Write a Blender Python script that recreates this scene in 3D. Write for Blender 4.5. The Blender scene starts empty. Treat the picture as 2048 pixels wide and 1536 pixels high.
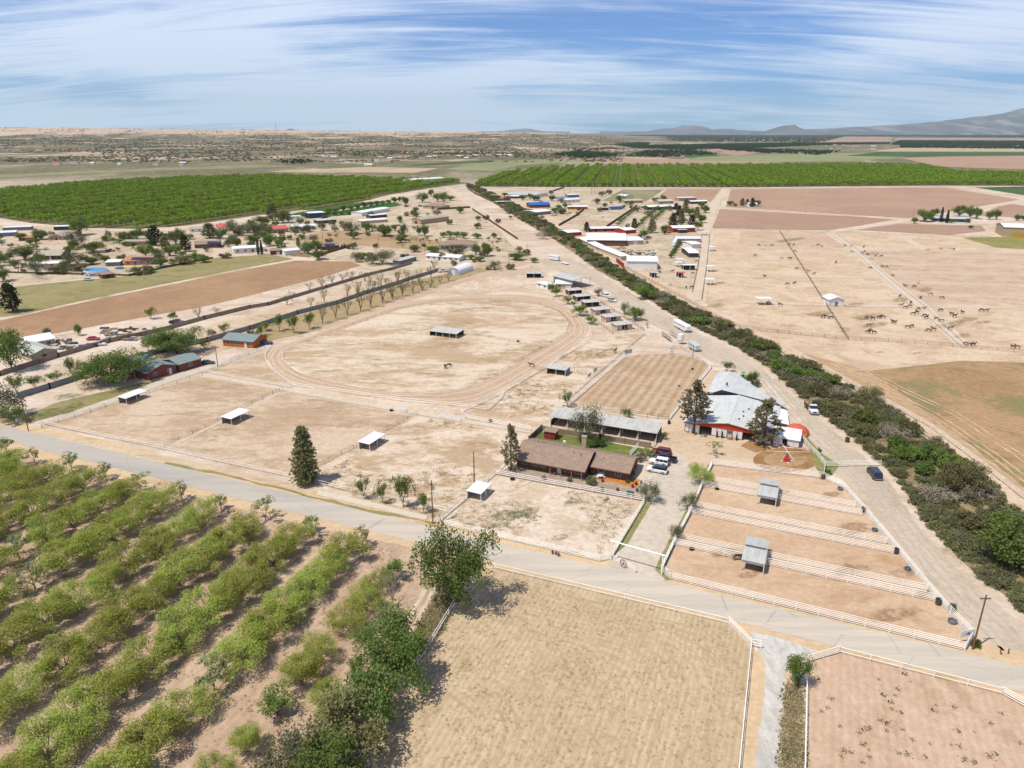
import bpy, math, random
import numpy as np
from mathutils import Vector, Matrix

# ---------------------------------------------------------------- camera, sky, sun, exposure
SC = bpy.context.scene
COL = SC.collection
CAM_H = 75.0
FPX = 1440.0                     # focal length in pixels of the 2048 px wide photograph
PITCH = math.atan((768 - 263) / FPX)
cam = bpy.data.cameras.new('camera')
cam.sensor_width = 36.0
cam.lens = 36.0 * FPX / 2048.0
cam.clip_start = 1.0
cam.clip_end = 120000.0
camo = bpy.data.objects.new('camera', cam)
COL.objects.link(camo)
camo.location = (0, 0, CAM_H)
camo.rotation_euler = (math.pi / 2 - PITCH, 0, 0)
SC.camera = camo

SUN_EL = math.radians(63.0)
SUN_AZ = math.radians(238.0)     # clockwise from +Y: where the sun stands
W = bpy.data.worlds.new('World'); SC.world = W; W.use_nodes = True
wn = W.node_tree.nodes; wl = W.node_tree.links
wn.clear()
w_out = wn.new('ShaderNodeOutputWorld'); w_bg = wn.new('ShaderNodeBackground')
sky = wn.new('ShaderNodeTexSky'); sky.sky_type = 'NISHITA'; sky.sun_disc = False
sky.sun_elevation = SUN_EL; sky.sun_rotation = SUN_AZ
sky.altitude = 1200; sky.air_density = 1.0; sky.dust_density = 0.3; sky.ozone_density = 1.6
w_bg.inputs['Strength'].default_value = 0.066
CLOUD = (11.8, 13.2, 15.8, 1); SKYTINT = (0.46, 0.90, 1.66, 1)
# cirrus: a flat high layer seen in perspective, direction -> point on the layer
tc = wn.new('ShaderNodeTexCoord'); sx = wn.new('ShaderNodeSeparateXYZ')
wl.new(tc.outputs['Generated'], sx.inputs[0])
def wm(op, a, b=None, c=None, clamp=False):
    n = wn.new('ShaderNodeMath'); n.operation = op; n.use_clamp = clamp
    for i, v in enumerate((a, b, c)):
        if v is None: continue
        if isinstance(v, (int, float)): n.inputs[i].default_value = v
        else: wl.new(v, n.inputs[i])
    return n.outputs[0]
zz = wm('ADD', wm('MAXIMUM', sx.outputs['Z'], 0.0), 0.15)
cx = wm('DIVIDE', sx.outputs['X'], zz); cy = wm('DIVIDE', sx.outputs['Y'], zz)
cmb = wn.new('ShaderNodeCombineXYZ'); wl.new(cx, cmb.inputs[0]); wl.new(cy, cmb.inputs[1])
def wnoise(rot, sc, scale, detail, rough, dist, off):
    m = wn.new('ShaderNodeMapping'); m.inputs['Rotation'].default_value = (0, 0, rot)
    m.inputs['Scale'].default_value = sc; m.inputs['Location'].default_value = off
    n = wn.new('ShaderNodeTexNoise'); n.inputs['Scale'].default_value = scale; n.inputs['Detail'].default_value = detail
    n.inputs['Roughness'].default_value = rough; n.inputs['Distortion'].default_value = dist
    wl.new(cmb.outputs[0], m.inputs[0]); wl.new(m.outputs[0], n.inputs['Vector']); return n.outputs['Fac']
n1 = wnoise(math.radians(24), (0.36, 1.0, 1), 0.75, 6, 0.55, 0.5, (2.1, 0.9, 0))
n2 = wnoise(math.radians(30), (0.22, 1.3, 1), 2.6, 10, 0.70, 1.6, (7.3, 2.2, 0))
n3 = wnoise(math.radians(10), (0.8, 0.9, 1), 0.55, 3, 0.5, 0.2, (4.2, 1.1, 0))
dens = wm('ADD', wm('MULTIPLY', n1, 0.75), wm('ADD', wm('MULTIPLY', n2, 0.62), wm('MULTIPLY', n3, 0.75)))
dens = wm('ADD', dens, wm('MULTIPLY', wm('MAXIMUM', wm('SUBTRACT', 1.0, wm('MULTIPLY', wm('MAXIMUM', sx.outputs['Z'], 0.0), 9.0)), 0.0), 0.13))   # a thin layer looks denser at a grazing angle
mr = wn.new('ShaderNodeMapRange'); mr.inputs['From Min'].default_value = 0.92; mr.inputs['From Max'].default_value = 1.20
mr.inputs['To Min'].default_value = 0.05; mr.inputs['To Max'].default_value = 0.92; mr.interpolation_type = 'SMOOTHSTEP'
wl.new(dens, mr.inputs['Value'])
mx = wn.new('ShaderNodeMix'); mx.data_type = 'RGBA'
hs = wn.new('ShaderNodeMix'); hs.data_type = 'RGBA'; hs.blend_type = 'MULTIPLY'; hs.inputs[0].default_value = 1.0
hs.inputs['B'].default_value = SKYTINT
wl.new(sky.outputs['Color'], hs.inputs['A'])
wl.new(mr.outputs['Result'], mx.inputs['Factor']); wl.new(hs.outputs['Result'], mx.inputs['A'])
mx.inputs['B'].default_value = CLOUD
wl.new(mx.outputs['Result'], w_bg.inputs['Color']); wl.new(w_bg.outputs[0], w_out.inputs[0])

sun = bpy.data.lights.new('sun', 'SUN'); sun.energy = 5.0; sun.angle = math.radians(0.53); sun.color = (1.0, 0.955, 0.82)
suno = bpy.data.objects.new('sun', sun); COL.objects.link(suno); suno.location = (0, 0, 400)
sd = Vector((math.sin(SUN_AZ) * math.cos(SUN_EL), math.cos(SUN_AZ) * math.cos(SUN_EL), math.sin(SUN_EL)))
suno.rotation_euler = sd.to_track_quat('Z', 'Y').to_euler()

SC.view_settings.view_transform = 'Standard'; SC.view_settings.look = 'None'
SC.view_settings.gamma = 1.0; SC.view_settings.use_curve_mapping = False
SC.view_settings.exposure = 0.08
SC.render.engine = 'CYCLES'
SC.cycles.use_denoising = True
SC.cycles.max_bounces = 5; SC.cycles.diffuse_bounces = 3; SC.cycles.glossy_bounces = 2
SC.cycles.transmission_bounces = 3; SC.cycles.transparent_max_bounces = 6; SC.cycles.volume_bounces = 0
SC.cycles.caustics_reflective = False; SC.cycles.caustics_refractive = False

# ---------------------------------------------------------------- where a point of the photograph lies on the ground
CP, SP = math.cos(PITCH), math.sin(PITCH)
def G(x, y, z=0.0):
    u = (x - 1024) / FPX; v = -(y - 768) / FPX
    dy, dz = CP + v * SP, -SP + v * CP
    t = (CAM_H - z) / -dz
    return Vector((u * t, dy * t, z))
def PX(p):
    d = p[1] * CP - (p[2] - CAM_H) * SP
    return (1024 + FPX * p[0] / d, 768 - FPX * (p[1] * SP + (p[2] - CAM_H) * CP) / d)
def HZ(x, y, ty):                # height of a thing standing at pixel (x, y) whose top is at row ty
    g = G(x, y); v = -(ty - 768) / FPX
    return CAM_H + g.y / (CP + v * SP) * (-SP + v * CP)
def MPP(y):                      # metres per pixel, across, on the ground at row y
    g = G(1024, y); return (g.y * CP + CAM_H * SP) / FPX
RD = math.radians(-23.5)         # the bearing of the road; most of the farm is square to it

# ---------------------------------------------------------------- materials
def lin(c):
    c /= 255.0
    return c / 12.92 if c <= 0.04045 else ((c + 0.055) / 1.055) ** 2.4
KA = 0.60                        # photographed sunlit brightness -> base colour
def S(r, g, b, k=None):
    k = KA if k is None else k
    return (lin(r) * k, lin(g) * k, lin(b) * k, 1.0)
class NT:
    def __init__(s, name):
        s.m = bpy.data.materials.new(name); s.m.use_nodes = True
        s.t = s.m.node_tree; s.t.nodes.clear()
        s.out = s.t.nodes.new('ShaderNodeOutputMaterial')
    def n(s, kind, **kw):
        n = s.t.nodes.new(kind)
        for k, v in kw.items():
            if k in ('inp',):
                for a, b in v.items():
                    if isinstance(b, bpy.types.NodeSocket): s.t.links.new(b, n.inputs[a])
                    else: n.inputs[a].default_value = b
            else: setattr(n, k, v)
        return n
    def noise(s, vec, scale, detail=4, rough=0.6, dist=0.0):
        return s.n('ShaderNodeTexNoise', inp={'Vector': vec, 'Scale': scale, 'Detail': detail, 'Roughness': rough, 'Distortion': dist}).outputs['Fac']
    def mix(s, f, a, b, mode='MIX'):
        n = s.n('ShaderNodeMix', data_type='RGBA', blend_type=mode)
        for k, v in ((0, f), (6, a), (7, b)):
            if isinstance(v, bpy.types.NodeSocket): s.t.links.new(v, n.inputs[k])
            else: n.inputs[k].default_value = v
        return n.outputs[2]
    def rng(s, v, a, b, c=0.0, d=1.0):
        n = s.n('ShaderNodeMapRange', inp={'Value': v, 'From Min': a, 'From Max': b, 'To Min': c, 'To Max': d})
        n.interpolation_type = 'SMOOTHSTEP'; return n.outputs[0]
    def math(s, op, a, b=0.0):
        n = s.n('ShaderNodeMath', operation=op)
        for k, v in ((0, a), (1, b)):
            if isinstance(v, bpy.types.NodeSocket): s.t.links.new(v, n.inputs[k])
            else: n.inputs[k].default_value = v
        return n.outputs[0]
    def mapping(s, vec, rot=0.0, sc=(1, 1, 1), loc=(0, 0, 0)):
        return s.n('ShaderNodeMapping', inp={'Vector': vec, 'Rotation': (0, 0, rot), 'Scale': sc, 'Location': loc}).outputs[0]
    def pos(s): return s.n('ShaderNodeNewGeometry').outputs['Position']
    def obj(s): return s.n('ShaderNodeTexCoord').outputs['Object']
    def done(s, col, rough=0.9, metal=0.0, bump=None, bd=0.05, spec=0.3, alpha=None):
        b = s.n('ShaderNodeBsdfPrincipled', inp={'Roughness': rough, 'Metallic': metal})
        b.inputs['Specular IOR Level'].default_value = spec
        if isinstance(col, bpy.types.NodeSocket): s.t.links.new(col, b.inputs['Base Color'])
        else: b.inputs['Base Color'].default_value = col
        if bump is not None:
            bn = s.n('ShaderNodeBump', inp={'Height': bump, 'Distance': bd, 'Strength': 0.8}); s.t.links.new(bn.outputs[0], b.inputs['Normal'])
        if alpha is not None: s.t.links.new(alpha, b.inputs['Alpha'])
        s.t.links.new(b.outputs[0], s.out.inputs[0]); return s.m

def soil(name, c1, c2, c3=None, soft=0.0, big=0.03, mid=0.35, fur=None, green=None, gth=0.62, pat=(1, 1), rot=RD, contrast=1.0, speck=0.25, gsc=0.05, off=0):
    """c1/c2: the two earth tones, c3: thin dry growth, fur: (angle, period, strength), green: weed colour"""
    t = NT(name); P = t.pos()
    A = t.mapping(P, -rot, (pat[0], pat[1], 1), (off, off * .7, 0))
    n1 = t.noise(A, big, 9, 0.68, 0.6); n2 = t.noise(A, mid, 7, 0.72); n3 = t.noise(P, 2.6, 3, 0.7)
    f = t.math('ADD', t.math('MULTIPLY', n1, 0.62), t.math('MULTIPLY', n2, 0.38))
    w = 0.085 / contrast
    col = t.mix(t.rng(f, 0.5 - w, 0.5 + w), c1, c2)
    if c3 is not None:
        n4 = t.noise(t.mapping(P, -rot + .5, (pat[0], pat[1] * 1.4, 1), (31 + off, 7, 0)), big * 1.9, 8, 0.7, 0.8)
        col = t.mix(t.math('MULTIPLY', t.rng(n4, 0.50, 0.66), t.rng(n2, 0.30, 0.62)), col, c3)
    bump = n3
    if fur:
        ang, per, st = fur[:3]
        Q = t.mapping(P, -ang, (1, 1, 1))
        wv = t.n('ShaderNodeTexWave', wave_type='BANDS', bands_direction='Y', inp={'Vector': Q, 'Scale': 0.314 / per, 'Distortion': fur[3] if len(fur) > 3 else 1.2, 'Detail': 3, 'Detail Scale': 0.6, 'Detail Roughness': 0.6}).outputs['Fac']
        ff = t.math('MULTIPLY', t.rng(wv, 0.15, 0.85), t.rng(n2, 0.2, 0.6))
        col = t.mix(t.math('MULTIPLY', ff, st), col, (c1[0] * .58, c1[1] * .54, c1[2] * .48, 1))
        bump = t.math('ADD', wv, t.math('MULTIPLY', n3, 0.5))
    if green is not None:
        n5 = t.noise(t.mapping(P, 0.3, (1, 1.3, 1), (90 + off, 14, 0)), gsc, 7, 0.72, 0.6)
        col = t.mix(t.math('MULTIPLY', t.rng(n5, gth, gth + 0.10), t.rng(n3, 0.25, 0.6)), col, green)
    n6 = t.noise(t.mapping(P, .4, (1, 1, 1), (3, 3, 0)), 0.8, 8, 0.82)
    fm = t.rng(n6, 0.30, 0.70, 0.84, 1.13); cv = t.n('ShaderNodeCombineXYZ', inp={0: fm, 1: fm, 2: fm}).outputs[0]
    col = t.mix(1.0, col, cv, 'MULTIPLY')
    sp = t.rng(t.noise(P, 1.5, 6, 0.85), 0.56, 0.74)
    col = t.mix(t.math('MULTIPLY', sp, speck), col, (c1[0] * .45, c1[1] * .42, c1[2] * .38, 1))
    if soft:
        at = t.n('ShaderNodeAttribute', attribute_name='fade').outputs['Fac']; nz = t.noise(P, 0.45, 9, 0.8)
        al = t.math('MULTIPLY', t.rng(t.math('ADD', at, t.math('MULTIPLY', t.math('SUBTRACT', nz, 0.55), 4.5)), 0.15, 1.3), soft)
        return t.done(col, 0.95, bump=bump, bd=0.06, spec=0.1, alpha=al)
    return t.done(col, 0.95, bump=bump, bd=0.06, spec=0.1)

def paint(name, c, rough=0.6, metal=0.0, var=0.12, sc=0.8, dirt=None, spec=0.3):
    t = NT(name); O = t.obj()
    n = t.noise(O, sc, 5, 0.65)
    d = dirt or (c[0] * .72, c[1] * .68, c[2] * .62, 1)
    col = t.mix(t.math('MULTIPLY', t.rng(n, 0.45, 0.75), min(1, var * 4)), c, d)
    return t.done(col, rough, metal, spec=spec)
def metal_sheet(name, c, c2, period=0.35, rust=0.0, rc=None, rough=0.45, metal=0.35):
    """ribbed sheet: ribs run along local y; weathering is in blotches and streaks"""
    t = NT(name); O = t.obj()
    wv = t.n('ShaderNodeTexWave', wave_type='BANDS', bands_direction='X', inp={'Vector': O, 'Scale': 0.314 / period, 'Distortion': 0.0}).outputs['Fac']
    n = t.noise(t.mapping(O, 0, (1, .22, 1)), 0.9, 6, 0.65)
    col = t.mix(t.rng(n, 0.38, 0.66), c, c2)
    if rust: col = t.mix(t.math('MULTIPLY', t.rng(t.noise(t.mapping(O, 0, (1, .15, 1), (5, 3, 0)), 0.55, 7, .7), 0.54, 0.68), rust), col, rc or S(170, 120, 80))
    return t.done(col, rough, metal, bump=wv, bd=0.04, spec=0.4)
def foliage(name, a, b, c, k=0.5, sat=1.0, trans=0.35):
    """leaf tones a (common) b (light) c (dark); each leaf its own tone, each tree its own lean"""
    t = NT(name)
    g = t.n('ShaderNodeNewGeometry'); oi = t.n('ShaderNodeObjectInfo')
    rp = g.outputs['Random Per Island']
    n = t.noise(t.obj(), 0.55, 3, 0.6)
    col = t.mix(t.rng(n, 0.38, 0.62), a, b)
    col = t.mix(t.math('MULTIPLY', t.rng(rp, 0.45, 1.0), 0.7), col, c)
    hsv = t.n('ShaderNodeHueSaturation', inp={'Color': col, 'Hue': t.rng(oi.outputs['Random'], 0, 1, 0.487, 0.513), 'Value': t.rng(oi.outputs['Random'], 0, 1, 0.82, 1.15), 'Saturation': sat})
    d = t.n('ShaderNodeBsdfDiffuse', inp={'Color': hsv.outputs[0], 'Roughness': 0.6})
    tr = t.n('ShaderNodeBsdfTranslucent', inp={'Color': hsv.outputs[0]})
    m = t.n('ShaderNodeMixShader', inp={0: trans, 1: d.outputs[0], 2: tr.outputs[0]})
    t.t.links.new(m.outputs[0], t.out.inputs[0]); return t.m

# ---------------------------------------------------------------- mesh building
class MB:
    def __init__(s): s.v = []; s.f = []; s.mi = []
    def add(s, vs, fs, mi=0):
        o = len(s.v); s.v.extend([tuple(v) for v in vs]); s.f.extend([tuple(i + o for i in f) for f in fs]); s.mi.extend([mi] * len(fs)); return s
    def box(s, x0, y0, z0, x1, y1, z1, mi=0):
        return s.add([(x0, y0, z0), (x1, y0, z0), (x1, y1, z0), (x0, y1, z0), (x0, y0, z1), (x1, y0, z1), (x1, y1, z1), (x0, y1, z1)],
                     [(0, 3, 2, 1), (4, 5, 6, 7), (0, 1, 5, 4), (1, 2, 6, 5), (2, 3, 7, 6), (3, 0, 4, 7)], mi)
    def tube(s, p, q, r0, r1=None, n=6, mi=0, cap=True):
        p, q = Vector(p), Vector(q); r1 = r0 if r1 is None else r1
        d = (q - p)
        if d.length < 1e-6: return s
        d.normalize(); a = d.orthogonal().normalized(); b = d.cross(a)
        vs = []
        for c, r in ((p, r0), (q, r1)):
            for i in range(n):
                t = 2 * math.pi * i / n; vs.append(c + a * (math.cos(t) * r) + b * (math.sin(t) * r))
        fs = [(i, (i + 1) % n, n + (i + 1) % n, n + i) for i in range(n)]
        if cap: fs += [tuple(range(n - 1, -1, -1)), tuple(range(n, 2 * n))]
        return s.add(vs, fs, mi)
    def slab(s, pts, t, mi=0):
        """a sheet through the points, t thick, downwards along its normal"""
        pts = [Vector(p) for p in pts]; nrm = (pts[1] - pts[0]).cross(pts[2] - pts[1]).normalized()
        if nrm.z < 0 and abs(nrm.z) > 1e-3: nrm = -nrm; pts = pts[::-1]
        n = len(pts); vs = pts + [p - nrm * t for p in pts]
        return s.add(vs, [tuple(range(n)), tuple(range(2 * n - 1, n - 1, -1))] + [(i, n + i, n + (i + 1) % n, (i + 1) % n) for i in range(n)], mi)
    def prism(s, poly, y0, y1, mi=0):
        """polygon in x,z pushed along y"""
        n = len(poly); vs = [(x, y0, z) for x, z in poly] + [(x, y1, z) for x, z in poly]
        return s.add(vs, [tuple(range(n)), tuple(range(2 * n - 1, n - 1, -1))] + [(i, n + i, n + (i + 1) % n, (i + 1) % n) for i in range(n)], mi)
    def ball(s, c, r, n=8, m=5, mi=0):
        vs = [(c[0], c[1], c[2] - r[2])]
        for j in range(1, m):
            a = math.pi * j / m - math.pi / 2
            for i in range(n):
                t = 2 * math.pi * i / n; vs.append((c[0] + r[0] * math.cos(a) * math.cos(t), c[1] + r[1] * math.cos(a) * math.sin(t), c[2] + r[2] * math.sin(a)))
        vs.append((c[0], c[1], c[2] + r[2])); fs = []
        for i in range(n): fs.append((0, 1 + (i + 1) % n, 1 + i))
        for j in range(m - 2):
            for i in range(n): fs.append((1 + j * n + i, 1 + j * n + (i + 1) % n, 1 + (j + 1) * n + (i + 1) % n, 1 + (j + 1) * n + i))
        L = len(vs) - 1
        for i in range(n): fs.append((L, 1 + (m - 2) * n + i, 1 + (m - 2) * n + (i + 1) % n))
        return s.add(vs, fs, mi)
    def mesh(s, name, mats, smooth=False):
        me = bpy.data.meshes.new(name); me.from_pydata(s.v, [], s.f)
        for m in (mats if isinstance(mats, (list, tuple)) else [mats]): me.materials.append(m)
        if any(s.mi): me.polygons.foreach_set('material_index', s.mi)
        if smooth: me.polygons.foreach_set('use_smooth', [True] * len(s.f))
        me.update(); return me
    def build(s, name, mats, parent=None, smooth=False, loc=(0, 0, 0), rz=0.0):
        return put(name, s.mesh(name, mats, smooth), parent, loc, rz)
def put(name, me, parent=None, loc=(0, 0, 0), rz=0.0, sc=None):
    o = bpy.data.objects.new(name, me); COL.objects.link(o)
    o.location = loc; o.rotation_euler = (0, 0, rz)
    if sc is not None: o.scale = sc if isinstance(sc, (tuple, list, Vector)) else (sc, sc, sc)
    if parent is not None: o.parent = parent
    return o
def tag(o, label, cat, group=None):
    o['label'] = label; o['category'] = cat
    if group: o['group'] = group
    return o
def thing(name, label, cat, loc=(0, 0, 0), rz=0.0, group=None):
    o = bpy.data.objects.new(name, None); COL.objects.link(o); o.empty_display_size = 0.2
    o.location = loc; o.rotation_euler = (0, 0, rz)
    return tag(o, label, cat, group)
def struct(o): o['kind'] = 'structure'; return o
def stuff(o): o['kind'] = 'stuff'; return o
def dup(root, loc, rz=0.0, sc=None, label=None, group=None):
    r = root.copy(); COL.objects.link(r); r.location = loc; r.rotation_euler = (0, 0, rz)
    if sc is not None: r.scale = sc if isinstance(sc, (tuple, list)) else (sc, sc, sc)
    if label: r['label'] = label
    if group: r['group'] = group
    for ch in list(root.children):
        c = ch.copy(); COL.objects.link(c); c.parent = r
        for g in list(ch.children):
            d = g.copy(); COL.objects.link(d); d.parent = c
    return r
def nth(i):
    w = ['first', 'second', 'third', 'fourth', 'fifth', 'sixth', 'seventh', 'eighth', 'ninth', 'tenth', 'eleventh', 'twelfth']
    if i < 12: return w[i]
    k = i + 1; e = 'th' if 10 < k % 100 < 14 else {1: 'st', 2: 'nd', 3: 'rd'}.get(k % 10, 'th')
    return f'{k}{e}'
def ang(A, B): d = B - A; return math.atan2(d.y, d.x)
RNG = random.Random(7)

# ground patches: outlines in photograph pixels, laid flat on the ground
def wobble(pts, step, amp, rnd):
    out = []
    for i, a in enumerate(pts):
        b = pts[(i + 1) % len(pts)]; L = (b - a).length; n = max(1, min(60, int(L / step))); d = (b - a)
        nrm = Vector((-d.y, d.x, 0)).normalized() if L > 1e-6 else Vector((0, 0, 0))
        for k in range(n): out.append(a + d * (k / n) + nrm * (amp * rnd.uniform(-1, 1) if k else 0))
    return out
def patch(name, px, z, m, wob=0.35, step=3.0, world=False):
    r = random.Random(len(px) * 31 + int(abs(px[0][0])))
    pts = [Vector((p[0], p[1], 0)) for p in px] if world else [G(*p) for p in px]
    if wob: pts = wobble(pts, step * max(1, wob / .35), wob, r)
    me = bpy.data.meshes.new(name); me.from_pydata([(p.x, p.y, z) for p in pts], [], [tuple(range(len(pts)))])
    me.materials.append(m); me.update()
    if me.polygons[0].normal.z < 0: me.flip_normals()
    return struct(put(name, me))
def soft_patch(name, cx, cy, rx, ry, z, m, rot=0.0, n=18):
    """a worn or grown-over blotch that thins out at its rim (rx, ry in photograph pixels)"""
    r = random.Random(int(cx * 7 + cy)); vs = []; fa = []; fs = []
    for k, f in ((0, 1.0), (1, .55)):
        for i in range(n):
            t = 2 * math.pi * i / n; q = f * r.uniform(.8, 1.15); g = G(cx + rx * q * math.cos(t) * math.cos(rot) - ry * q * math.sin(t) * math.sin(rot), cy + rx * q * math.cos(t) * math.sin(rot) + ry * q * math.sin(t) * math.cos(rot))
            vs.append((g.x, g.y, z)); fa.append(float(k))
    g = G(cx, cy); vs.append((g.x, g.y, z)); fa.append(1.0)
    for i in range(n): j = (i + 1) % n; fs += [(i, n + i, n + j, j), (n + i, 2 * n, n + j)]
    me = bpy.data.meshes.new(name); me.from_pydata(vs, [], fs); me.materials.append(m)
    a = me.attributes.new('fade', 'FLOAT', 'POINT'); a.data.foreach_set('value', fa); me.update()
    if me.polygons[0].normal.z < 0: me.flip_normals()
    return struct(put(name, me))
def strip(name, px, width, z, m, wob=0.25, step=3.0, world=False, closed=False):
    """a band of the given width (metres) along a line of pixels"""
    r = random.Random(len(px)); P = [Vector((p[0], p[1], 0)) for p in px] if world else [G(*p) for p in px]
    if closed: P.append(P[0].copy())
    Q = []
    for i in range(len(P) - 1):
        n = max(1, min(80, int((P[i + 1] - P[i]).length / step)))
        for k in range(n): Q.append(P[i].lerp(P[i + 1], k / n))
    Q.append(P[-1]); vs = []; fs = []
    for i, q in enumerate(Q):
        d = (Q[min(i + 1, len(Q) - 1)] - Q[max(i - 1, 0)]).normalized(); n = Vector((-d.y, d.x, 0))
        w = width if not callable(width) else width(i / (len(Q) - 1))
        a = q + n * (w / 2 + r.uniform(-wob, wob)); b = q - n * (w / 2 + r.uniform(-wob, wob))
        vs += [(a.x, a.y, z), (b.x, b.y, z)]
        if i: fs.append((2 * i - 2, 2 * i - 1, 2 * i + 1, 2 * i))
    me = bpy.data.meshes.new(name); me.from_pydata(vs, [], fs); me.materials.append(m); me.update()
    if me.polygons[0].normal.z < 0: me.flip_normals()
    return struct(put(name, me))
def inside(pt, poly):
    x, y = pt; c = False; j = len(poly) - 1
    for i in range(len(poly)):
        xi, yi = poly[i]; xj, yj = poly[j]
        if (yi > y) != (yj > y) and x < (xj - xi) * (y - yi) / (yj - yi) + xi: c = not c
        j = i
    return c
def smooth_closed(pts, n=6):
    out = []; L = len(pts)
    for i in range(L):
        p0, p1, p2, p3 = [Vector((*pts[(i + k - 1) % L], 0)) for k in range(4)]
        for k in range(n):
            t = k / n
            q = 0.5 * ((2 * p1) + (p2 - p0) * t + (2 * p0 - 5 * p1 + 4 * p2 - p3) * t * t + (3 * p1 - p0 - 3 * p2 + p3) * t ** 3)
            out.append((q.x, q.y))
    return out

# ================================================================ THE SETTING
SAND = S(246, 226, 208); SAND2 = S(224, 198, 174); TAN = S(208, 179, 146); DRY = S(190, 164, 130)
M_ground = soil('earth', SAND2, SAND, DRY, big=0.018, mid=0.22, green=S(142, 138, 92), gth=0.66)
_nt = M_ground.node_tree; _b = [n for n in _nt.nodes if n.type == 'BSDF_PRINCIPLED'][0]; _src = _b.inputs['Base Color'].links[0].from_socket
t = NT('valley_tmp'); t.m = M_ground; t.t = _nt
_P = t.pos(); _n1 = t.noise(t.mapping(_P, .2, (1, .5, 1)), 0.006, 8, .7, .6); _n2 = t.noise(_P, .06, 7, .8)
_veg = t.mix(t.rng(_n2, .42, .66), S(104, 106, 72), S(176, 158, 126)); _y = t.n('ShaderNodeSeparateXYZ', inp={0: _P}).outputs['Y']
_f = t.math('MULTIPLY', t.rng(_y, 900, 1450), t.rng(t.math('ADD', t.math('MULTIPLY', _n1, .6), t.math('MULTIPLY', _n2, .4)), .34, .50))
_nt.links.new(t.mix(_f, _src, _veg), _b.inputs['Base Color'])
me = bpy.data.meshes.new('ground')
R_ = 33500; ring = [0, 60, 200, 600, 2000, 6000, 15000, R_]; vs = []; fs = []
N_ = 64
for r in ring[1:]:
    for i in range(N_): vs.append((r * math.cos(2 * math.pi * i / N_), r * math.sin(2 * math.pi * i / N_), 0))
vs.append((0, 0, 0)); c_ = len(vs) - 1
for i in range(N_): fs.append((c_, i, (i + 1) % N_))
for k in range(len(ring) - 2):
    for i in range(N_): fs.append((k * N_ + i, (k + 1) * N_ + i, (k + 1) * N_ + (i + 1) % N_, k * N_ + (i + 1) % N_))
me.from_pydata(vs, [], fs); me.materials.append(M_ground); struct(put('ground', me))

# value noise for relief
def vnoise(x, y, seed=0):
    xi, yi = np.floor(x).astype(int), np.floor(y).astype(int); xf, yf = x - xi, y - yi
    def h(a, b):
        n = (a * 374761393 + b * 668265263 + seed * 1442695041) & 0x7fffffff
        n = ((n ^ (n >> 13)) * 1274126177) & 0x7fffffff
        return ((n ^ (n >> 16)) & 0xffff) / 65535.0
    u, v = xf * xf * (3 - 2 * xf), yf * yf * (3 - 2 * yf)
    return (h(xi, yi) * (1 - u) + h(xi + 1, yi) * u) * (1 - v) + (h(xi, yi + 1) * (1 - u) + h(xi + 1, yi + 1) * u) * v
def fbm(x, y, o=5, seed=0, ridge=False):
    t = 0; a = 1.0; s = 0
    for k in range(o):
        n = vnoise(x * 2 ** k, y * 2 ** k, seed + k)
        if ridge: n = 1 - abs(2 * n - 1)
        t = t + a * n; s += a; a *= 0.5
    return t / s
def relief(name, a0, a1, na, ds, hfun, m):
    """terrain laid out by bearing (pixel column at the horizon) and distance"""
    A, D = np.meshgrid(np.linspace(a0, a1, na), ds); T = (A - 1024) / FPX * CP
    # column on the horizon -> bearing
    X = D * (A - 1024) / (FPX / CP) * 1.0; Y = D
    Z = hfun(A, X, Y)
    v = np.stack([X, Y, Z], -1).reshape(-1, 3); n = na; f = []
    for j in range(len(ds) - 1):
        for i in range(n - 1): f.append((j * n + i, j * n + i + 1, (j + 1) * n + i + 1, (j + 1) * n + i))
    me = bpy.data.meshes.new(name); me.from_pydata(v.tolist(), [], f); me.materials.append(m)
    me.polygons.foreach_set('use_smooth', [True] * len(f)); me.update(); return struct(put(name, me))
def sstep(a, b, x): t = np.clip((x - a) / (b - a), 0, 1); return t * t * (3 - 2 * t)
def mesa_h(A, X, Y):
    top = np.interp(A, [-900, -200, 0, 300, 600, 900, 1050, 1150, 1260, 1400], [112, 108, 105, 95, 83, 72, 66, 52, 18, -4])
    n = fbm(X / 260, Y / 420, 5, 3); b = fbm(X / 120, Y / 160, 4, 9, True)
    rise = 0.10 * sstep(1900, 2900, Y) + 0.22 * sstep(2700, 4300, Y) + 0.68 * sstep(4100, 6300, Y)
    z = top * rise + (n - 0.5) * 14 * sstep(1900, 3200, Y) + (b - 0.6) * 26 * sstep(3800, 5400, Y) * (1 - sstep(6600, 7400, Y)) * np.clip(top / 90, 0, 1)
    z = np.where(top < 0, -3, z); z = np.minimum(z, top + 3.5 * (n - .5))
    return np.where(Y < 1950, -0.6, z) - 0.4 * (1 - sstep(1900, 2300, Y))
t = NT('desert_scrub'); P = t.pos(); Q = t.mapping(P, 0, (.8, 1, 1))
sl = t.n('ShaderNodeSeparateXYZ', inp={0: P}).outputs['Z']
nA = t.noise(Q, 0.0042, 8, 0.66, 0.6); nB = t.noise(t.mapping(P, 0, (1, .8, 1)), 0.035, 7, 0.78); nC = t.noise(t.mapping(P, 0, (.7, 1, 1), (9, 5, 0)), 0.0026, 7, 0.62, 1.0)
col = t.mix(t.rng(nB, 0.36, 0.6), S(198, 168, 142), S(232, 204, 182))
hi = t.rng(sl, 40, 80, 0.0, 0.17)
scrub = t.rng(t.math('SUBTRACT', t.math('ADD', t.math('MULTIPLY', nA, 0.55), t.math('MULTIPLY', nB, 0.45)), hi), 0.40, 0.50)
col = t.mix(t.math('MULTIPLY', scrub, 0.86), col, S(98, 96, 68))
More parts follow.
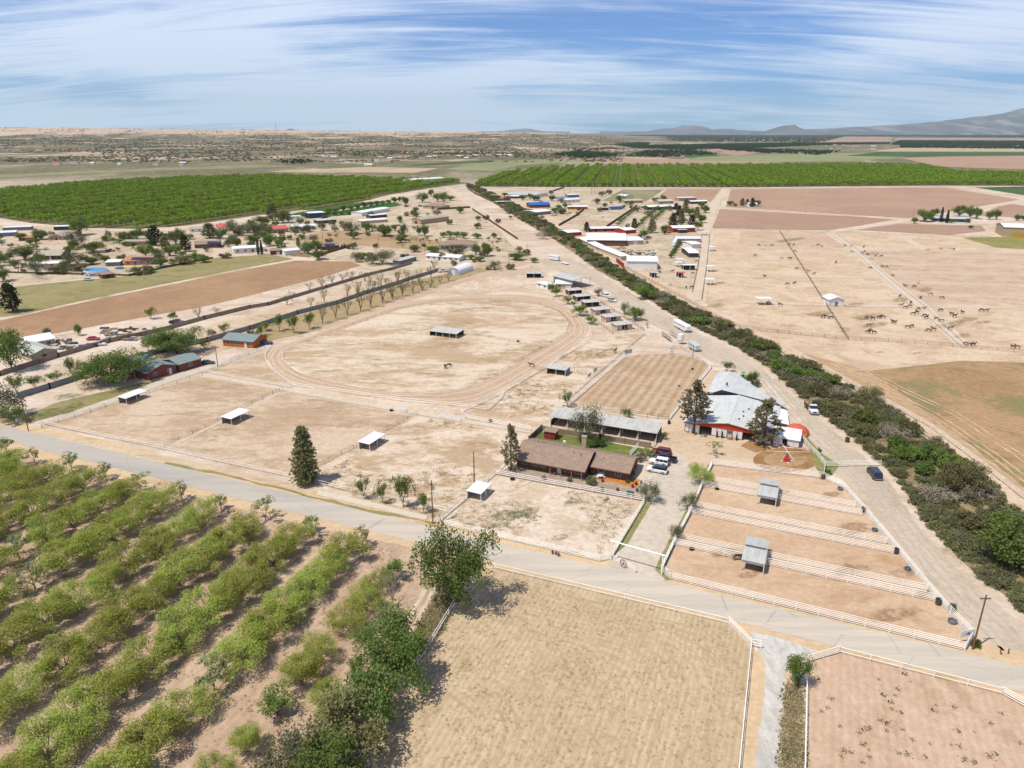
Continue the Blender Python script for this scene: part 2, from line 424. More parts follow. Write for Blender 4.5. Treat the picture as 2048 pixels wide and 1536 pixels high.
col = t.mix(t.math('MULTIPLY', t.rng(nC, 0.56, 0.62), 0.8), col, S(230, 202, 172))
M_desert = t.done(col, 0.95, bump=nB, bd=2.0, spec=0.1)
relief('hills', -700, 1420, 260, np.concatenate([np.linspace(1900, 4200, 30), np.linspace(4260, 7200, 56), np.linspace(7600, 11000, 6)]), mesa_h, M_desert)

def mountain(name, prof, d0, depth, seed, m, na=150, rough=0.22, foot=263.0):
    xs = [p[0] for p in prof]; hs = [max(0.0, (263.0 - p[1]) / FPX * CP) for p in prof]
    def hf(A, X, Y):
        k = (Y - d0) / depth; H = np.interp(A, xs, hs) * (d0 + depth * .5) + CAM_H
        r = fbm(X / (depth * .22), Y / (depth * .30), 6, seed, True)
        env = np.interp(k, [0, .25, .5, .75, 1], [0, .38, 1, .8, .55])
        return np.maximum(H * env * (1 + rough * (r - .62) * (1 - abs(k - .5) * .6)), 0) - 15 * (k <= 0)
    return relief(name, xs[0], xs[-1], na, np.linspace(d0, d0 + depth, 16), hf, m)
t = NT('mountain_rock'); P = t.pos(); nA = t.noise(P, 0.0012, 8, 0.7, 0.4)
M_mount = t.done(t.mix(t.rng(nA, 0.36, 0.62), S(104, 98, 104), S(150, 138, 138)), 0.95, bump=nA, bd=30.0, spec=0.1)  # rock tone shifted cool, some of the haze's blue put into the colour
t = NT('bajada'); P = t.pos(); nA = t.noise(t.mapping(P, 0, (1, .3, 1)), 0.0016, 8, 0.72, 0.3)
M_bajada = t.done(t.mix(t.rng(nA, 0.44, 0.66), S(104, 102, 106), S(178, 166, 160)), 0.95, spec=0.1)
mountain('mountain_range', [(1200, 265), (1250, 263), (1290, 262), (1308, 259.5), (1330, 257.5), (1345, 257), (1358, 254.5), (1366, 253), (1376, 254), (1384, 252), (1395, 252.4), (1404, 253.5), (1414, 256), (1424, 259.5), (1440, 258), (1462, 257.5), (1476, 260), (1510, 261), (1560, 263)], 19000, 5000, 11, M_mount, 190, 0.45)
mountain('mountain', [(1500, 264), (1528, 262), (1545, 257.5), (1556, 253), (1568, 250), (1580, 249.5), (1588, 249), (1596, 254), (1606, 258), (1630, 262), (1660, 264)], 15500, 2600, 21, M_mount, 90, 0.25)
mountain('mountain_slope', [(1520, 264), (1600, 258.5), (1660, 256.5), (1720, 253.5), (1780, 250.5), (1840, 247), (1890, 242), (1935, 236), (1965, 232), (1985, 229), (2000, 225.5), (2014, 221), (2030, 217), (2048, 214), (2090, 206), (2160, 190), (2260, 178), (2400, 190), (2600, 230)], 16800, 5200, 31, M_bajada, 190, 0.16)
mountain('mountain_distant', [(960, 265), (1000, 262), (1020, 260), (1040, 258), (1052, 257), (1062, 257.4), (1072, 260), (1088, 262), (1140, 265)], 27000, 3000, 41, M_mount, 70, 0.2)
mountain('hill_dark', [(555, 263), (566, 261.5), (574, 258.5), (580, 257.2), (586, 257.5), (594, 259.5), (602, 261), (615, 263)], 11500, 1200, 51, M_mount, 40, 0.12)

# --- far fields (small lifts keep the sheets apart)
M_fpink = soil('tilled_pink_earth', S(206, 170, 146), S(194, 158, 134), None, big=0.01, mid=0.1, fur=(math.radians(5), 3.0, 0.30), speck=0.1)
M_fpink2 = soil('tilled_rose_earth', S(200, 164, 142), S(190, 154, 132), None, big=0.01, mid=0.1, fur=(math.radians(80), 3.0, 0.25), speck=0.1)
M_fgreen = soil('pale_green_crop', S(150, 156, 108), S(170, 168, 124), None, big=0.006, mid=0.05, speck=0.2)
M_fdark = soil('dark_green_crop', S(74, 104, 62), S(92, 118, 70), None, big=0.01, mid=0.05, speck=0.3)
M_folive = soil('olive_field', S(152, 146, 110), S(172, 162, 124), S(120, 128, 86), big=0.012, mid=0.08, speck=0.3)
M_ftan = soil('tan_field', S(206, 182, 150), S(220, 194, 164), S(150, 140, 100), big=0.006, mid=0.05, speck=0.3)
far = [
 ('field', [(-80, 366), (60, 353), (375, 340), (512, 336), (600, 333), (512, 329), (300, 337), (60, 347), (-80, 352)], M_folive),
 ('field', [(530, 343), (740, 334), (880, 337), (830, 346), (560, 345)], M_ftan),
 ('field', [(890, 339), (985, 343), (1040, 331), (1150, 324), (1205, 317), (1145, 309), (1024, 309), (975, 324)], M_fgreen),
 ('field', [(805, 333), (985, 324), (975, 320), (860, 327)], M_fdark),
 ('field', [(1120, 328), (1250, 318), (1540, 319), (1560, 327), (1180, 328)], M_fpink),
 ('field', [(1232, 316), (1290, 302), (1390, 300), (1440, 311), (1340, 317.5)], M_fdark),
 ('field', [(1410, 301), (1470, 312), (1545, 303), (1530, 297), (1430, 297)], M_fpink2),
 ('field', [(1370, 321), (1536, 325), (1700, 323), (1812, 315), (1780, 305), (1546, 309), (1400, 314)], M_fgreen),
 ('field', [(1690, 312), (1800, 314), (2100, 309.5), (2100, 305), (1760, 304)], M_fdark),
 ('field', [(1800, 316), (1880, 334), (2120, 341), (2120, 311), (1900, 313)], M_fpink),
 ('field', [(1740, 303), (2100, 303.5), (2100, 296.5), (1800, 296)], M_ftan),
 ('field', [(1640, 287), (1780, 287), (1784, 274), (1700, 274), (1640, 278)], M_fpink2),
 ('field', [(1790, 280), (2100, 282.5), (2100, 277.5), (1790, 276)], M_fpink),
 ('field', [(1030, 299), (1200, 298), (1190, 294), (1040, 294)], M_fpink2),
 ('field', [(1040, 288), (1180, 285), (1180, 282.5), (1050, 284)], M_ftan),
 ('field', [(1290, 290), (1420, 290), (1410, 285.5), (1300, 285.5)], M_ftan),
]
for i, (n, p, m) in enumerate(far): patch(n, p, 0.30 + 0.01 * i, m, wob=0)
mid = [
 ('field', [(1335, 377.5), (1442, 378), (1422, 404), (1306, 402)], M_fpink),
 ('field', [(1462, 378), (1885, 375), (1940, 383), (2046, 401), (1965, 412), (1822, 437), (1452, 414)], M_fpink),
 ('field', [(1440, 418), (1792, 438.5), (1662, 461), (1424, 456)], M_fpink2),
 ('field', [(1802, 448), (1708, 460), (1900, 470), (1972, 462), (1962, 451)], M_fpink2),
 ('field', [(1950, 375), (2120, 372), (2120, 402)], M_fdark),
 ('field', [(2010, 407), (2120, 420), (2120, 440), (1955, 431)], M_fpink2),
 ('field', [(1245, 379), (1327, 380), (1292, 403), (1204, 402)], M_folive),
]
for i, (n, p, m) in enumerate(mid): patch(n, p, 0.10 + 0.004 * i, m, wob=0.5)
M_paleway = soil('pale_track', S(240, 218, 196), S(230, 204, 178), None, big=0.05, mid=0.4, speck=0.12)
for i, (p, w) in enumerate([([(1425, 414), (1640, 427), (1810, 440), (1900, 445), (1990, 450)], 7), ([(1650, 466), (1740, 452), (1822, 440), (1960, 416), (2060, 399)], 12), ([(1030, 376), (1240, 376.5), (1460, 376.5), (1880, 373.5), (1945, 379), (2060, 402)], 8),
        ([(1452, 377), (1440, 396), (1424, 415), (1415, 450), (1406, 470)], 9), ([(870, 392), (760, 407), (690, 419), (600, 432), (560, 440)], 6), ([(895, 374), (925, 398), (960, 425), (1010, 462), (1045, 500), (1085, 520)], 9)]):
    strip('dirt_track', p, w, 0.15 + 0.004 * i, M_paleway, wob=0.5)

# --- horse pastures on the right
M_past = soil('trampled_sand', S(240, 214, 186), S(222, 192, 162), S(202, 172, 138), big=0.045, mid=0.2, green=S(170, 152, 92), gth=0.64)
M_past2 = soil('trampled_sand_rosy', S(230, 200, 174), S(216, 184, 158), S(198, 166, 128), big=0.05, mid=0.2)
patch('pasture', [(1428, 458), (1985, 473), (2130, 480), (2130, 726), (1930, 721), (1740, 742), (1600, 704), (1530, 668), (1410, 606)], 0.03, M_past)
patch('pasture', [(1716, 501), (1850, 500), (2130, 508), (2130, 600), (1850, 612), (1770, 550)], 0.045, M_past2)
patch('pasture', [(1480, 462), (1655, 466), (1705, 500), (1480, 493)], 0.045, M_past2)
patch('grass_field', [(1925, 475), (2130, 472), (2130, 504), (1990, 495)], 0.06, soil('green_weeds', S(150, 146, 88), S(176, 160, 104), None, big=0.06, mid=0.3, speck=0.4))
for a, b in (([(1657, 465), (1710, 501), (1771, 556), (1842, 613), (1934, 696)], 6.5), ([(1797, 470), (1852, 500)], 6), ([(1412, 470), (1407, 520), (1400, 570), (1392, 600)], 7.5), ([(1480, 506), (1705, 502)], 3), ([(1852, 499), (1985, 502)], 3)):
    strip('livestock_lane', a, b, 0.07, M_paleway, wob=0.3)
M_brownf = soil('dry_brown_field', S(202, 164, 126), S(182, 146, 108), S(164, 138, 98), big=0.035, mid=0.4, fur=(math.radians(-48), 2.2, 0.22), green=S(146, 142, 98), gth=0.50, gsc=0.02, speck=0.3)
patch('brown_field', [(1738, 742), (1925, 722), (2130, 728), (2130, 1040), (1960, 905), (1800, 785)], 0.05, M_brownf)
M_strip = soil('wheel_tracked_earth', S(218, 184, 148), S(204, 170, 132), S(180, 150, 110), big=0.04, mid=0.35, fur=(math.radians(-50), 3.5, 0.25), speck=0.3)
patch('field_margin', [(1605, 706), (1738, 742), (1800, 785), (1960, 905), (2130, 1040), (2130, 1070), (2048, 998), (1862, 856), (1755, 795), (1600, 712)], 0.04, M_strip)
M_levee = soil('levee_sand', S(240, 212, 184), S(228, 196, 166), S(196, 168, 130), big=0.08, mid=0.5, speck=0.3)
strip('levee_road', [(905, 366), (950, 376), (1005, 393), (1060, 415), (1120, 446), (1170, 480), (1230, 518), (1300, 555), (1375, 603), (1440, 640), (1530, 680), (1600, 722), (1700, 776), (1760, 808), (1870, 876), (1960, 944), (2048, 1024), (2180, 1140)], 9, 0.025, M_levee, wob=0.5)
# --- the brushy ditch and the dirt road beside it
M_ditch = soil('ditch_bank', S(184, 158, 124), S(158, 140, 106), S(112, 106, 74), big=0.12, mid=0.6, green=S(96, 104, 58), gth=0.5, gsc=0.12, speck=0.5)
DL = [(930, 372), (985, 405), (1040, 440), (1090, 468), (1150, 507), (1195, 541), (1250, 571), (1300, 601), (1350, 632), (1400, 660), (1470, 692), (1540, 737), (1600, 792), (1650, 832), (1700, 872), (1740, 906), (1790, 952), (1850, 1040), (1920, 1120), (1990, 1175), (2048, 1222), (2200, 1330)]
DR = [(950, 371), (1010, 397), (1060, 422), (1120, 458), (1175, 494), (1215, 520), (1270, 553), (1330, 590), (1390, 618), (1450, 645), (1530, 684), (1570, 706), (1640, 742), (1700, 776), (1760, 806), (1830, 850), (1900, 896), (1960, 950), (1990, 980), (2020, 1010), (2048, 1040), (2200, 1180)]
patch('ditch_bank', DL + DR[::-1], 0.035, M_ditch, wob=0.6)
M_droad = soil('packed_dirt', S(226, 206, 184), S(214, 194, 172), S(198, 178, 152), big=0.06, mid=0.5, pat=(1, .35), rot=math.radians(-52), speck=0.16)
patch('dirt_road', [(1070, 520), (1110, 514), (1150, 520), (1192, 545), (1245, 576), (1300, 608), (1350, 640), (1398, 668), (1465, 700), (1532, 745), (1592, 800), (1640, 838), (1690, 880), (1728, 912), (1775, 960), (1832, 1044), (1894, 1117), (1971, 1190), (2048, 1254), (2180, 1370), (2060, 1345), (2000, 1322), (1945, 1278), (1878, 1204), (1795, 1100), (1728, 1020), (1690, 965), (1655, 925), (1625, 890), (1605, 850), (1590, 815), (1560, 775), (1515, 745), (1450, 735), (1420, 722), (1385, 690), (1330, 660), (1285, 640), (1250, 610), (1215, 580), (1180, 560), (1120, 545)], 0.02, M_droad)
def ruts(px, off, w, m, z):
    P = [G(*p) for p in px]
    for s_ in off:
        Q = []
        for i, q in enumerate(P): d = (P[min(i + 1, len(P) - 1)] - P[max(i - 1, 0)]).normalized(); Q.append(q + Vector((-d.y, d.x, 0)) * s_)
        strip('wheel_rut', Q, w, z, m, wob=.2, step=2, world=True); z += .0012
M_rutl = soil('rut_pale', S(242, 220, 198), S(228, 204, 180), None, big=.3, mid=1.0); M_rutg = soil('rut_grey', S(204, 190, 174), S(216, 200, 182), None, big=.3, mid=1.0)
ruts([(1170, 546), (1230, 583), (1300, 625), (1370, 668), (1450, 712), (1530, 760), (1590, 830), (1650, 890), (1710, 940), (1760, 990), (1820, 1070), (1890, 1150), (1960, 1225), (2040, 1300)], (-2.6, -1.0, .9, 2.4), .5, M_rutg, .03)
ruts([(1230, 518), (1300, 555), (1375, 603), (1440, 640), (1530, 680), (1600, 722), (1700, 776), (1760, 808), (1870, 876), (1960, 944), (2048, 1024)], (-2.2, -.5, 1.4), .5, M_rutl, .04)
M_rutm = soil('rut_tan', S(232, 200, 166), S(216, 184, 150), None, big=.3, mid=1.0)
ruts([(1612, 728), (1720, 790), (1800, 830), (1900, 905), (2048, 1030)], (9, 11, 15, 17), .45, M_rutm, .075)
# --- left: fields among the houses
M_plow = soil('plowed_brown', S(198, 160, 126), S(182, 144, 112), None, big=0.02, mid=0.15, fur=(math.radians(28), 1.6, 0.35), speck=0.25)
patch('plowed_field', [(-60, 650), (0, 641), (180, 602), (480, 541), (590, 521), (700, 523), (722, 531), (640, 556), (420, 611), (250, 641), (60, 676), (-60, 692)], 0.05, M_plow)
M_gr = soil('thin_olive_grass', S(178, 162, 116), S(160, 150, 102), S(132, 134, 84), big=0.03, mid=0.3, green=S(120, 126, 76), gth=0.56, speck=0.3)
patch('grass_field', [(-60, 640), (-60, 585), (60, 570), (250, 552), (420, 516), (540, 509), (588, 518), (480, 538), (180, 598), (40, 630)], 0.045, M_gr)
patch('field', [(566, 480), (650, 463), (790, 468), (1000, 500), (870, 503), (690, 488)], 0.045, soil('tan_stubble', S(204, 172, 134), S(190, 158, 122), None, big=0.02, mid=0.15, fur=(0.1, 2.0, 0.2)))
M_lawn = soil('green_lawn', S(66, 108, 48), S(78, 120, 56), None, big=0.03, mid=0.2, speck=0.25)
patch('grass_field', [(572, 430), (640, 433), (702, 430), (806, 410), (790, 405), (720, 405), (640, 416)], 0.06, M_lawn)
patch('barren_lot', [(150, 735), (420, 650), (700, 575), (880, 530), (900, 552), (760, 595), (520, 680), (300, 745), (160, 790)], 0.02, soil('bare_pale_earth', S(234, 208, 182), S(222, 192, 164), S(180, 160, 122), big=0.04, mid=0.3, green=S(120, 122, 76), gth=0.68))
patch('grass_verge', [(500, 690), (640, 660), (760, 622), (880, 580), (985, 545), (960, 535), (850, 556), (700, 603), (520, 652)], 0.03, soil('straw_verge', S(196, 170, 132), S(182, 160, 118), S(150, 142, 96), big=0.06, mid=0.4))
# --- the farm: base pads
M_sandA = soil('farm_sand', S(244, 222, 200), S(220, 192, 166), S(194, 168, 136), big=0.035, mid=0.35, green=S(160, 148, 104), gth=0.68, contrast=1.3)
M_sandB = soil('paddock_earth', S(232, 206, 180), S(206, 176, 146), S(182, 158, 126), big=0.05, mid=0.4, pat=(.5, 1), green=S(150, 142, 98), gth=0.68, contrast=1.2, off=13)
M_sandC = soil('worn_pasture', S(246, 224, 202), S(212, 182, 150), S(184, 154, 118), big=0.07, mid=0.45, pat=(.6, 1), green=S(150, 142, 98), gth=0.70, contrast=1.6, off=29)
patch('paddock_ground', [(88, 850), (405, 752), (562, 779), (328, 895)], 0.04, M_sandB)
patch('paddock_ground', [(335, 898), (570, 782), (832, 829), (605, 951)], 0.04, M_sandB)
patch('paddock_ground', [(612, 958), (838, 832), (1058, 866), (988, 946), (872, 1038), (690, 984)], 0.04, M_sandC)
patch('paddock_ground', [(410, 745), (540, 700), (530, 712), (560, 768)], 0.035, M_sandB)
strip('farm_lane', [(405, 748), (565, 776), (700, 800), (830, 824), (960, 846), (1068, 863)], 5.5, 0.045, M_paleway, wob=0.3)
M_vill = soil('village_ground', S(234, 212, 188), S(212, 186, 158), S(168, 152, 116), big=0.03, mid=0.2, green=S(128, 132, 84), gth=0.56, gsc=0.03, speck=0.4, off=71)
patch('village_ground', [(-80, 450), (60, 452), (300, 466), (520, 440), (720, 414), (860, 384), (905, 378), (960, 425), (1010, 465), (1085, 525), (980, 543), (760, 552), (700, 523), (590, 512), (420, 514), (250, 550), (60, 568), (-80, 584)], 0.018, M_vill)
patch('compound_ground', [(960, 385), (1040, 380), (1240, 380), (1200, 404), (1310, 404), (1420, 410), (1405, 470), (1390, 590), (1300, 552), (1170, 480), (1060, 415)], 0.019, M_vill)
# oval training track
M_track = soil('track_sand', S(228, 198, 172), S(212, 180, 154), None, big=0.08, mid=0.5, pat=(.3, 1), speck=0.12)
M_infield = soil('infield', S(244, 222, 198), S(210, 180, 148), S(178, 154, 120), big=0.045, mid=0.35, pat=(.45, 1), green=S(150, 142, 98), gth=0.66, contrast=1.5, off=47)
TO = smooth_closed([(531, 715), (548, 697), (610, 675), (700, 642), (790, 611), (870, 597), (1000, 589), (1080, 594), (1132, 612), (1166, 640), (1176, 662), (1150, 690), (1078, 737), (1000, 782), (930, 806), (850, 803), (700, 785), (600, 770), (552, 747)])
TI = smooth_closed([(566, 712), (590, 690), (690, 657), (790, 622), (880, 605), (1000, 601), (1078, 610), (1118, 625), (1139, 648), (1132, 668), (1070, 705), (990, 752), (930, 775), (820, 789), (680, 768), (604, 748), (573, 729)])
patch('infield', [(700, 640), (820, 600), (1000, 580), (1100, 585), (1180, 650), (1190, 690), (1250, 690), (1160, 790), (1068, 862), (930, 838), (560, 772), (525, 715)], 0.02, M_sandA)
patch('oval_track', TO, 0.05, M_track, wob=0.2)
patch('infield', TI, 0.07, M_infield, wob=0.2)
def resample(P, n):
    Q = [Vector((*p, 0)) for p in P] + [Vector((*P[0], 0))]; L = [0]
    for a, b in zip(Q, Q[1:]): L.append(L[-1] + (b - a).length)
    out = []; k = 0
    for i in range(n):
        d = L[-1] * i / n
        while L[k + 1] < d: k += 1
        q = Q[k].lerp(Q[k + 1], (d - L[k]) / (L[k + 1] - L[k])); out.append((q.x, q.y))
    return out
RA, RB = resample(TO, 90), resample(TI, 90); M_rutd = soil('wheel_track_dark', S(212, 180, 152), S(220, 190, 162), None, big=.2, mid=.8); M_rutp = soil('wheel_track_pale', S(236, 208, 182), S(228, 200, 174), None, big=.2, mid=.8)
for k, (f, w, m) in enumerate(((.10, .8, M_rutp), (.2, .5, M_rutd), (.34, .9, M_rutp), (.45, .5, M_rutd), (.60, .5, M_rutd), (.72, .8, M_rutp), (.84, .5, M_rutd))): strip('wheel_rut', [(a[0] + (b[0] - a[0]) * f, a[1] + (b[1] - a[1]) * f) for a, b in zip(RA, RB)], w, .058 + .001 * k, m, wob=.12, step=2, closed=True)
patch('farm_sand', [(700, 600), (1000, 541), (1060, 527), (1110, 560), (1150, 600), (1000, 590), (850, 597)], 0.015, M_sandA)
strip('dirt_track', [(640, 662), (760, 619), (880, 575), (985, 543), (1055, 524)], 7, 0.055, M_track, wob=0.3)
# small paddock beside the arena, arena
patch('paddock_ground', [(1180, 680), (1255, 670), (1290, 668), (1250, 705), (1090, 845), (930, 822), (1000, 785), (1090, 733)], 0.04, M_sandC)
M_arena = soil('dragged_arena', S(224, 194, 164), S(206, 174, 142), None, big=0.05, mid=0.3, fur=(RD + math.radians(90), 2.9, 0.62, 0.9), speck=0.25)
patch('arena', [(1140, 807), (1250, 716), (1275, 709), (1330, 708), (1378, 713), (1412, 726), (1419, 737), (1336, 836), (1240, 823)], 0.05, M_arena, wob=0.2)
# yard between arena, barn and drive
M_yard = soil('yard_dust', S(236, 208, 180), S(226, 198, 170), S(214, 186, 154), big=0.06, mid=0.4, pat=(.5, 1), speck=0.12)
patch('farm_yard', [(1340, 838), (1425, 740), (1440, 742), (1375, 840), (1372, 862), (1500, 886), (1600, 890), (1640, 935), (1648, 955), (1430, 928), (1395, 975), (1330, 960), (1270, 905), (1312, 890), (1330, 850)], 0.03, M_yard)
M_conc = soil('worn_concrete', S(232, 216, 198), S(218, 202, 186), S(240, 222, 202), big=0.08, mid=0.6, speck=0.12)
patch('driveway', [(1200, 1136), (1226, 1122), (1256, 1086), (1290, 1026), (1303, 1005), (1298, 985), (1284, 960), (1296, 930), (1312, 905), (1336, 898), (1372, 915), (1392, 940), (1398, 966), (1376, 1016), (1345, 1080), (1318, 1128), (1330, 1166)], 0.05, M_conc, wob=0.2)
strip('driveway', [(62, 852), (130, 833), (250, 793), (330, 762), (440, 727), (530, 694), (545, 685)], 4.5, 0.05, M_conc, wob=0.3)
M_drygreen = soil('short_grass', S(150, 150, 100), S(170, 162, 112), S(112, 126, 66), big=0.2, mid=0.6, speck=0.35)
patch('grass_verge', [(1222, 1116), (1291, 1005), (1304, 1006), (1257, 1086)], 0.055, M_drygreen, wob=0.1)
patch('grass_verge', [(1310, 1140), (1322, 1110), (1404, 965), (1415, 930), (1424, 930), (1404, 975), (1326, 1142), (1342, 1160), (1332, 1161)], 0.056, M_drygreen, wob=0.1)
patch('grass_verge', [(1622, 905), (1640, 960), (1665, 950), (1680, 930), (1660, 918), (1640, 905), (1612, 868), (1600, 872)], 0.056, M_drygreen, wob=0.4)
patch('grass_verge', [(40, 836), (110, 806), (300, 762), (380, 748), (330, 760), (250, 790), (130, 830), (60, 846)], 0.03, M_gr, wob=0.4)
# paddocks by the drive
M_peach = soil('raked_peach_sand', S(232, 200, 170), S(220, 184, 152), S(202, 164, 130), big=0.05, mid=0.3, pat=(.5, 1), speck=0.12)
patch('paddock_ground', [(1424, 930), (1646, 957), (1686, 977), (1725, 1021), (1793, 1102), (1878, 1206), (1945, 1277), (1930, 1302), (1342, 1160), (1322, 1143), (1347, 1090), (1379, 1029), (1404, 973)], 0.04, M_peach)
M_dark = soil('damp_ring', S(168, 126, 86), S(188, 146, 104), None, big=0.15, mid=0.6)
el = lambda cx, cy, rx, ry, n=28: [(cx + rx * math.cos(2 * math.pi * i / n), cy + ry * math.sin(2 * math.pi * i / n)) for i in range(n)]
patch('walker_ring', el(1572, 920, 66, 24), 0.05, M_dark, wob=0.5, step=1.2)
patch('walker_ring', el(1571, 919, 44, 15), 0.06, soil('ring_inner', S(202, 168, 128), S(188, 152, 112), None, big=0.2, mid=0.6), wob=0.3, step=1.0)
patch('sand_spill', [(1480, 892), (1500, 880), (1530, 884), (1545, 900), (1510, 905)], 0.046, M_dark, wob=0.6)
# house yard
patch('house_yard', [(990, 950), (1024, 930), (1262, 950), (1296, 985), (1288, 1003)], 0.045, soil('pink_gravel', S(198, 174, 156), S(184, 160, 144), S(210, 186, 164), big=0.2, mid=0.8, speck=0.4), wob=0.2)
patch('mulch_bed', [(1184, 948), (1200, 942), (1280, 960), (1272, 975), (1196, 960)], 0.055, soil('orange_mulch', S(222, 156, 84), S(206, 136, 66), S(184, 120, 60), big=0.3, mid=0.9, speck=0.5), wob=0.25, step=1)
patch('lawn', [(1062, 884), (1084, 864), (1112, 867), (1290, 898), (1262, 913)], 0.05, soil('back_lawn', S(128, 138, 70), S(108, 126, 58), S(168, 154, 96), big=0.12, mid=0.6, speck=0.3), wob=0.2)
patch('pasture', [(875, 1046), (990, 950), (1287, 1004), (1216, 1117), (1200, 1122)], 0.04, soil('pasture_sand', S(246, 226, 206), S(226, 200, 174), S(200, 172, 142), big=0.08, mid=0.6, green=S(132, 140, 92), gth=0.60, gsc=0.045, contrast=1.2, off=61))
patch('stable_yard', [(1095, 856), (1120, 828), (1320, 858), (1330, 852), (1308, 890), (1240, 880)], 0.045, M_yard)
# --- the road and its shoulders (straight, square to the farm)
def RF(u, v, z=0.0): return Vector((u * math.cos(RD) - v * math.sin(RD), u * math.sin(RD) + v * math.cos(RD), z))
VROAD = 106.9
def rfp_(px, py): g = G(px, py); return (g.x * math.cos(RD) + g.y * math.sin(RD), -g.x * math.sin(RD) + g.y * math.cos(RD))
M_should = soil('sandy_shoulder', S(240, 208, 170), S(232, 200, 164), S(206, 176, 134), big=0.1, mid=0.5, pat=(.3, 1), speck=0.2)
strip('road_shoulder', [RF(u, VROAD - 0.4) for u in range(-420, 300, 20)], 14.5, 0.03, M_should, wob=0.5, world=True)
t = NT('old_asphalt'); P = t.pos(); Q = t.mapping(P, -RD, (.06, 1, 1))
nA = t.noise(Q, 0.55, 5, 0.6); nB = t.noise(P, 2.2, 6, 0.75); nC = t.noise(t.mapping(P, -RD, (.25, 1, 1)), 0.05, 5, 0.6)
ux = t.n('ShaderNodeSeparateXYZ', inp={0: P}).outputs['X']
col = t.mix(t.rng(nA, 0.36, 0.64), S(214, 202, 188), S(232, 216, 198)); col = t.mix(t.math('MULTIPLY', t.math('SUBTRACT', 1.0, t.rng(ux, -85, -10)), 0.75), col, S(200, 192, 182))
col = t.mix(t.math('MULTIPLY', t.rng(nC, 0.52, 0.66), 0.55), col, S(172, 170, 170)); col = t.mix(t.math('MULTIPLY', t.rng(nB, 0.55, 0.75), 0.4), col, S(150, 146, 140))
vo = t.n('ShaderNodeTexVoronoi', feature='DISTANCE_TO_EDGE', inp={'Vector': t.mapping(P, -RD, (.5, 1.4, 1)), 'Scale': 0.16}).outputs['Distance']
col = t.mix(t.math('MULTIPLY', t.math('SUBTRACT', 1.0, t.rng(vo, 0.0, 0.012)), 0.30), col, S(120, 116, 110))
M_asph = t.done(col, 0.9, bump=nB, bd=0.02)
strip('main_road', [RF(u, VROAD) for u in range(-420, 300, 10)], 6.3, 0.06, M_asph, wob=0.14, world=True)
# pale strips added under the pasture cross fences so they show up white
for k, (a, b) in enumerate((((1722, 501), (2060, 507)), ((1740, 512), (2060, 519)), ((1768, 529), (2060, 535)), ((1785, 545), (2060, 552)), ((1797, 566), (2060, 573)), ((1826, 590), (2060, 597)), ((1852, 613), (2060, 620)), ((1480, 495), (1705, 501)), ((1430, 519), (1592, 521)), ((1422, 553), (1757, 557)), ((1480, 606), (1835, 615)))): strip('pale_band', [a, b], 3.2, .085 + .0012 * k, M_paleway, wob=.5)
# irrigation apron of poured concrete along the verge
sl_ = MB(); aa = [G(635, 981), G(856, 1033), G(853, 1041), G(830, 1037), G(634, 991)]
sl_.slab([(p.x, p.y, 0.22) for p in aa], 0.3); struct(sl_.build('concrete_apron', paint('poured_concrete', S(238, 222, 202), 0.9, var=0.15)))
M_cd = soil('silted_ditch', S(222, 196, 166), S(236, 212, 184), S(186, 164, 124), big=0.1, mid=0.6, pat=(.2, 1))
strip('irrigation_ditch', [(70, 868), (200, 893), (340, 919), (500, 952), (640, 985)], 2.2, 0.045, M_cd, wob=0.2)
strip('grass_verge', [(330, 926), (480, 957), (640, 998), (760, 1026), (868, 1046)], 0.9, 0.052, M_gr, wob=0.4)
# --- south of the road
M_stub = soil('stubble', S(228, 202, 168), S(216, 190, 156), S(202, 176, 140), big=0.07, mid=0.5, pat=(1, .35), rot=RD + .05, fur=(RD + math.radians(91), 0.9, 0.30, 2.6), speck=0.45, contrast=1.2)
patch('stubble_field', [(978, 1136), (1000, 1138), (1456, 1249), (1502, 1296), (1478, 1536), (1466, 1660), (650, 1660), (735, 1536), (800, 1400), (890, 1260), (916, 1204)], 0.04, M_stub)
# curved mowing lines of the stubble field
ur, vt, ul = rfp_(1488, 1420)[0], rfp_(1300, 1222)[1], rfp_(905, 1230)[0]; mv, mf = [], []; mo = random.Random(4)
for k in range(24):
    d = 1.4 + 1.25 * k; R = 9.0; c = (ur - d - R, vt - d - R); L = [(ur - d, v) for v in np.arange(20, c[1], 3)] + [(c[0] + R * math.cos(a), c[1] + R * math.sin(a)) for a in np.linspace(0, math.pi / 2, 12)] + [(u, vt - d) for u in np.arange(c[0] - 3, ul + d * .9, -3)]
    if len(L) < 14: continue
    for i, (u, v) in enumerate(L):
        a, b = L[max(i - 1, 0)], L[min(i + 1, len(L) - 1)]; t_ = Vector((b[0] - a[0], b[1] - a[1])).normalized(); w = .22 + mo.uniform(-.12, .12); o_ = mo.uniform(-.1, .1); n0 = len(mv)
        for s_ in (w, -w): g = RF(u - t_.y * (s_ + o_), v + t_.x * (s_ + o_), .062); mv.append(tuple(g))
        if i: mf.append((n0 - 2, n0 - 1, n0 + 1, n0))
me = bpy.data.meshes.new('mowing_lines'); me.from_pydata(mv, [], mf); me.materials.append(soil('mown_line', S(206, 178, 142), S(220, 194, 160), None, big=.3, mid=1.2, speck=.35)); me.update(); struct(put('mowing_lines', me))
M_bare = soil('bare_rosy_earth', S(230, 198, 172), S(220, 186, 158), S(206, 172, 142), big=0.06, mid=0.4, pat=(1, .4), rot=RD + 1.5, fur=(RD + math.radians(91), 1.1, 0.12, 1.5), speck=0.2)
patch('bare_field', [(1614, 1324), (1680, 1302), (2003, 1386), (2048, 1411), (2250, 1470), (2250, 1700), (1600, 1700), (1608, 1536)], 0.04, M_bare)
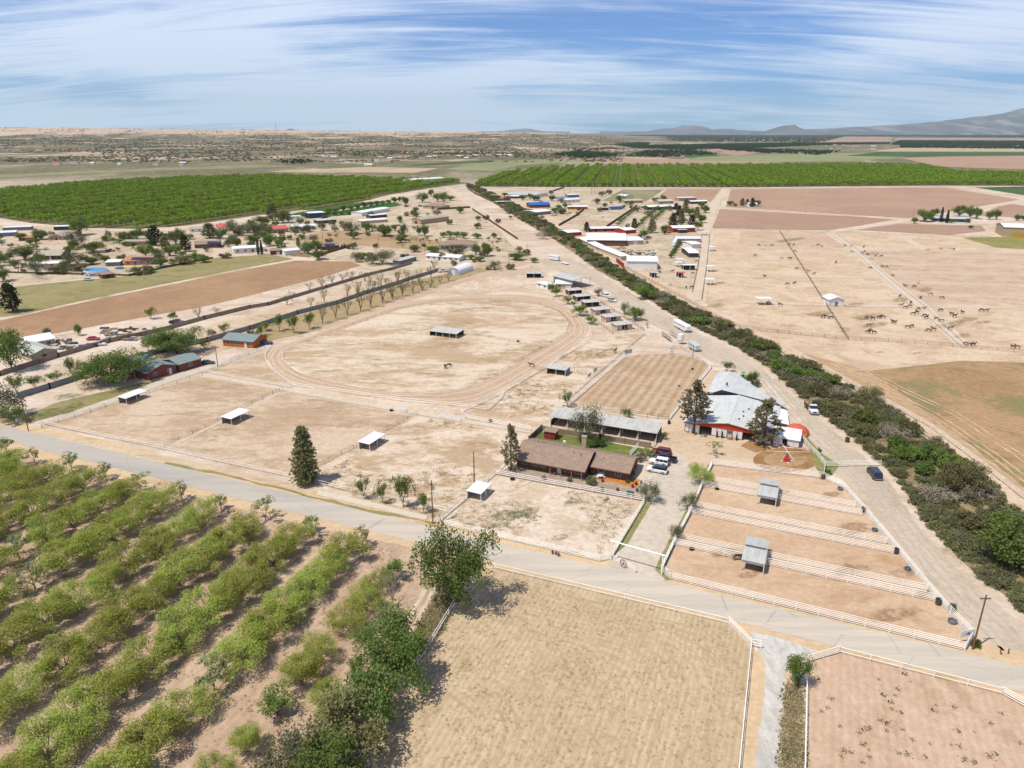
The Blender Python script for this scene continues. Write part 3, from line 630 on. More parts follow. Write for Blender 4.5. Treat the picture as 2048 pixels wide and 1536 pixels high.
M_gravel = soil('white_gravel', S(234, 228, 220), S(206, 198, 190), S(216, 200, 184), big=0.2, mid=0.9, pat=(1, .25), rot=RD + math.radians(90), speck=0.25)
patch('drive_margin', [(1506, 1298), (1575, 1340), (1600, 1340), (1598, 1700), (1470, 1700), (1482, 1536)], 0.042, M_should, wob=0.2)
patch('gravel_drive', [(1500, 1262), (1560, 1276), (1640, 1304), (1590, 1318), (1571, 1345), (1566, 1440), (1558, 1560), (1550, 1700), (1500, 1700), (1510, 1536), (1527, 1400), (1532, 1330)], 0.05, M_gravel, wob=0.18, step=1.0)
patch('grass_verge', [(1577, 1370), (1596, 1368), (1600, 1500), (1598, 1700), (1566, 1700), (1572, 1480)], 0.055, M_drygreen, wob=0.4, step=1.5)
M_orch = soil('orchard_floor', S(224, 194, 168), S(208, 176, 150), S(192, 160, 132), big=0.06, mid=0.4, pat=(1, .3), rot=RD + math.radians(2), fur=(RD + math.radians(94), 1.3, 0.14, 1.2), speck=0.25)
patch('orchard_floor', [(-150, 866), (0, 904), (350, 985), (620, 1052), (830, 1098), (905, 1128), (914, 1204), (890, 1258), (798, 1400), (733, 1536), (650, 1660), (-700, 1660), (-700, 900)], 0.035, M_orch)
for p in ([(880, 1110), (868, 1180), (840, 1230), (800, 1300)], [(865, 1108), (850, 1180), (822, 1228), (785, 1296)]):
    strip('wheel_rut', p, 0.7, 0.05, M_paleway, wob=0.15, step=1.5)
patch('grass_verge', [(905, 1190), (880, 1180), (850, 1240), (845, 1290), (880, 1260)], 0.052, M_drygreen, wob=0.4)
# --- the far orchards' floors
LO = [(-400, 436), (0, 436), (62, 446), (175, 456), (275, 458), (375, 451), (512, 431), (687, 411), (787, 388), (862, 376), (938, 366), (900, 362), (820, 362), (700, 357), (560, 353), (360, 358), (200, 366), (0, 384), (-400, 410)]
RO = [(938, 373), (1100, 374), (1500, 374.5), (1880, 371), (2240, 372), (2240, 356), (2048, 350), (1915, 347), (1850, 334), (1760, 331), (1480, 333), (1180, 333), (1060, 341), (1000, 352)]
M_ofl = soil('orchard_floor_shaded', S(112, 112, 64), S(130, 122, 80), None, big=0.02, mid=0.1)  # shade of the lanes between the rows put into the dark floor colour
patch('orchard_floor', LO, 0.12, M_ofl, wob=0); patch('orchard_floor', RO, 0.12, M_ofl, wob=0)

# --- blotches: worn sand, dry growth, damp ground
MS_dry = soil('dry_growth', S(190, 164, 124), S(176, 152, 112), S(152, 140, 96), soft=.5, big=.2, mid=.8, off=5)
MS_pale = soil('worn_sand', S(246, 226, 206), S(236, 210, 186), None, soft=.85, big=.2, mid=.8, off=9)
MS_green = soil('low_green_growth', S(124, 136, 82), S(148, 148, 98), S(196, 176, 136), soft=.6, big=.3, mid=1.0, off=3)
MS_damp = soil('damp_sand', S(168, 124, 84), S(186, 142, 102), None, soft=.45, big=.2, mid=.8)
MS_dung = soil('trampled_dark', S(150, 128, 82), S(172, 144, 96), None, soft=.5, big=.2, mid=.8)
sr = random.Random(99); zk = [0.09]
def blot(nm, m, lst):
    for x, y, rx, ry in lst: zk[0] += .0013; soft_patch(nm, x, y, rx, ry, zk[0], m, -.12)
blot('damp_patch', MS_damp, [(1706, 1058, 48, 20), (1808, 1146, 36, 18), (1850, 1190, 26, 14), (1560, 985, 30, 8), (1660, 990, 30, 10), (1500, 1150, 40, 10), (1700, 1140, 60, 18), (1600, 905, 40, 14), (1790, 1230, 80, 20), (1450, 1105, 50, 12)])
blot('green_patch', MS_green, [(1048, 1027, 46, 13), (1020, 1030, 60, 16), (1145, 1003, 24, 8), (1000, 1050, 30, 8), (1120, 1075, 30, 8), (138, 793, 40, 9), (150, 812, 30, 8), (110, 825, 60, 12), (1580, 480, 40, 5)])
blot('dark_patch', MS_dung, [(1640, 628, 34, 8), (1735, 634, 44, 8), (1710, 610, 24, 6), (1750, 650, 40, 7), (1850, 580, 22, 7), (1745, 508, 20, 4), (1900, 650, 40, 9), (1935, 640, 34, 7), (1800, 600, 26, 6), (1965, 645, 26, 5), (1690, 660, 16, 6), (1925, 672, 26, 6), (1440, 566, 14, 4), (1760, 705, 12, 3), (1835, 706, 14, 3), (1430, 612, 30, 6)])

# --- the air
hb = MB(); hb.box(-35000, -35000, -21.5, 35000, 35000, 1450)
t = NT('haze_air')
vp = t.n('ShaderNodeVolumePrincipled', inp={'Color': (0.70, 0.90, 1.0, 1), 'Density': 2.8e-5, 'Anisotropy': 0.1})
t.t.links.new(vp.outputs[0], t.out.inputs['Volume'])
stuff(hb.build('haze', t.m))

# ================================================================ VEGETATION: prototypes
M_bark = paint('bark_brown', S(122, 104, 88), 0.95, var=0.2, sc=2.0)
M_barkg = paint('bark_grey', S(160, 148, 136), 0.95, var=0.2, sc=2.0)
M_barkd = paint('bark_dead', S(196, 186, 176), 0.95, var=0.2, sc=2.0)
M_barkb = paint('bark_bare', S(128, 112, 100), 0.95, var=0.2, sc=2.0)
M_pecan = foliage('leaf_pecan', S(208, 220, 100), S(232, 236, 134), S(138, 158, 62), trans=0.42)
M_pecan2 = foliage('leaf_pecan_pale', S(190, 198, 130), S(212, 216, 160), S(136, 150, 92), trans=0.4)
M_green = foliage('leaf_green', S(142, 164, 82), S(170, 188, 104), S(80, 106, 48), trans=.42)
M_deep = foliage('leaf_deep_green', S(138, 164, 84), S(168, 188, 108), S(74, 100, 48), trans=.45)
M_brite = foliage('leaf_bright_green', S(140, 170, 74), S(164, 190, 92), S(84, 114, 46))
M_gre = foliage('leaf_grey_green', S(142, 144, 108), S(170, 168, 132), S(92, 98, 68))
M_olive = foliage('leaf_olive', S(150, 146, 98), S(178, 170, 122), S(92, 94, 58))
M_pine = foliage('pine_needles', S(172, 168, 120), S(198, 190, 142), S(112, 112, 78), trans=0.45)
M_pineb = foliage('pine_needles_olive', S(178, 168, 128), S(204, 190, 150), S(118, 112, 82), trans=0.45)
M_cyp = foliage('cypress_leaf', S(84, 94, 62), S(104, 112, 74), S(52, 60, 40), trans=0.25)
M_twig = foliage('bare_twigs', S(190, 176, 158), S(214, 200, 182), S(138, 122, 108), trans=0.3)
M_far = foliage('leaf_far_orchard', S(154, 186, 56), S(186, 210, 76), S(78, 108, 32), trans=0.25)
M_dkfar = foliage('leaf_far_dark', S(78, 96, 58), S(98, 114, 72), S(48, 64, 40), trans=0.3)

def quads_mesh(C, size, rs, aspect=0.62, up=0.5, axis=None):
    """one small leaf-shaped quad per centre"""
    n = len(C); N = rs.normal(size=(n, 3)); N[:, 2] = np.abs(N[:, 2]) + up; N /= np.linalg.norm(N, axis=1)[:, None]
    A = rs.normal(size=(n, 3)) if axis is None else axis + rs.normal(size=(n, 3)) * 0.25
    if axis is not None:
        A /= np.linalg.norm(A, axis=1)[:, None]; N = rs.normal(size=(n, 3))
    A = A - N * (A * N).sum(1)[:, None] / (N * N).sum(1)[:, None]; A /= np.linalg.norm(A, axis=1)[:, None]
    B = np.cross(N, A); B /= np.linalg.norm(B, axis=1)[:, None] + 1e-9
    s = size * rs.uniform(0.65, 1.35, n)[:, None] * 0.5
    v = np.stack([C - A * s, C + B * s * aspect, C + A * s, C - B * s * aspect], 1).reshape(-1, 3)
    return v
def leaf_mesh(name, V, mats, extra=None):
    """quads (V) + optional MB of wood, in one mesh (wood is material 1)"""
    n = len(V) // 4; f = np.arange(n * 4).reshape(-1, 4).tolist(); v = V.tolist(); mi = [0] * n
    if extra:
        o = len(v); v = v + extra.v; f = f + [tuple(i + o for i in q) for q in extra.f]; mi += [1] * len(extra.f)
    me = bpy.data.meshes.new(name); me.from_pydata(v, [], f)
    for m in mats: me.materials.append(m)
    if extra: me.polygons.foreach_set('material_index', mi)
    me.update(); return me
def grow(mb, rs, p, d, L, r, lvl, cfg, tips, n=5):
    """a limb of two bent lengths that forks; ends are collected"""
    d = d.normalized(); a = d.orthogonal().normalized(); b = d.cross(a)
    m = p + d * (L * .5) + (a * rs.normal() + b * rs.normal()) * (L * .06)
    d2 = (d + (a * rs.normal() + b * rs.normal()) * .18 + Vector((0, 0, cfg['up']))).normalized(); e = m + d2 * (L * .5)
    mb.tube(p, m, r, r * .8, n, cap=False); mb.tube(m, e, r * .8, r * .6, n, cap=(lvl == 0))
    if lvl == 0: tips.append(e); return
    if lvl <= cfg.get('midtips', 0): tips.append(m)
    k = cfg['fork'] if isinstance(cfg['fork'], int) else int(rs.integers(cfg['fork'][0], cfg['fork'][1] + 1))
    t0 = rs.uniform(0, 6.28)
    for i in range(k):
        t = t0 + 6.283 * i / k + rs.normal() * .3; a2 = d2.orthogonal().normalized(); b2 = d2.cross(a2); sp = cfg['ang'] * rs.uniform(.6, 1.35)
        nd = d2 * math.cos(sp) + (a2 * math.cos(t) + b2 * math.sin(t)) * math.sin(sp)
        grow(mb, rs, e, nd, L * cfg['len'] * rs.uniform(.8, 1.15), r * .58, lvl - 1, cfg, tips, 4 if lvl > 1 else 3)
def broad(seed, H, trunk, limbs, out, lvl, leaves, rc, size, r0=.16, up=.04, fork=(2, 3), angf=.55, lenf=.72, L0=None, aspect=.62, flat=.75, midtips=1, multi=False):
    rs = np.random.default_rng(seed); wood = MB(); tips = []
    cfg = dict(up=up, fork=fork, ang=angf, len=lenf, midtips=midtips)
    top = Vector((rs.normal() * .08, rs.normal() * .08, trunk))
    if not multi: wood.tube((0, 0, -.15), top, r0 * 1.25, r0, 7, cap=False)
    L0 = L0 or H * .32
    for i in range(limbs):
        t = 6.283 * (i + rs.uniform(-.25, .25)) / limbs; o = out * rs.uniform(.7, 1.25)
        d = Vector((math.cos(t) * o, math.sin(t) * o, 1.0))
        p = top if not multi else Vector((math.cos(t) * .25, math.sin(t) * .25, -.1))
        grow(wood, rs, p, d, L0 * rs.uniform(.8, 1.15), r0 * .62, lvl, cfg, tips)
    T = np.array([tuple(t) for t in tips])
    if leaves:
        k = max(1, leaves // len(T)); C = np.repeat(T, k, 0); g = rs.normal(size=C.shape); g /= np.linalg.norm(g, axis=1)[:, None]
        C = C + g * (rc * rs.uniform(.25, 1, (len(C), 1)) ** .6) * np.array([1, 1, flat]); C[:, 2] = np.maximum(C[:, 2], .15)
        V = quads_mesh(C, size, rs, aspect)
    else: V = np.zeros((0, 3))
    allv = np.concatenate([V, np.array(wood.v)]) if len(V) else np.array(wood.v)
    h = allv[:, 2].max(); w = np.percentile(np.abs(allv[:, :2]), 96) * 2
    return dict(wood=wood, V=V, h=h, w=w)
def pine_proto(seed, H, w, z0, clumps, per, size, open_=0.0, top=.12, prof=None, needle=.22):
    rs = np.random.default_rng(seed); wood = MB(); lean = rs.normal() * .01
    wood.tube((0, 0, -.2), (lean * H, 0, H * .55), .026 * H, .016 * H, 7, cap=False); wood.tube((lean * H, 0, H * .55), (lean * H, 0, H * .96), .016 * H, .004 * H, 5)
    C = []; A = []
    prof = prof or (lambda t: (1 - t) ** .75 + .06)
    ga = 2.39996
    for i in range(clumps):
        t = (i + .5) / clumps; z = z0 * H + (H * .97 - z0 * H) * t
        if rs.uniform() < open_: continue
        R = w / 2 * prof(t) * rs.uniform(.62, 1.08); a = i * ga + rs.normal() * .3; u = rs.uniform(.0, .16)
        e = Vector((math.cos(a) * R, math.sin(a) * R, z + R * u)); o = Vector((0, 0, z - R * .12))
        wood.tube(o, e, .006 * H * (1 - t * .6), .002 * H, 3, cap=False)
        for j in range(per):
            s = rs.uniform(.35, 1.0) ** .7 if not open_ else rs.uniform(.72, 1.05); c = np.array(o.lerp(e, s)) + rs.normal(size=3) * size * np.array([1, 1, .7])
            for q in range(9):
                d = rs.normal(size=3); d[2] = abs(d[2]) * .8 + .2; d /= np.linalg.norm(d); C.append(c + d * needle); A.append(d)
    C = np.array(C); A = np.array(A); V = quads_mesh(C, needle * 2.3, rs, .42, axis=A)
    return dict(wood=wood, V=V, h=H, w=w)
def cypress_proto(seed, H, w):
    rs = np.random.default_rng(seed); wood = MB(); wood.tube((0, 0, -.1), (0, 0, H * .9), .12, .03, 5)
    n = 1100; t = rs.uniform(.03, 1, n); R = w / 2 * np.sin(np.clip(t, 0, 1) ** .55 * math.pi) ** .55 * rs.uniform(.55, 1.05, n); a = rs.uniform(0, 6.283, n)
    C = np.stack([np.cos(a) * R, np.sin(a) * R, t * H], 1); A = np.stack([np.cos(a) * .3, np.sin(a) * .3, np.ones(n)], 1)
    return dict(wood=wood, V=quads_mesh(C, .55, rs, .5, axis=A), h=H, w=w)
def reg(p, leafm, barkm, small=False):
    p['leaf'] = leaf_mesh('crown', p['V'], [leafm]) if len(p['V']) else None
    p['trunk'] = p['wood'].mesh('trunk', [barkm])
    p['one'] = leaf_mesh('tree', p['V'], [leafm, barkm], p['wood']); return p

PECAN = [reg(broad(100 + i, 6, .7, 6 + i % 2, 1.0, 3, 8200, .95, .225, r0=.16, up=.02, angf=.55, flat=.85, midtips=2), M_pecan, M_barkg) for i in range(6)]
PECANS = [reg(broad(130 + i, 5.2, 1.1, 4, .6, 3, 1150, .5, .34, r0=.13, angf=.45), M_pecan2, M_barkg) for i in range(3)]
YOUNG = [reg(broad(150 + i, 4.5, .6, 5, .55, 3, 1800, .55, .27, r0=.09, angf=.42, midtips=2, flat=.95), M_green, M_bark) for i in range(3)]
SHADE = [reg(broad(170 + i, 6, .7, 7, .85, 3, 4600, 1.0, .36, r0=.18, midtips=3, flat=.95, lenf=.68), M_green, M_bark) for i in range(3)]
DARKT = [reg(broad(190 + i, 7, .7, 7, .7, 3, 4600, 1.1, .40, r0=.2, midtips=3, flat=.95, lenf=.7), M_deep, M_bark) for i in range(3)]
GREYT = [reg(broad(210 + i, 6, .6, 7, .75, 3, 3000, .95, .32, r0=.15, midtips=3, flat=.95, lenf=.7), M_gre, M_barkg) for i in range(3)]
OLIVT = [reg(broad(230 + i, 6, .6, 7, .8, 3, 3800, .95, .34, r0=.15, midtips=3, flat=.95), M_olive, M_bark) for i in range(2)]
BRITE = [reg(broad(250 + i, 5, .9, 6, .75, 3, 2800, .75, .30, r0=.12, midtips=2, flat=.95), M_brite, M_bark) for i in range(3)]
BIGT = [reg(broad(270 + i, 10, .9, 8, .75, 3, 9500, 1.3, .40, r0=.3, angf=.55, midtips=3, flat=.95), M_deep, M_bark) for i in range(3)]
BARE = [reg(broad(290 + i, 5.5, .6, 6, .45, 4, 240, .4, .2, r0=.16, up=.12, angf=.36, lenf=.72, L0=1.5), M_green, M_barkb) for i in range(4)]
DEADT = [reg(broad(310 + i, 5, .7, 5, .8, 4, 0, .3, .2, r0=.14, angf=.5), M_green, M_barkd) for i in range(2)]
SH_DK = [reg(broad(330 + i, 4, .2, 9, 1.0, 2, 2300, .75, .42, multi=True, r0=.09), M_deep, M_bark) for i in range(3)]
SH_GN = [reg(broad(340 + i, 4, .2, 9, 1.0, 2, 2300, .72, .40, multi=True, r0=.09), M_green, M_bark) for i in range(2)]
SH_OL = [reg(broad(350 + i, 4, .2, 10, .9, 2, 1900, .7, .36, multi=True, r0=.08), M_olive, M_barkg) for i in range(2)]
SH_GR = [reg(broad(360 + i, 3.6, .2, 11, .95, 3, 900, .45, .26, multi=True, r0=.07, angf=.5), M_twig, M_barkg) for i in range(2)]
SH_SM = [reg(broad(370 + i, 1.6, .1, 7, 1.1, 1, 420, .45, .26, multi=True, r0=.04), (M_olive, M_gre)[i % 2], M_bark) for i in range(2)]
P_NARROW = reg(pine_proto(401, 13.5, 7.6, .03, 300, 5, .34, prof=lambda t: (1 - t) ** .62 * .95 + .06 if t > .12 else .72 + t * 1.6), M_pine, M_bark)
P_BARN = [reg(pine_proto(411 + i, 13.5, 8.0, (.30, .12)[i], 120, 4, .42, open_=.16, needle=.30, prof=lambda t: math.sin(min(1, t * 1.02 + .14) * math.pi) ** .8 * .85 + .16), M_pineb, M_bark) for i in range(2)]
P_GEN = [reg(pine_proto(421 + i, 9, 5.5, .10, 120, 4, .36, open_=.05, prof=lambda t: (1 - t) ** .6 * .95 + .08 if t > .2 else .6 + t * 1.7), (M_pine, M_cyp)[i], M_bark) for i in range(2)]
CYP = reg(cypress_proto(431, 9, 1.9), M_cyp, M_bark)
def lowtree(seed, H, w, n, size, m, z0=.18):
    rs = np.random.default_rng(seed); wood = MB(); wood.tube((0, 0, -.1), (0, 0, H * .5), .16, .08, 4, cap=False)
    g = rs.normal(size=(n, 3)); g /= np.linalg.norm(g, axis=1)[:, None]; L = rs.normal(size=(9, 3)) * np.array([.22, .22, .15])
    C = g * rs.uniform(.5, 1, (n, 1)) ** .5 * .62 + L[rs.integers(0, 9, n)]
    C = C * np.array([w / 2, w / 2, H * (1 - z0) * .5]) + np.array([0, 0, H * (z0 + 1) / 2])
    p = dict(wood=wood, V=quads_mesh(C, size, rs, .8), h=H, w=w); return reg(p, m, M_bark)
FARP = [lowtree(501 + i, 8.5, 9.5, 170, 1.25, M_far) for i in range(4)]
FARP2 = [lowtree(511 + i, 7.2, 7.0, 170, 1.0, M_far) for i in range(4)]
FART = [lowtree(521 + i, 8, 8, 150, 1.3, M_dkfar, .05) for i in range(4)]
ORCHBIT = [lowtree(541 + i, 4, 4, 150, .6, (M_green, M_olive)[i], .2) for i in range(2)]

TREES = []                       # (object, label stem, pixel x, pixel y)
def tree(protos, name, label, x, y, top=None, w=None, h=None, cat='tree', group=None, one=None, rz=None, scale=None, i=None, wide=1.0):
    p = protos if isinstance(protos, dict) else protos[(RNG.randrange(len(protos)) if i is None else i) % len(protos)]
    g = G(x, y); H = h or (HZ(x, y, top) if top is not None else p['h'])
    wm_ = (w * MPP(y)) if w else p['w'] * H / p['h']
    s = (wm_ / p['w'] * wide, wm_ / p['w'] * wide, H / p['h']); rz = RNG.uniform(0, 6.28) if rz is None else rz
    if one is None: one = (w or wm_ / MPP(y)) < 17
    if one:
        o = put(name, p['one'], None, g, rz, s); tag(o, label, cat, group); TREES.append(o); return o
    o = thing(name, label, cat, g, rz, group); o.scale = s
    put('trunk', p['trunk'], o)
    if p['leaf']: put('crown', p['leaf'], o)
    TREES.append(o); return o

# scattering past counting: one object each
def scatter(name, protos, pts, rots, scls, mats=None):
    me = bpy.data.meshes.new(name); me.from_pydata([tuple(p) for p in pts], [], [])
    a = me.attributes.new('rot', 'FLOAT', 'POINT'); a.data.foreach_set('value', np.asarray(rots, np.float32))
    a = me.attributes.new('scl', 'FLOAT', 'POINT'); a.data.foreach_set('value', np.asarray(scls, np.float32))
    a = me.attributes.new('idx', 'INT', 'POINT'); a.data.foreach_set('value', np.array([k % len(protos) for k in np.random.default_rng(5).integers(0, 97, len(pts))], np.int32))
    o = put(name, me)
    ng = bpy.data.node_groups.new(name, 'GeometryNodeTree')
    ng.interface.new_socket('Geometry', in_out='INPUT', socket_type='NodeSocketGeometry'); ng.interface.new_socket('Geometry', in_out='OUTPUT', socket_type='NodeSocketGeometry')
    N = ng.nodes; L = ng.links; gi = N.new('NodeGroupInput'); go = N.new('NodeGroupOutput')
    join = N.new('GeometryNodeJoinGeometry')
    for m in reversed(protos):
        po = bpy.data.objects.new(name + '_source', m)
        oi = N.new('GeometryNodeObjectInfo'); oi.inputs['Object'].default_value = po; oi.inputs['As Instance'].default_value = True
        L.new(oi.outputs['Geometry'], join.inputs[0])
    ip = N.new('GeometryNodeInstanceOnPoints'); ip.inputs['Pick Instance'].default_value = True
    def att(nm, ty):
        q = N.new('GeometryNodeInputNamedAttribute'); q.data_type = ty; q.inputs['Name'].default_value = nm; return q.outputs['Attribute']
    cr = N.new('ShaderNodeCombineXYZ'); L.new(att('rot', 'FLOAT'), cr.inputs[2]); er = N.new('FunctionNodeEulerToRotation'); L.new(cr.outputs[0], er.inputs[0])
    cs = N.new('ShaderNodeCombineXYZ'); sa = att('scl', 'FLOAT')
    for k in range(3): L.new(sa, cs.inputs[k])
    L.new(gi.outputs[0], ip.inputs['Points']); L.new(join.outputs[0], ip.inputs['Instance']); L.new(att('idx', 'INT'), ip.inputs['Instance Index'])
    L.new(er.outputs[0], ip.inputs['Rotation']); L.new(cs.outputs[0], ip.inputs['Scale']); L.new(ip.outputs[0], go.inputs[0])
    md = o.modifiers.new('scatter', 'NODES'); md.node_group = ng
    return stuff(o)

# ---------------------------------------------------------------- the near pecan orchard
erow = [(790, 1160), (757, 1181), (731, 1222), (697, 1264), (640, 1322), (606, 1368), (553, 1432), (495, 1504), (430, 1575)]
for j, (x, y) in enumerate(erow):
    p = (PECAN, 3.0) if j not in (0, 6) else (YOUNG, 2.6)
    sz = [46, 60, 66, 76, 62, 80, 66, 62, 80][j]
    tree(p[0], 'pecan_tree', f'{nth(j)} pecan tree from the road in the gappy row by the stubble field', x, y, w=sz, h=[4.6, 4.6, 4.8, 5.4, 5, 5.6, 4.6, 4.4, 5.2][j], group='pecan trees in the near orchard', one=False)
VT = 98.4
for k in range(1, 17):
    u0 = -62.6 - 11.62 * k
    n = 0
    for j in range(13):
        v = VT - 5.75 * j + RNG.uniform(-.5, .5)
        if k >= 12: v -= 2.5
        u = u0 + 0.07 * (VT - v) + RNG.uniform(-.35, .35)
        g = RF(u, v); x, y = PX(g)
        if x < -70 or y > 1680 or y < 880: continue
        if RNG.random() < .015 and j > 1: continue
        end = j == 0
        H = RNG.uniform(4.0, 4.8) if end else RNG.uniform(4.9, 5.9)
        p = (PECANS if end or RNG.random() < .04 else PECAN)
        p = p[RNG.randrange(len(p))]
        o = thing('pecan_tree', f'{nth(n)} {"thin" if end else "leafy"} pecan tree from the road, {nth(k)} full row from the stubble field', 'tree', g, RD + math.pi / 2 + RNG.choice((0, math.pi)) + RNG.uniform(-.25, .25), 'pecan trees in the near orchard')
        s = H / p['h'] * RNG.uniform(.95, 1.08) * (1.0 if end else 1.04); o.scale = (s * (1.0 if end else 1.2), s * 1.0, H / p['h'] * 1.06)
        put('trunk', p['trunk'], o); put('crown', p['leaf'], o); n += 1

# big trees along the stubble field fence
def dead_part(o, seed, at, s):
    rs = np.random.default_rng(seed); wb = MB(); tips = []
    for k in range(7):
        d = Vector((1.0 + rs.normal() * .4, -.8 + rs.normal() * .5, .25 + rs.normal() * .35))
        grow(wb, rs, Vector(at), d, s, .045, 3, dict(up=-.02, fork=(2, 3), ang=.42, len=.72), tips)
    wb.build('dead_branches', M_barkd, o, rz=-o.rotation_euler.z)
for nm, lab, x, y, top, w, pr, dd in (
        ('shade_tree', 'tall dark green tree with dead lower limbs at the road corner of the stubble field', 914, 1206, 1054, 128, BIGT, (1.5, -1.2, 1.6)),
        ('shade_tree', 'round dark tree with a tangle of dead branches leaning over the white rail fence', 795, 1352, 1228, 140, BIGT, (1.2, -1.0, 2.6)),
        ('shade_tree', 'dense green tree against the white rail below the dead-branched tree', 742, 1446, 1345, 118, DARKT, None),
        ('shade_tree', 'broad yellow-green tree at the bottom edge of the stubble field fence', 690, 1512, 1392, 150, OLIVT, (1.4, -.8, 1.4)),
        ('shade_tree', 'grey-green tree with dead twigs at the bottom of the orchard edge', 575, 1560, 1462, 110, GREYT, (.5, -.8, 1.8)),
        ('shade_tree', 'lower green tree cut by the bottom edge beside the white rail', 655, 1590, 1470, 130, DARKT, None),
        ('shade_tree', 'slim young tree left of the tree with tangled dead branches', 716, 1365, 1308, 42, YOUNG, None),
        ('shade_tree', 'yellowish bush-like tree between the gappy orchard row and the fence trees', 655, 1432, 1365, 66, PECAN, None)):
    o = tree(pr, nm, lab, x, y, top=top, w=w, one=False, group='trees along the stubble field fence')
    if dd:
        sc_ = o.scale[0]; dead_part(o, int(x), (dd[0] / sc_, dd[1] / sc_, dd[2] / o.scale[2]), 1.3)
tree(DEADT, 'dead_tree', 'small dead leafless tree at the orchard corner above the round dark tree', 786, 1212, 1128, h=None, one=False, w=44)

# ---------------------------------------------------------------- far orchards: front rows singly, the rest as a mass
def orchard(poly, front, back, sx, sy, protos, name, lab, grp, nfront, seed, jit=.6, ang_=None, lane=(3, .6)):
    rs = random.Random(seed); A, B = G(*front[0]), G(*front[1]); d = (B - A).normalized() if ang_ is None else Vector((math.cos(ang_), math.sin(ang_), 0))
    n = Vector((-d.y, d.x, 0)); P = [G(*p) for p in poly]; pl = [(p.x, p.y) for p in P]
    cs = [(p - A).dot(d) for p in P]; rs_ = [(p - A).dot(n) for p in P]; pts = []
    j = math.floor(min(rs_) / sy)
    while j * sy < max(rs_):
        i = math.floor(min(cs) / sx)
        while i * sx < max(cs):
            q = A + d * (i * sx + rs.uniform(-jit, jit)) + n * (j * sy + rs.uniform(-jit, jit))
            if inside((q.x, q.y), pl) and not (lane[1] == 0 and j % lane[0] == 0 and rs.random() < .9): q.z = lane[1] if j % lane[0] == 0 and lane[1] else 1.0; pts.append(q)
            i += 1
        j += 1
    pts.sort(key=lambda q: q.y); vis = []; rest = []
    for q in pts:
        x, y = PX(q)
        (vis if len(vis) < nfront and -5 < x < 2052 else rest).append((x, q))
    sz = [q.z for _, q in rest]
    for _, q in vis + rest: q.z = 0
    for k, (x, q) in enumerate(sorted(vis, key=lambda t: t[0])):
        m = protos[rs.randrange(len(protos))]; o = thing('pecan_tree', lab.format(nth(k)), 'tree', q, rs.uniform(0, 6.28), grp); o.scale = (rs.uniform(.9, 1.12),) * 3
        put('trunk', m['trunk'], o); put('crown', m['leaf'], o)
    scatter(name, [m['one'] for m in protos], [q for _, q in rest], [rs.uniform(0, 6.28) for _ in rest], [rs.uniform(.88, 1.14) * z for z in sz])
    return len(pts)
orchard(LO, ((400, 448), (860, 376)), None, 5.2, 13.5, FARP2, 'orchard_trees', '{} tree from the left along the nearer edge of the big orchard behind the houses', 'edge trees of the left far orchard', 70, 3, lane=(3, 0))
orchard(RO, ((938, 373), (1500, 374.5)), None, 8.5, 10.0, FARP, 'orchard_trees', '{} tree from the left along the near edge of the orchard beyond the plowed fields', 'edge trees of the right far orchard', 80, 4, ang_=math.radians(90 - 8.5), lane=(3, .5))
# ---------------------------------------------------------------- valley woods, far tree lines, scrub on the mesa: masses
def mass(name, polys, spacing, protos, seed, s0=.8, s1=1.3, keep=1.0, hfun=None):
    rs = random.Random(seed); pts = []
    for poly in polys:
        P = [G(*p) for p in poly]; pl = [(p.x, p.y) for p in P]; xs = [p[0] for p in pl]; ys = [p[1] for p in pl]
        n = int((max(xs) - min(xs)) * (max(ys) - min(ys)) / spacing ** 2)
        for _ in range(min(n, 60000)):
            q = (rs.uniform(min(xs), max(xs)), rs.uniform(min(ys), max(ys)))
            if inside(q, pl) and rs.random() < keep: pts.append((q[0], q[1], 0))
    return scatter(name, [m['one'] for m in protos], pts, [rs.uniform(0, 6.28) for _ in pts], [rs.uniform(s0, s1) for _ in pts])
mass('valley_woods', [[(1280, 283), (1536, 285), (1640, 286), (1690, 273), (2140, 276.5), (2140, 270), (1300, 270)],
    [(1260, 297), (1380, 300), (1520, 296), (1640, 291), (1780, 288), (1780, 286.5), (1536, 288), (1300, 292)], [(1780, 290), (2140, 294), (2140, 283.5), (1800, 282)],
    [(1210, 292), (1290, 299), (1300, 287), (1200, 285)], [(1100, 312), (1180, 318), (1240, 312), (1160, 304)], [(1440, 300), (1540, 308), (1560, 303), (1460, 296)]], 15, FART, 61, 1.0, 1.5)
mass('valley_woods', [[(1050, 300), (1200, 302), (1240, 299), (1200, 294), (1060, 296)], [(1030, 286.5), (1290, 285), (1290, 277), (1030, 279)], [(800, 309), (875, 312), (1000, 309), (980, 303.5), (830, 303)],
    [(1245, 314), (1290, 303), (1385, 301), (1432, 310), (1340, 316)], [(1530, 305), (1640, 312), (1680, 304), (1560, 300)], [(1800, 296), (2140, 300), (2140, 296), (1800, 291)],
    [(1020, 278), (1420, 276), (1420, 270), (1060, 271)], [(560, 329), (625, 329), (620, 322), (562, 322)], [(690, 314), (950, 310), (950, 302), (700, 306)]], 20, FART, 62, .8, 1.3)
rs = np.random.default_rng(77); n = 15000
A_ = rs.uniform(-150, 1250, n); D_ = rs.uniform(1950, 6200, n) ** 1.0
X_ = D_ * (A_ - 1024) / (FPX / CP); Z_ = mesa_h(A_, X_, D_)
keep = vnoise(X_ / 190, D_ / 300, 5) + .5 * vnoise(X_ / 60, D_ / 90, 6) > .62 + .22 * sstep(35, 90, Z_)
pts = np.stack([X_, D_, np.maximum(Z_, 0) - .1], 1)[keep]
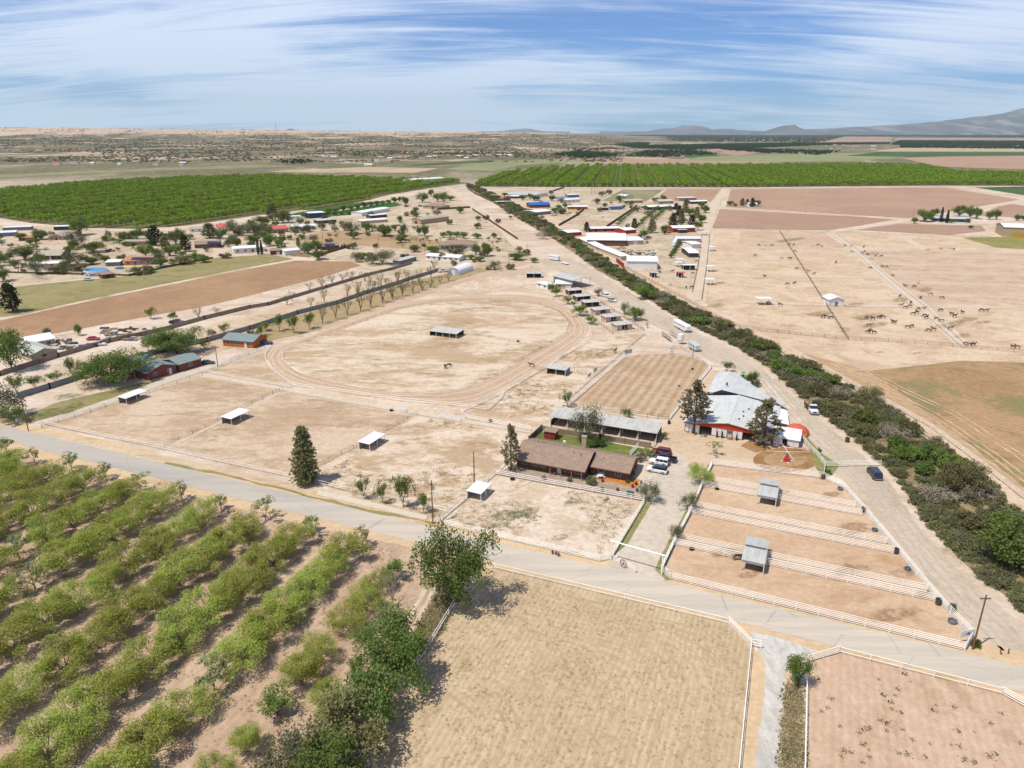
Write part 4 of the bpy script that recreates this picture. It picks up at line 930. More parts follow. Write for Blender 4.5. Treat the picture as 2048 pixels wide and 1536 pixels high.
scatter('desert_scrub', [m['one'] for m in SH_SM], pts, rs.uniform(0, 6.28, len(pts)), rs.uniform(1.6, 4.2, len(pts)))

# ================================================================ FENCES
M_white = paint('white_pipe_paint', S(250, 246, 242, .84), 0.5, var=0.08, sc=0.5)
M_whitew = paint('white_weathered', S(238, 230, 222, .78), 0.6, var=0.14)
M_rust = paint('rusty_pipe', S(150, 108, 86), 0.8, var=0.2)
M_darkp = paint('dark_pipe', S(96, 82, 76), 0.7, var=0.2)
M_wire = paint('wire_and_weeds', S(150, 122, 92), 0.9)
M_wood = paint('pole_wood', S(138, 100, 74), 0.9, var=0.2, sc=1.5)
M_steel = paint('galvanised', S(196, 198, 200), 0.45, 0.5)
M_black = paint('black_rubber', S(52, 50, 52), 0.7)
M_bluegrey = paint('trough_blue', S(108, 128, 142), 0.6)
M_stonep = paint('stock_tank_grey', S(150, 150, 150), 0.6, 0.2)
_post = {}
def post_mesh(h, r, m, n=6):
    k = (round(h, 2), r, m.name)
    if k not in _post: _post[k] = MB().tube((0, 0, -.25), (0, 0, h), r, r, n).mesh('post', [m])
    return _post[k]
def fence(label, pts, rails, gap=3.0, pr=.06, rr=.045, m=None, pm=None, name='pipe_fence', ph=None, group=None, world=False, ends=True, z0=0.0, sub=1):
    m = m or M_white; pm = pm or m
    P = [p if world else G(*p) for p in pts]; o = thing(name, label, 'fence', P[0], 0, group); h = ph or max(rails) + .04
    pme = post_mesh(h, pr, pm)
    for i in range(len(P) - 1):
        a, b = P[i] - P[0], P[i + 1] - P[0]; L = (b - a).length; n = max(1, round(L / gap))
        for k in range(n + (1 if i == len(P) - 2 and ends else 0)): put('post', pme, o, a.lerp(b, k / n))
        for z in rails:
            zv = Vector((0, 0, z + z0)); d = (b - a).normalized() * rr
            MB().tube(a + zv - d, b + zv + d, rr, rr, 5).build('rail', m, o)
    return o
R5 = [.28, .60, .92, 1.24, 1.58]; R4 = [.35, .72, 1.08, 1.42]; R3 = [.5, .95, 1.38]; R1 = [1.15]; R2 = [.6, 1.2]
uv = lambda u, v: RF(u, v)
fence('five-rail white pipe fence of the drive-side paddocks, along the road', [(1342, 1160), (1929, 1302), (1945, 1277)], R5, 3.6, .06, .045)
fence('white rail fence of the drive-side paddocks, diagonal along the dirt road', [(1945, 1277), (1878, 1206), (1793, 1102), (1725, 1021), (1686, 977), (1646, 957)], R5, 3.6, .06, .045)
fence('white rail fence between the walker ring and the topmost paddock', [(1424, 930), (1646, 957)], R5, 3.6, .06, .045)
fence('white rail fence of the drive-side paddocks along the concrete driveway', [(1424, 930), (1404, 973), (1379, 1029), (1347, 1090), (1322, 1143), (1342, 1160)], R5, 3.6, .06, .045)
for j, (v0, v1, u0, u1, w) in enumerate(((152.4, 149.3, -18.8, 13.8, 'topmost'), (139.1, 136.1, -19.2, 19, 'middle'), (125.0, 122.6, -19.6, 24.7, 'lowest'))):
    if j == 1:
        fence(f'far line of the {w} white double fence dividing the paddocks', [uv(u0, v0), uv(u1 - 1.2, v0)], R5, 3.6, .06, .045, world=True)
        fence(f'near line of the {w} white double fence dividing the paddocks', [uv(u0, v1), uv(u1, v1)], R5, 3.6, .06, .045, world=True)
    else:
        for nm, v in (('far', v0), ('near', v1)):
            fence(f'{nm} line of the {w} white double fence, left of its shelter', [uv(u0, v), uv(-7.0, v)], R5, 3.6, .06, .045, world=True)
            fence(f'{nm} line of the {w} white double fence, right of its shelter', [uv(-2.6, v), uv(u1 - (1.2 if nm == 'far' else 0), v)], R5, 3.6, .06, .045, world=True)
fence('white rail fence in front of the house pasture, along the road', [(873, 1048), (1199, 1124), (1221, 1119)], R4, 2.8, .05, .045)
fence('white rail fence between the house pasture and the driveway', [(1221, 1119), (1289, 1004)], R4, 2.8, .05, .045)
fence('white rail fence along the front yard of the brown house', [(1289, 1004), (990, 950)], R3, 3.0, .05, .05)
fence('white rail fence on the left of the house pasture, under the white shelter', [(990, 950), (873, 1048)], R4, 2.8, .05, .04, M_whitew)
fence('pale rail fence from the house pasture back to the farm lane', [(990, 950), (1060, 882), (1083, 862)], R3, 2.8, .05, .035, M_whitew)
fence('long single white rail on the road side of the stubble field', [(985, 1137), (1200, 1188), (1456, 1249)], [.45, 1.2], 4.2, .06, .05)
fence('slanted five-rail white panel at the stubble field gate corner', [(1456, 1249), (1502, 1294)], R5, 3.5, .06, .05)
fence('short white gate panel at the mouth of the gravel drive', [(1502, 1294), (1522, 1298)], [.5, .95, 1.5], 1.8, .07, .05)
fence('single white rail along the left of the white gravel drive', [(1502, 1294), (1478, 1536), (1468, 1640)], [.55, 1.2], 4.2, .06, .05)
fence('single white rail along the right of the white gravel drive', [(1614, 1326), (1609, 1536), (1606, 1640)], [.55, 1.2], 4.2, .06, .05)
fence('slanted white panel at the corner of the bare rosy field', [(1614, 1326), (1679, 1307)], R4, 3.0, .06, .05)
fence('single white rail on the road side of the bare rosy field', [(1679, 1307), (2003, 1390)], [.45, 1.2], 4.2, .06, .05)
fence('slanted white panel at the right end of the bare rosy field rail', [(2003, 1390), (2050, 1416), (2120, 1434)], R4, 3.0, .06, .05)
fence('white rail between the orchard and the stubble field', [(912, 1206), (850, 1308), (786, 1404), (738, 1484), (690, 1570)], [.5, 1.2], 3.6, .06, .05)
fence('white gate fence across the dirt road behind the dark van', [(1650, 934), (1761, 932)], [.35, .75, 1.15, 1.5], 3.2, .06, .045)
fence('white fence from the barn corner round the hot walker', [(1600, 874), (1617, 897), (1637, 916), (1650, 934), (1646, 957)], R4, 2.6, .06, .045)
fence('white three-rail fence along the levee beyond the ditch', [(1600, 712), (1700, 768), (1755, 798), (1800, 822), (1862, 857), (1960, 930), (2048, 1000), (2120, 1058)], [.45, .9, 1.35], 4.0, .06, .055)
fence('long white rail fence in front of the three tan paddocks', [(89, 850), (148, 863), (322, 899), (460, 930), (598, 960)], [.55, 1.15], 4.5, .05, .05, M_whitew)
fence('white rail fence from the roadside pine to the young trees', [(598, 960), (664, 976), (705, 986)], [.55, 1.15], 4.0, .05, .05, M_whitew)
fence('grey mesh gate at the foot of the roadside pine', [(618, 966), (636, 957)], [.15, .5, .9, 1.25, 1.6], 1.5, .06, .05, M_steel, name='farm_gate')
fence('short white rail by the transformer pole', [(866, 1020), (893, 1026)], [.6, 1.2], 3, .05, .05)
fence('wire fence between the left and middle tan paddocks', [(330, 895), (565, 779)], [.3, .7, 1.1], 4.5, .05, .02, M_wire, M_rust, name='wire_fence')
fence('wire fence between the middle paddock and the pine paddock', [(604, 952), (835, 829)], [.3, .7, 1.1], 4.5, .05, .02, M_wire, M_rust, name='wire_fence')
fence('weedy wire fence along the left house driveway', [(84, 856), (240, 806), (405, 751), (480, 716), (530, 697)], [.3, .7, 1.1], 4.5, .05, .025, M_wire, M_rust, name='wire_fence')
fence('pale rail fence on the near side of the farm lane, left part', [(405, 755), (560, 782), (690, 806), (835, 831)], [.5, .9, 1.25], 4.0, .05, .035, M_whitew)
fence('pale rail fence on the near side of the farm lane, right part', [(835, 831), (930, 848), (1062, 868)], [.5, .9, 1.25], 4.0, .05, .035, M_whitew)
fence('white rail fence between farm lane and the oval track', [(400, 744), (545, 770), (580, 776)], [.5, .9, 1.25], 4.0, .05, .04, M_whitew)
fence('white outer rail round the near left bend of the oval track', [(540, 695), (531, 708), (531, 722), (545, 742), (568, 762), (582, 772)], [.5, 1.2], 3.5, .05, .055)
fence('white outer rail along the near straight of the oval track', [(582, 772), (700, 788), (800, 803), (900, 812), (975, 822)], [.6, 1.2], 4.2, .05, .05)
fence('white rail panel along the near infield edge', [(790, 795), (860, 793), (930, 780), (940, 774)], [.6, 1.2], 3.6, .05, .04)
fence('white rail round the near left bend of the infield', [(585, 695), (566, 708), (564, 722), (580, 738), (598, 750)], [1.1], 3.5, .05, .06)
fence('wire fence along the inner edge of the far track straight', [(598, 690), (690, 655), (790, 621), (880, 604), (1000, 600), (1078, 609), (1118, 624), (1139, 646), (1132, 668), (1070, 705), (990, 752), (930, 776)], [.5, 1.0], 5, .045, .03, M_wire, M_rust, name='wire_fence')
fence('white angled rail at the lane crossing by the track', [(975, 822), (1000, 800), (1008, 788)], R3, 3, .05, .045)
fence('white rail fence round the narrow paddock beside the track', [(1175, 684), (1085, 740), (1000, 790), (922, 826), (930, 838), (1062, 862)], [.5, 1.0, 1.4], 3.5, .05, .045)
fence('wire fence across the infield, left of the open shed', [(738, 650), (800, 656), (862, 668)], [.5, 1.0], 5, .05, .03, M_whitew, M_rust, name='wire_fence')
fence('wire fence across the infield, right of the open shed', [(935, 668), (1000, 680), (1082, 696)], [.5, 1.0], 5, .05, .03, M_wire, M_rust, name='wire_fence')
fence('wire fence across the narrow paddock at its small shed', [(1066, 738), (1094, 744)], [.4, .8, 1.2], 3, .05, .03, M_wire, M_rust, name='wire_fence')
fence('wire fence right of the small shed in the narrow paddock', [(1140, 744), (1172, 749)], [.4, .8, 1.2], 3, .05, .03, M_wire, M_rust, name='wire_fence')
fence('white fence on the left side of the dragged arena', [(1140, 810), (1250, 714)], [.5, .95, 1.45], 3.5, .055, .045)
fence('white alley fence beside the left of the arena', [(1128, 806), (1180, 760), (1262, 690), (1290, 668)], [.5, .95, 1.45], 3.5, .055, .045, M_whitew)
fence('white fence closing the far end of the arena', [(1262, 702), (1330, 706), (1380, 712)], [.6, 1.2], 4, .055, .035, M_whitew)
fence('fence at the far right corner of the arena', [(1380, 712), (1404, 722), (1422, 736)], [.5, 1.0, 1.4], 3, .055, .045, M_whitew)
fence('rosy white rail fence along the right of the arena', [(1422, 736), (1338, 840)], [.4, .8, 1.2, 1.5], 3.5, .055, .05)
fence('dark pipe fence at the near end of the arena', [(1258, 830), (1294, 836), (1338, 840)], [.4, .9, 1.5], 3.5, .06, .04, M_darkp)
fence('wire fence between the arena and the stable roof', [(1140, 810), (1200, 820), (1258, 830)], [.5, 1.0, 1.4], 3.5, .05, .04, M_whitew)
# pens round the row of run-in sheds
fence('rusty pen fence on the road side of the run-in sheds', [(1168, 585), (1288, 662)], R3, 3, .05, .04, M_rust)
fence('rusty pen fence across the near end of the run-in sheds', [(1288, 662), (1225, 668), (1198, 648)], R3, 3, .05, .04, M_rust)
for j, (a, b) in enumerate((((1136, 592), (1176, 590)), ((1151, 603), (1190, 600)), ((1166, 615), (1208, 611)), ((1184, 630), (1228, 624)), ((1203, 644), (1252, 639)))):
    fence(f'{nth(j)} cross fence between run-in sheds, counting from the far hay barn', [a, b], [.5, 1.2], 3, .05, .04, M_rust)
fence('pale kerb fence on the arena road north of the tank', [(1290, 640), (1330, 662)], [.5, 1.1], 3, .05, .04, M_whitew)
fence('low white pen rails in front of the arena, left', [(1262, 690), (1350, 697)], [.5, 1.1], 3.2, .05, .035, M_whitew)
fence('pale pen rails right of the squeeze chute', [(1350, 697), (1362, 697), (1404, 722)], [.5, 1.1], 3.2, .05, .035, M_steel)
# horse pastures
PF = [('brown pipe fence in front of the loose horses', [(1533, 664), (1696, 680), (1830, 687), (1930, 696), (2060, 708)], R3), ('white rail fence at the near left end of the horse pasture', [(1533, 664), (1600, 670), (1650, 675)], [.6, 1.3]),
      ('pipe fence from the white barn down to the pasture corner', [(1247, 534), (1280, 552), (1373, 601), (1420, 629), (1480, 656), (1533, 664)], R3),
      ('long dark fence running away behind the white hut', [(1559, 463), (1600, 528), (1655, 616), (1696, 680)], R3), ('left fence of the sandy lane through the pasture', [(1660, 466), (1706, 501), (1765, 555), (1832, 614), (1926, 697)], R3),
      ('right fence of the sandy lane through the pasture', [(1672, 466), (1717, 501), (1776, 555), (1848, 612), (1938, 697)], R3), ('fence from the white hut to the lane shelter', [(1480, 606), (1652, 613)], R2), ('fence from the white hut to the sandy lane', [(1655, 613), (1835, 616)], R2)]
for lab, pts, r in PF: fence(lab, pts, r, 4.5, .06, .05, M_rust if 'brown' in lab or 'pipe' in lab else M_darkp if 'dark' in lab else M_whitew)
for j, (lab, a, b) in enumerate((('topmost', (1480, 495), (1705, 501)), ('second from the top', (1430, 519), (1592, 521)), ('third from the top', (1422, 553), (1757, 557)))):
    fence(f'{lab} white cross fence left of the sandy lane', [a, b], [.6, 1.25], 5, .06, .055, M_whitew)
for j, (a, b) in enumerate((((1722, 501), (2060, 507)), ((1740, 512), (2060, 519)), ((1768, 529), (2060, 535)), ((1785, 545), (2060, 552)), ((1797, 566), (2060, 573)), ((1826, 590), (2060, 597)), ((1852, 613), (2060, 620)))):
    fence(f'{nth(j)} white cross fence right of the sandy lane, counting from the far end', [a, b], [.6, 1.25], 5, .06, .06, M_whitew)
fence('far boundary fence of the horse pastures', [(1428, 458), (1560, 463), (1774, 468), (1980, 475)], [.6, 1.2], 6, .06, .05, M_wire, M_rust)
fence('right fence of the shelter lane', [(1419, 470), (1413, 530), (1403, 600)], R3, 4, .06, .05, M_darkp)
fence('left fence of the shelter lane', [(1403, 470), (1396, 530), (1384, 585)], R3, 4, .06, .05, M_darkp)

# masonry garden walls
def wall(label, pts, h, m, th=.2, cap=None, name='block_wall'):
    P = [G(*p) for p in pts]; o = thing(name, label, 'wall', P[0])
    for i in range(len(P) - 1):
        a, b = P[i] - P[0], P[i + 1] - P[0]; d = (b - a).normalized(); n = Vector((-d.y, d.x, 0)) * th / 2
        mb = MB(); v = [a - n, b - n, b + n, a + n]; mb.add([(p.x, p.y, -.2) for p in v] + [(p.x, p.y, h) for p in v], [(0, 3, 2, 1), (4, 5, 6, 7), (0, 1, 5, 4), (1, 2, 6, 5), (2, 3, 7, 6), (3, 0, 4, 7)])
        mb.build('wall_panel', m, o)
        k = max(1, int((b - a).length / 6))
        for q in range(k + 1): c = a.lerp(b, q / k); MB().box(c.x - .22, c.y - .22, -.2, c.x + .22, c.y + .22, h + .08).build('pier', m, o)
    return o
M_wallb = paint('brown_block', S(172, 150, 132), 0.95, var=0.15, sc=0.4); M_wallg = paint('grey_block', S(156, 160, 166), 0.95, var=0.15, sc=0.4)
wall('long brown block wall behind the two brick houses', [(-40, 764), (0, 752), (117, 715), (220, 685), (317, 665), (409, 639), (500, 617)], 1.7, M_wallb)
wall('far end of the long brown block wall between the bare trees', [(500, 617), (536, 611), (653, 576), (741, 550), (780, 541), (824, 528)], 1.6, M_wallb)
wall('blue-grey block wall left of the big round tree', [(37, 797), (100, 778), (166, 757)], 1.9, M_wallg)
wall('blue-grey block wall behind the green-roofed brick house', [(225, 738), (268, 722), (330, 703), (415, 684), (500, 660)], 1.9, M_wallg)
wall('blue-grey block wall in front of the bare pruned trees', [(500, 660), (595, 629), (673, 609), (735, 587), (780, 574), (824, 559), (877, 543)], 1.9, M_wallg)
wall('beige block wall behind the back lawn', [(1083, 861), (1111, 867), (1200, 880), (1300, 896)], 1.5, paint('beige_block', S(168, 148, 124), 0.95, var=0.15))
wall('dark block wall left of the back lawn', [(1058, 884), (1083, 861)], 1.6, paint('dark_block', S(120, 104, 92), 0.95, var=0.15))
fence('white paling fence at the right end of the back lawn', [(1260, 913), (1276, 896)], [.4, .9, 1.5], .8, .06, .05)
wall('brown yard wall beside the solar roofed house', [(648, 509), (712, 490)], 1.9, paint('brown_fence', S(132, 98, 80), 0.9))
wall('tan yard wall below the dark-green trees', [(583, 512), (620, 515)], 1.9, paint('tan_fence', S(190, 150, 120), 0.9))
wall('dark hedge wall along the olive grass field', [(-30, 545), (260, 552), (330, 536), (425, 517)], 1.0, paint('hedge_base', S(96, 96, 66), 0.95))
for lab, p in (('dark stock fence beside the pale arena compound', [(1213, 455), (1274, 413)]), ('dark stock fence left of the compound', [(1118, 452), (1155, 431), (1172, 415)]), ('brown ranch wall by the far road', [(935, 378), (950, 388), (975, 400)]), ('brown wall along the levee beside the blue roof', [(1000, 412), (1040, 432), (1060, 444)]),
               ('dark fence on the corner of the pale lot', [(1106, 383), (1128, 376)]), ('grey retaining wall beside the far dirt road', [(875, 420), (940, 416)]), ('dark kerb wall along the far road left side', [(945, 420), (975, 440), (1035, 480)])):
    wall(lab, p, 1.9, paint('plank_wall_' + lab.split()[0], S(116, 92, 82), 0.9), name='board_fence')

# ================================================================ BUILDINGS
WM = {'w': paint('wall_white', S(244, 240, 238, .74), .7, var=.08), 't': paint('wall_tan', S(206, 180, 148), .85), 'o': paint('wall_adobe', S(226, 170, 122), .9), 'b': paint('wall_brown', S(128, 92, 74), .9), 'n': paint('wall_navy', S(62, 82, 128), .7),
      'r': paint('wall_red', S(196, 58, 62), .7), 'g': paint('wall_grey', S(150, 148, 150), .8), 'be': paint('wall_beige', S(230, 206, 180), .85), 'd': paint('wall_dark', S(88, 80, 84), .8), 'k': paint('brick_red', S(150, 88, 76), .9, var=.2, sc=2.0), 'bl': paint('wall_blue', S(120, 150, 200), .6), 'or': paint('wall_orange', S(206, 122, 62), .8)}
RM = {'W': metal_sheet('roof_white', S(250, 248, 248, .76), S(240, 240, 242, .74), metal=.05), 'G': metal_sheet('roof_grey', S(222, 222, 218), S(202, 200, 196), rough=.7, metal=.05), 'T': paint('roof_tan', S(214, 192, 164), .85), 'R': paint('roof_red', S(224, 116, 104), .7), 'B': paint('roof_brown', S(176, 148, 130), .9, var=.2, sc=1.2),
      'BL': metal_sheet('roof_blue', S(44, 140, 232), S(36, 120, 210)), 'C': metal_sheet('roof_cream', S(236, 222, 196), S(220, 204, 178)), 'S': paint('roof_slate', S(150, 164, 164), .85, var=.2, sc=1.2), 'O': paint('roof_tile', S(214, 150, 110), .85), 'P': metal_sheet('roof_pale_rust', S(240, 234, 228), S(220, 210, 200), metal=.1, rust=.5, rc=S(190, 160, 140))}
M_glass = paint('window_glass', S(58, 66, 78), .15, 0.0, var=.05, spec=.6)
M_fr = paint('window_frame', S(226, 222, 216), .6)
M_door = {'w': paint('door_white', S(236, 234, 232, .74), .6), 'b': paint('door_brown', S(104, 72, 60), .7), 'r': paint('door_red', S(140, 50, 50), .7), 'd': paint('door_dark', S(44, 40, 42), .8), 'p': paint('door_violet', S(100, 96, 130), .7), 'y': paint('door_yellow', S(222, 168, 60), .7)}
_wm = {}
def win_mesh(w, h):
    k = (w, h)
    if k not in _wm:
        f = MB(); f.box(-w / 2 - .08, -.06, -.08, w / 2 + .08, .0, 0).box(-w / 2 - .08, -.06, h, w / 2 + .08, 0, h + .08).box(-w / 2 - .08, -.06, 0, -w / 2, 0, h).box(w / 2, -.06, 0, w / 2 + .08, 0, h).box(-.03, -.05, 0, .03, 0, h)
        _wm[k] = (f.mesh('window', [M_fr]), MB().box(-w / 2, -.03, 0, w / 2, -.004, h).mesh('pane', [M_glass]))
    return _wm[k]
def roof_mb(w, d, h, kind, rh, ov, t=.14):
    r = MB(); s = MB()
    if kind == 'gx':
        k = rh / (d / 2); e = h - k * ov; y0, y1, ym = -ov, d + ov, d / 2; z = h + rh
        r.slab([(-ov, y0, e + t), (w + ov, y0, e + t), (w + ov, ym, z + t), (-ov, ym, z + t)], t); s.slab([(-ov, ym, z + t), (w + ov, ym, z + t), (w + ov, y1, e + t), (-ov, y1, e + t)], t)
    elif kind == 'gy':
        k = rh / (w / 2); e = h - k * ov; z = h + rh; xm = w / 2
        r.slab([(-ov, -ov, e + t), (xm, -ov, z + t), (xm, d + ov, z + t), (-ov, d + ov, e + t)], t); s.slab([(xm, -ov, z + t), (w + ov, -ov, e + t), (w + ov, d + ov, e + t), (xm, d + ov, z + t)], t)
    elif kind == 'hip':
        i = min(w, d) / 2; k = rh / i; e = h - k * ov; z = h + rh + t; e += t
        a, b, c, dd = (-ov, -ov, e), (w + ov, -ov, e), (w + ov, d + ov, e), (-ov, d + ov, e)
        if w >= d: p, q = (i, d / 2, z), (w - i, d / 2, z); r.slab([a, b, q, p], t); r.slab([c, dd, p, q], t); r.slab([b, c, q], t); r.slab([dd, a, p], t)
        else: p, q = (w / 2, i, z), (w / 2, d - i, z); r.slab([a, b, p], t); r.slab([b, c, q, p], t); r.slab([c, dd, q], t); r.slab([dd, a, p, q], t)
    elif kind == 'sf': r.slab([(-ov, -ov, h + t), (w + ov, -ov, h + t), (w + ov, d + ov, h + rh + t), (-ov, d + ov, h + rh + t)], t)
    elif kind == 'flat': r.slab([(-ov, -ov, h + t), (w + ov, -ov, h + t), (w + ov, d + ov, h + t), (-ov, d + ov, h + t)], t)
    return [q for q in (r, s) if q.f]
def wall_mb(w, d, h, kind, rh):
    m = MB(); zb, zf = h, h
    if kind == 'sf': zf, zb = h, h + rh
    v = [(0, 0, -.2), (w, 0, -.2), (w, d, -.2), (0, d, -.2), (0, 0, zf), (w, 0, zf), (w, d, zb), (0, d, zb)]
    if kind == 'gx': v += [(0, d / 2, h + rh), (w, d / 2, h + rh)]; f = [(0, 1, 5, 4), (2, 3, 7, 6), (1, 2, 6, 9, 5), (3, 0, 4, 8, 7), (4, 5, 9, 8), (9, 6, 7, 8)]
    elif kind == 'gy': v += [(w / 2, 0, h + rh), (w / 2, d, h + rh)]; f = [(0, 1, 5, 8, 4), (2, 3, 7, 9, 6), (1, 2, 6, 5), (3, 0, 4, 7), (4, 8, 9, 7), (8, 5, 6, 9)]
    else: f = [(0, 1, 5, 4), (1, 2, 6, 5), (2, 3, 7, 6), (3, 0, 4, 7), (4, 5, 6, 7)]
    return m.add(v, f)
def place_open(o, w, d, side, fx, z, kind, sz, key=None):
    """a window or door on side f/b/l/r at fraction fx"""
    x, y, a = {'f': (fx * w, 0, 0), 'b': (w - fx * w, d, math.pi), 'r': (w, fx * d, math.pi / 2), 'l': (0, d - fx * d, -math.pi / 2)}[side]
    if kind == 'win':
        f, p = win_mesh(*sz); q = put('window', f, o, (x, y, z), a); put('pane', p, q)
    else:
        q = MB().box(-sz[0] / 2, -.05, 0, sz[0] / 2, -.003, sz[1]).build('door', M_door[key], o, loc=(x, y, z), rz=a)
def building(name, label, cat, A, B, d, h, kind='gx', rh=1.2, wm='w', rm='W', wins='', doors='', ov=.4, group=None, w=None, world=False, ws=(1.2, 1.0)):
    a, b = (A, B) if world else (G(*A), G(*B)); W_ = w or (b - a).length; o = thing(name, label, cat, a, ang(a, b), group)
    wall_mb(W_, d, h, kind, rh).build('wall', WM[wm], o)
    for r in roof_mb(W_, d, h, kind, rh, ov): r.build('roof', RM[rm], o)
    for t_ in wins.split():
        s, n = t_[0], int(t_[1:])
        for k in range(n): place_open(o, W_, d, s, (k + .5) / n, .95, 'win', ws)
    for t_ in doors.split():
        s, key, fx = t_.split(':')[0], t_.split(':')[1], float(t_.split(':')[2]); sz = tuple(float(q) for q in t_.split(':')[3].split('x')) if t_.count(':') > 2 else (1.0, 2.05)
        place_open(o, W_, d, s, fx, 0, 'door', sz, key)
    return o
def shelter(label, O, w, d, hf, hb, rz=RD, walls='b', rm='G', wm='g', bays=1, ov=.25, name='loafing_shed', group=None, px=None, posts=True, pm=None, skirt=0):
    """an open-fronted shed: local x across the open front, y to the back"""
    o = thing(name, label, 'shed', O, rz, group); r = MB()
    r.slab([(-ov, -ov, hf + .06), (w + ov, -ov, hf + .06), (w + ov, d + ov, hb + .06), (-ov, d + ov, hb + .06)], .07); r.build('roof', RM[rm], o)
    t = .05; hm = min(hf, hb)
    if 'b' in walls: MB().box(0, d - t, .05, w, d, hb - .02).build('wall', WM[wm], o)
    if 'f' in walls: MB().box(0, 0, .05, w, t, hf - .02).build('wall', WM[wm], o)
    for c, x in (('l', 0), ('r', w - t)):
        if c in walls: MB().add([(x, .0, .05), (x + t, .0, .05), (x + t, d - .06, .05), (x, d - .06, .05), (x, .0, hf - .02), (x + t, .0, hf - .02), (x + t, d - .06, hb - .02), (x, d - .06, hb - .02)], [(0, 3, 2, 1), (4, 5, 6, 7), (0, 1, 5, 4), (1, 2, 6, 5), (2, 3, 7, 6), (3, 0, 4, 7)]).build('wall', WM[wm], o)
    if skirt: MB().box(.06, -.02, hf - skirt, w - .06, .02, hf - .03).build('skirt', WM[wm], o)
    if posts:
        for k in range(bays + 1): put('post', post_mesh(hf, .07, pm or M_white), o, (w * k / bays, -.08, 0))
        for x in (0, w): put('post', post_mesh(hb, .07, pm or M_white), o, (x, d + .08, 0))
    return o
def rfp(px, py, z=0.0):
    g = G(px, py, z); return (g.x * math.cos(RD) + g.y * math.sin(RD), -g.x * math.sin(RD) + g.y * math.cos(RD))

# ---------------------------------------------------------------- the main barn
def poly3(pts, m, name, parent, t=.12): return MB().slab(pts, t).build(name, m, parent)
O_ = RF(0, 0)
def at_rf(name, label, cat, u, v, group=None): return thing(name, label, cat, RF(u, v), RD, group)
barn = at_rf('horse_barn', 'wide horse barn with red fascia, white panelled front and pale metal roof', 'barn', -28.2, 179.5)
bw, bd, be, ba = 21.7, 22.0, 2.5, 4.2
M_roofb = metal_sheet('barn_roof', S(240, 240, 238, .58), S(226, 228, 230, .56), .4, metal=0.0, rough=.75)
M_roofx = M_roofb.copy(); M_roofx.name = 'barn_roof_cross'
for n in M_roofx.node_tree.nodes:
    if n.type == 'TEX_WAVE': n.bands_direction = 'Y'
M_panelw = paint('panel_white', S(240, 238, 236, .74), .6, var=.06); M_redf = paint('fascia_red', S(214, 78, 50), .6, var=.08); M_redd = paint('trim_red', S(176, 52, 56), .7)
nx = 7
for s in (0, 1):
    for k in range(nx):                                       # roof sheets from eave to ridge, laps proud of each other
        y0, y1 = -0.5 + k * (bd + .8) / nx, -0.5 + (k + 1) * (bd + .8) / nx - .02; lift = .02 * (k % 2)
        x0, x1 = (-.5, bw / 2) if s == 0 else (bw / 2, bw + .5); z0, z1 = (be - .04, ba) if s == 0 else (ba, be - .04)
        poly3([(x0, y0, z0 + .12 + lift), (x1, y0, z1 + .12 + lift), (x1, y1, z1 + .12 + lift), (x0, y1, z0 + .12 + lift)], M_roofx, 'roof_panel', barn, .07)
MB().box(bw / 2 - .25, -.5, ba + .08, bw / 2 + .25, bd + .3, ba + .2).build('ridge_cap', M_roofb, barn)
f = MB(); f.prism([(-.1, 2.32), (bw + .1, 2.32), (bw + .1, be + .05), (bw / 2, ba + .06), (-.1, be + .05)], -.06, .02); f.build('fascia', M_redf, barn)
wl_ = MB(); wl_.box(0, .1, -.1, .1, bd, be - .02).box(bw - .1, .1, -.1, bw, bd, be - .02).box(.1, bd - .1, -.1, bw - .1, bd, be - .02); wl_.build('wall', WM['w'], barn)
for a, b in ((0, .05), (.05, .10), (.10, .177), (.317, .378), (.378, .436), (.436, .498), (.56, .615), (.615, .674), (.82, .872), (.872, .93), (.93, 1.0)):
    MB().box(a * bw + .06, 0, .22, b * bw - .06, .06, 2.30).build('panel', M_panelw, barn)
for a in (0, .177, .317, .498, .56, .674, .82, 1.0): MB().box(a * bw - .07, -.03, -.1, a * bw + .07, .08, 2.33).build('post', M_redd, barn)
for a, b in ((0, .177), (.317, .674), (.82, 1)): MB().box(a * bw, -.02, 0, b * bw, .07, .2).build('skirting', M_redd, barn)
MB().box(.505 * bw, 0, .2, .555 * bw, .05, 1.2).build('panel', M_panelw, barn); fw, pn = win_mesh(.9, .8); q = put('window', fw, barn, (.53 * bw, .02, 1.3)); put('pane', pn, q)
for x, y in ((13.0, 4.2), (13.8, 7.0), (13.4, 10.2), (14.5, 13.2)): MB().tube((x, y, ba - (x - bw / 2) * (ba - be) / (bw / 2)), (x, y, ba + .45 - (x - bw / 2) * .15), .22, .22, 8).build('roof_vent', M_darkp, barn)
M_gable = paint('gable_slate', S(92, 98, 116), .7)
b2 = at_rf('rear_barn', 'tapering pale metal roofed barn joined behind the red fronted barn', 'barn', 0, 0)
lf, rfz, rr = [(-26.6, 202.2, 3.1), (-22.3, 202.0, 5.2), (-22.9, 222.0, 4.7), (-26.6, 222.0, 3.1)], 0, [(-22.3, 202.0, 5.2), (-7.2, 203.6, 2.7), (-20.0, 223.6, 3.4), (-22.9, 222.0, 4.7)]
def lerp3(a, b, t): return tuple(a[i] + (b[i] - a[i]) * t for i in range(3))
for quad in (lf, rr):
    for k in range(6):
        a, b, c, d = quad; p0, p1 = lerp3(a, d, k / 6), lerp3(b, c, k / 6); p2, p3 = lerp3(b, c, (k + 1) / 6 - .003), lerp3(a, d, (k + 1) / 6 - .003)
        e = .02 * (k % 2); poly3([(p[0], p[1], p[2] + e) for p in (p0, p1, p2, p3)], M_roofx, 'roof_panel', b2, .08)
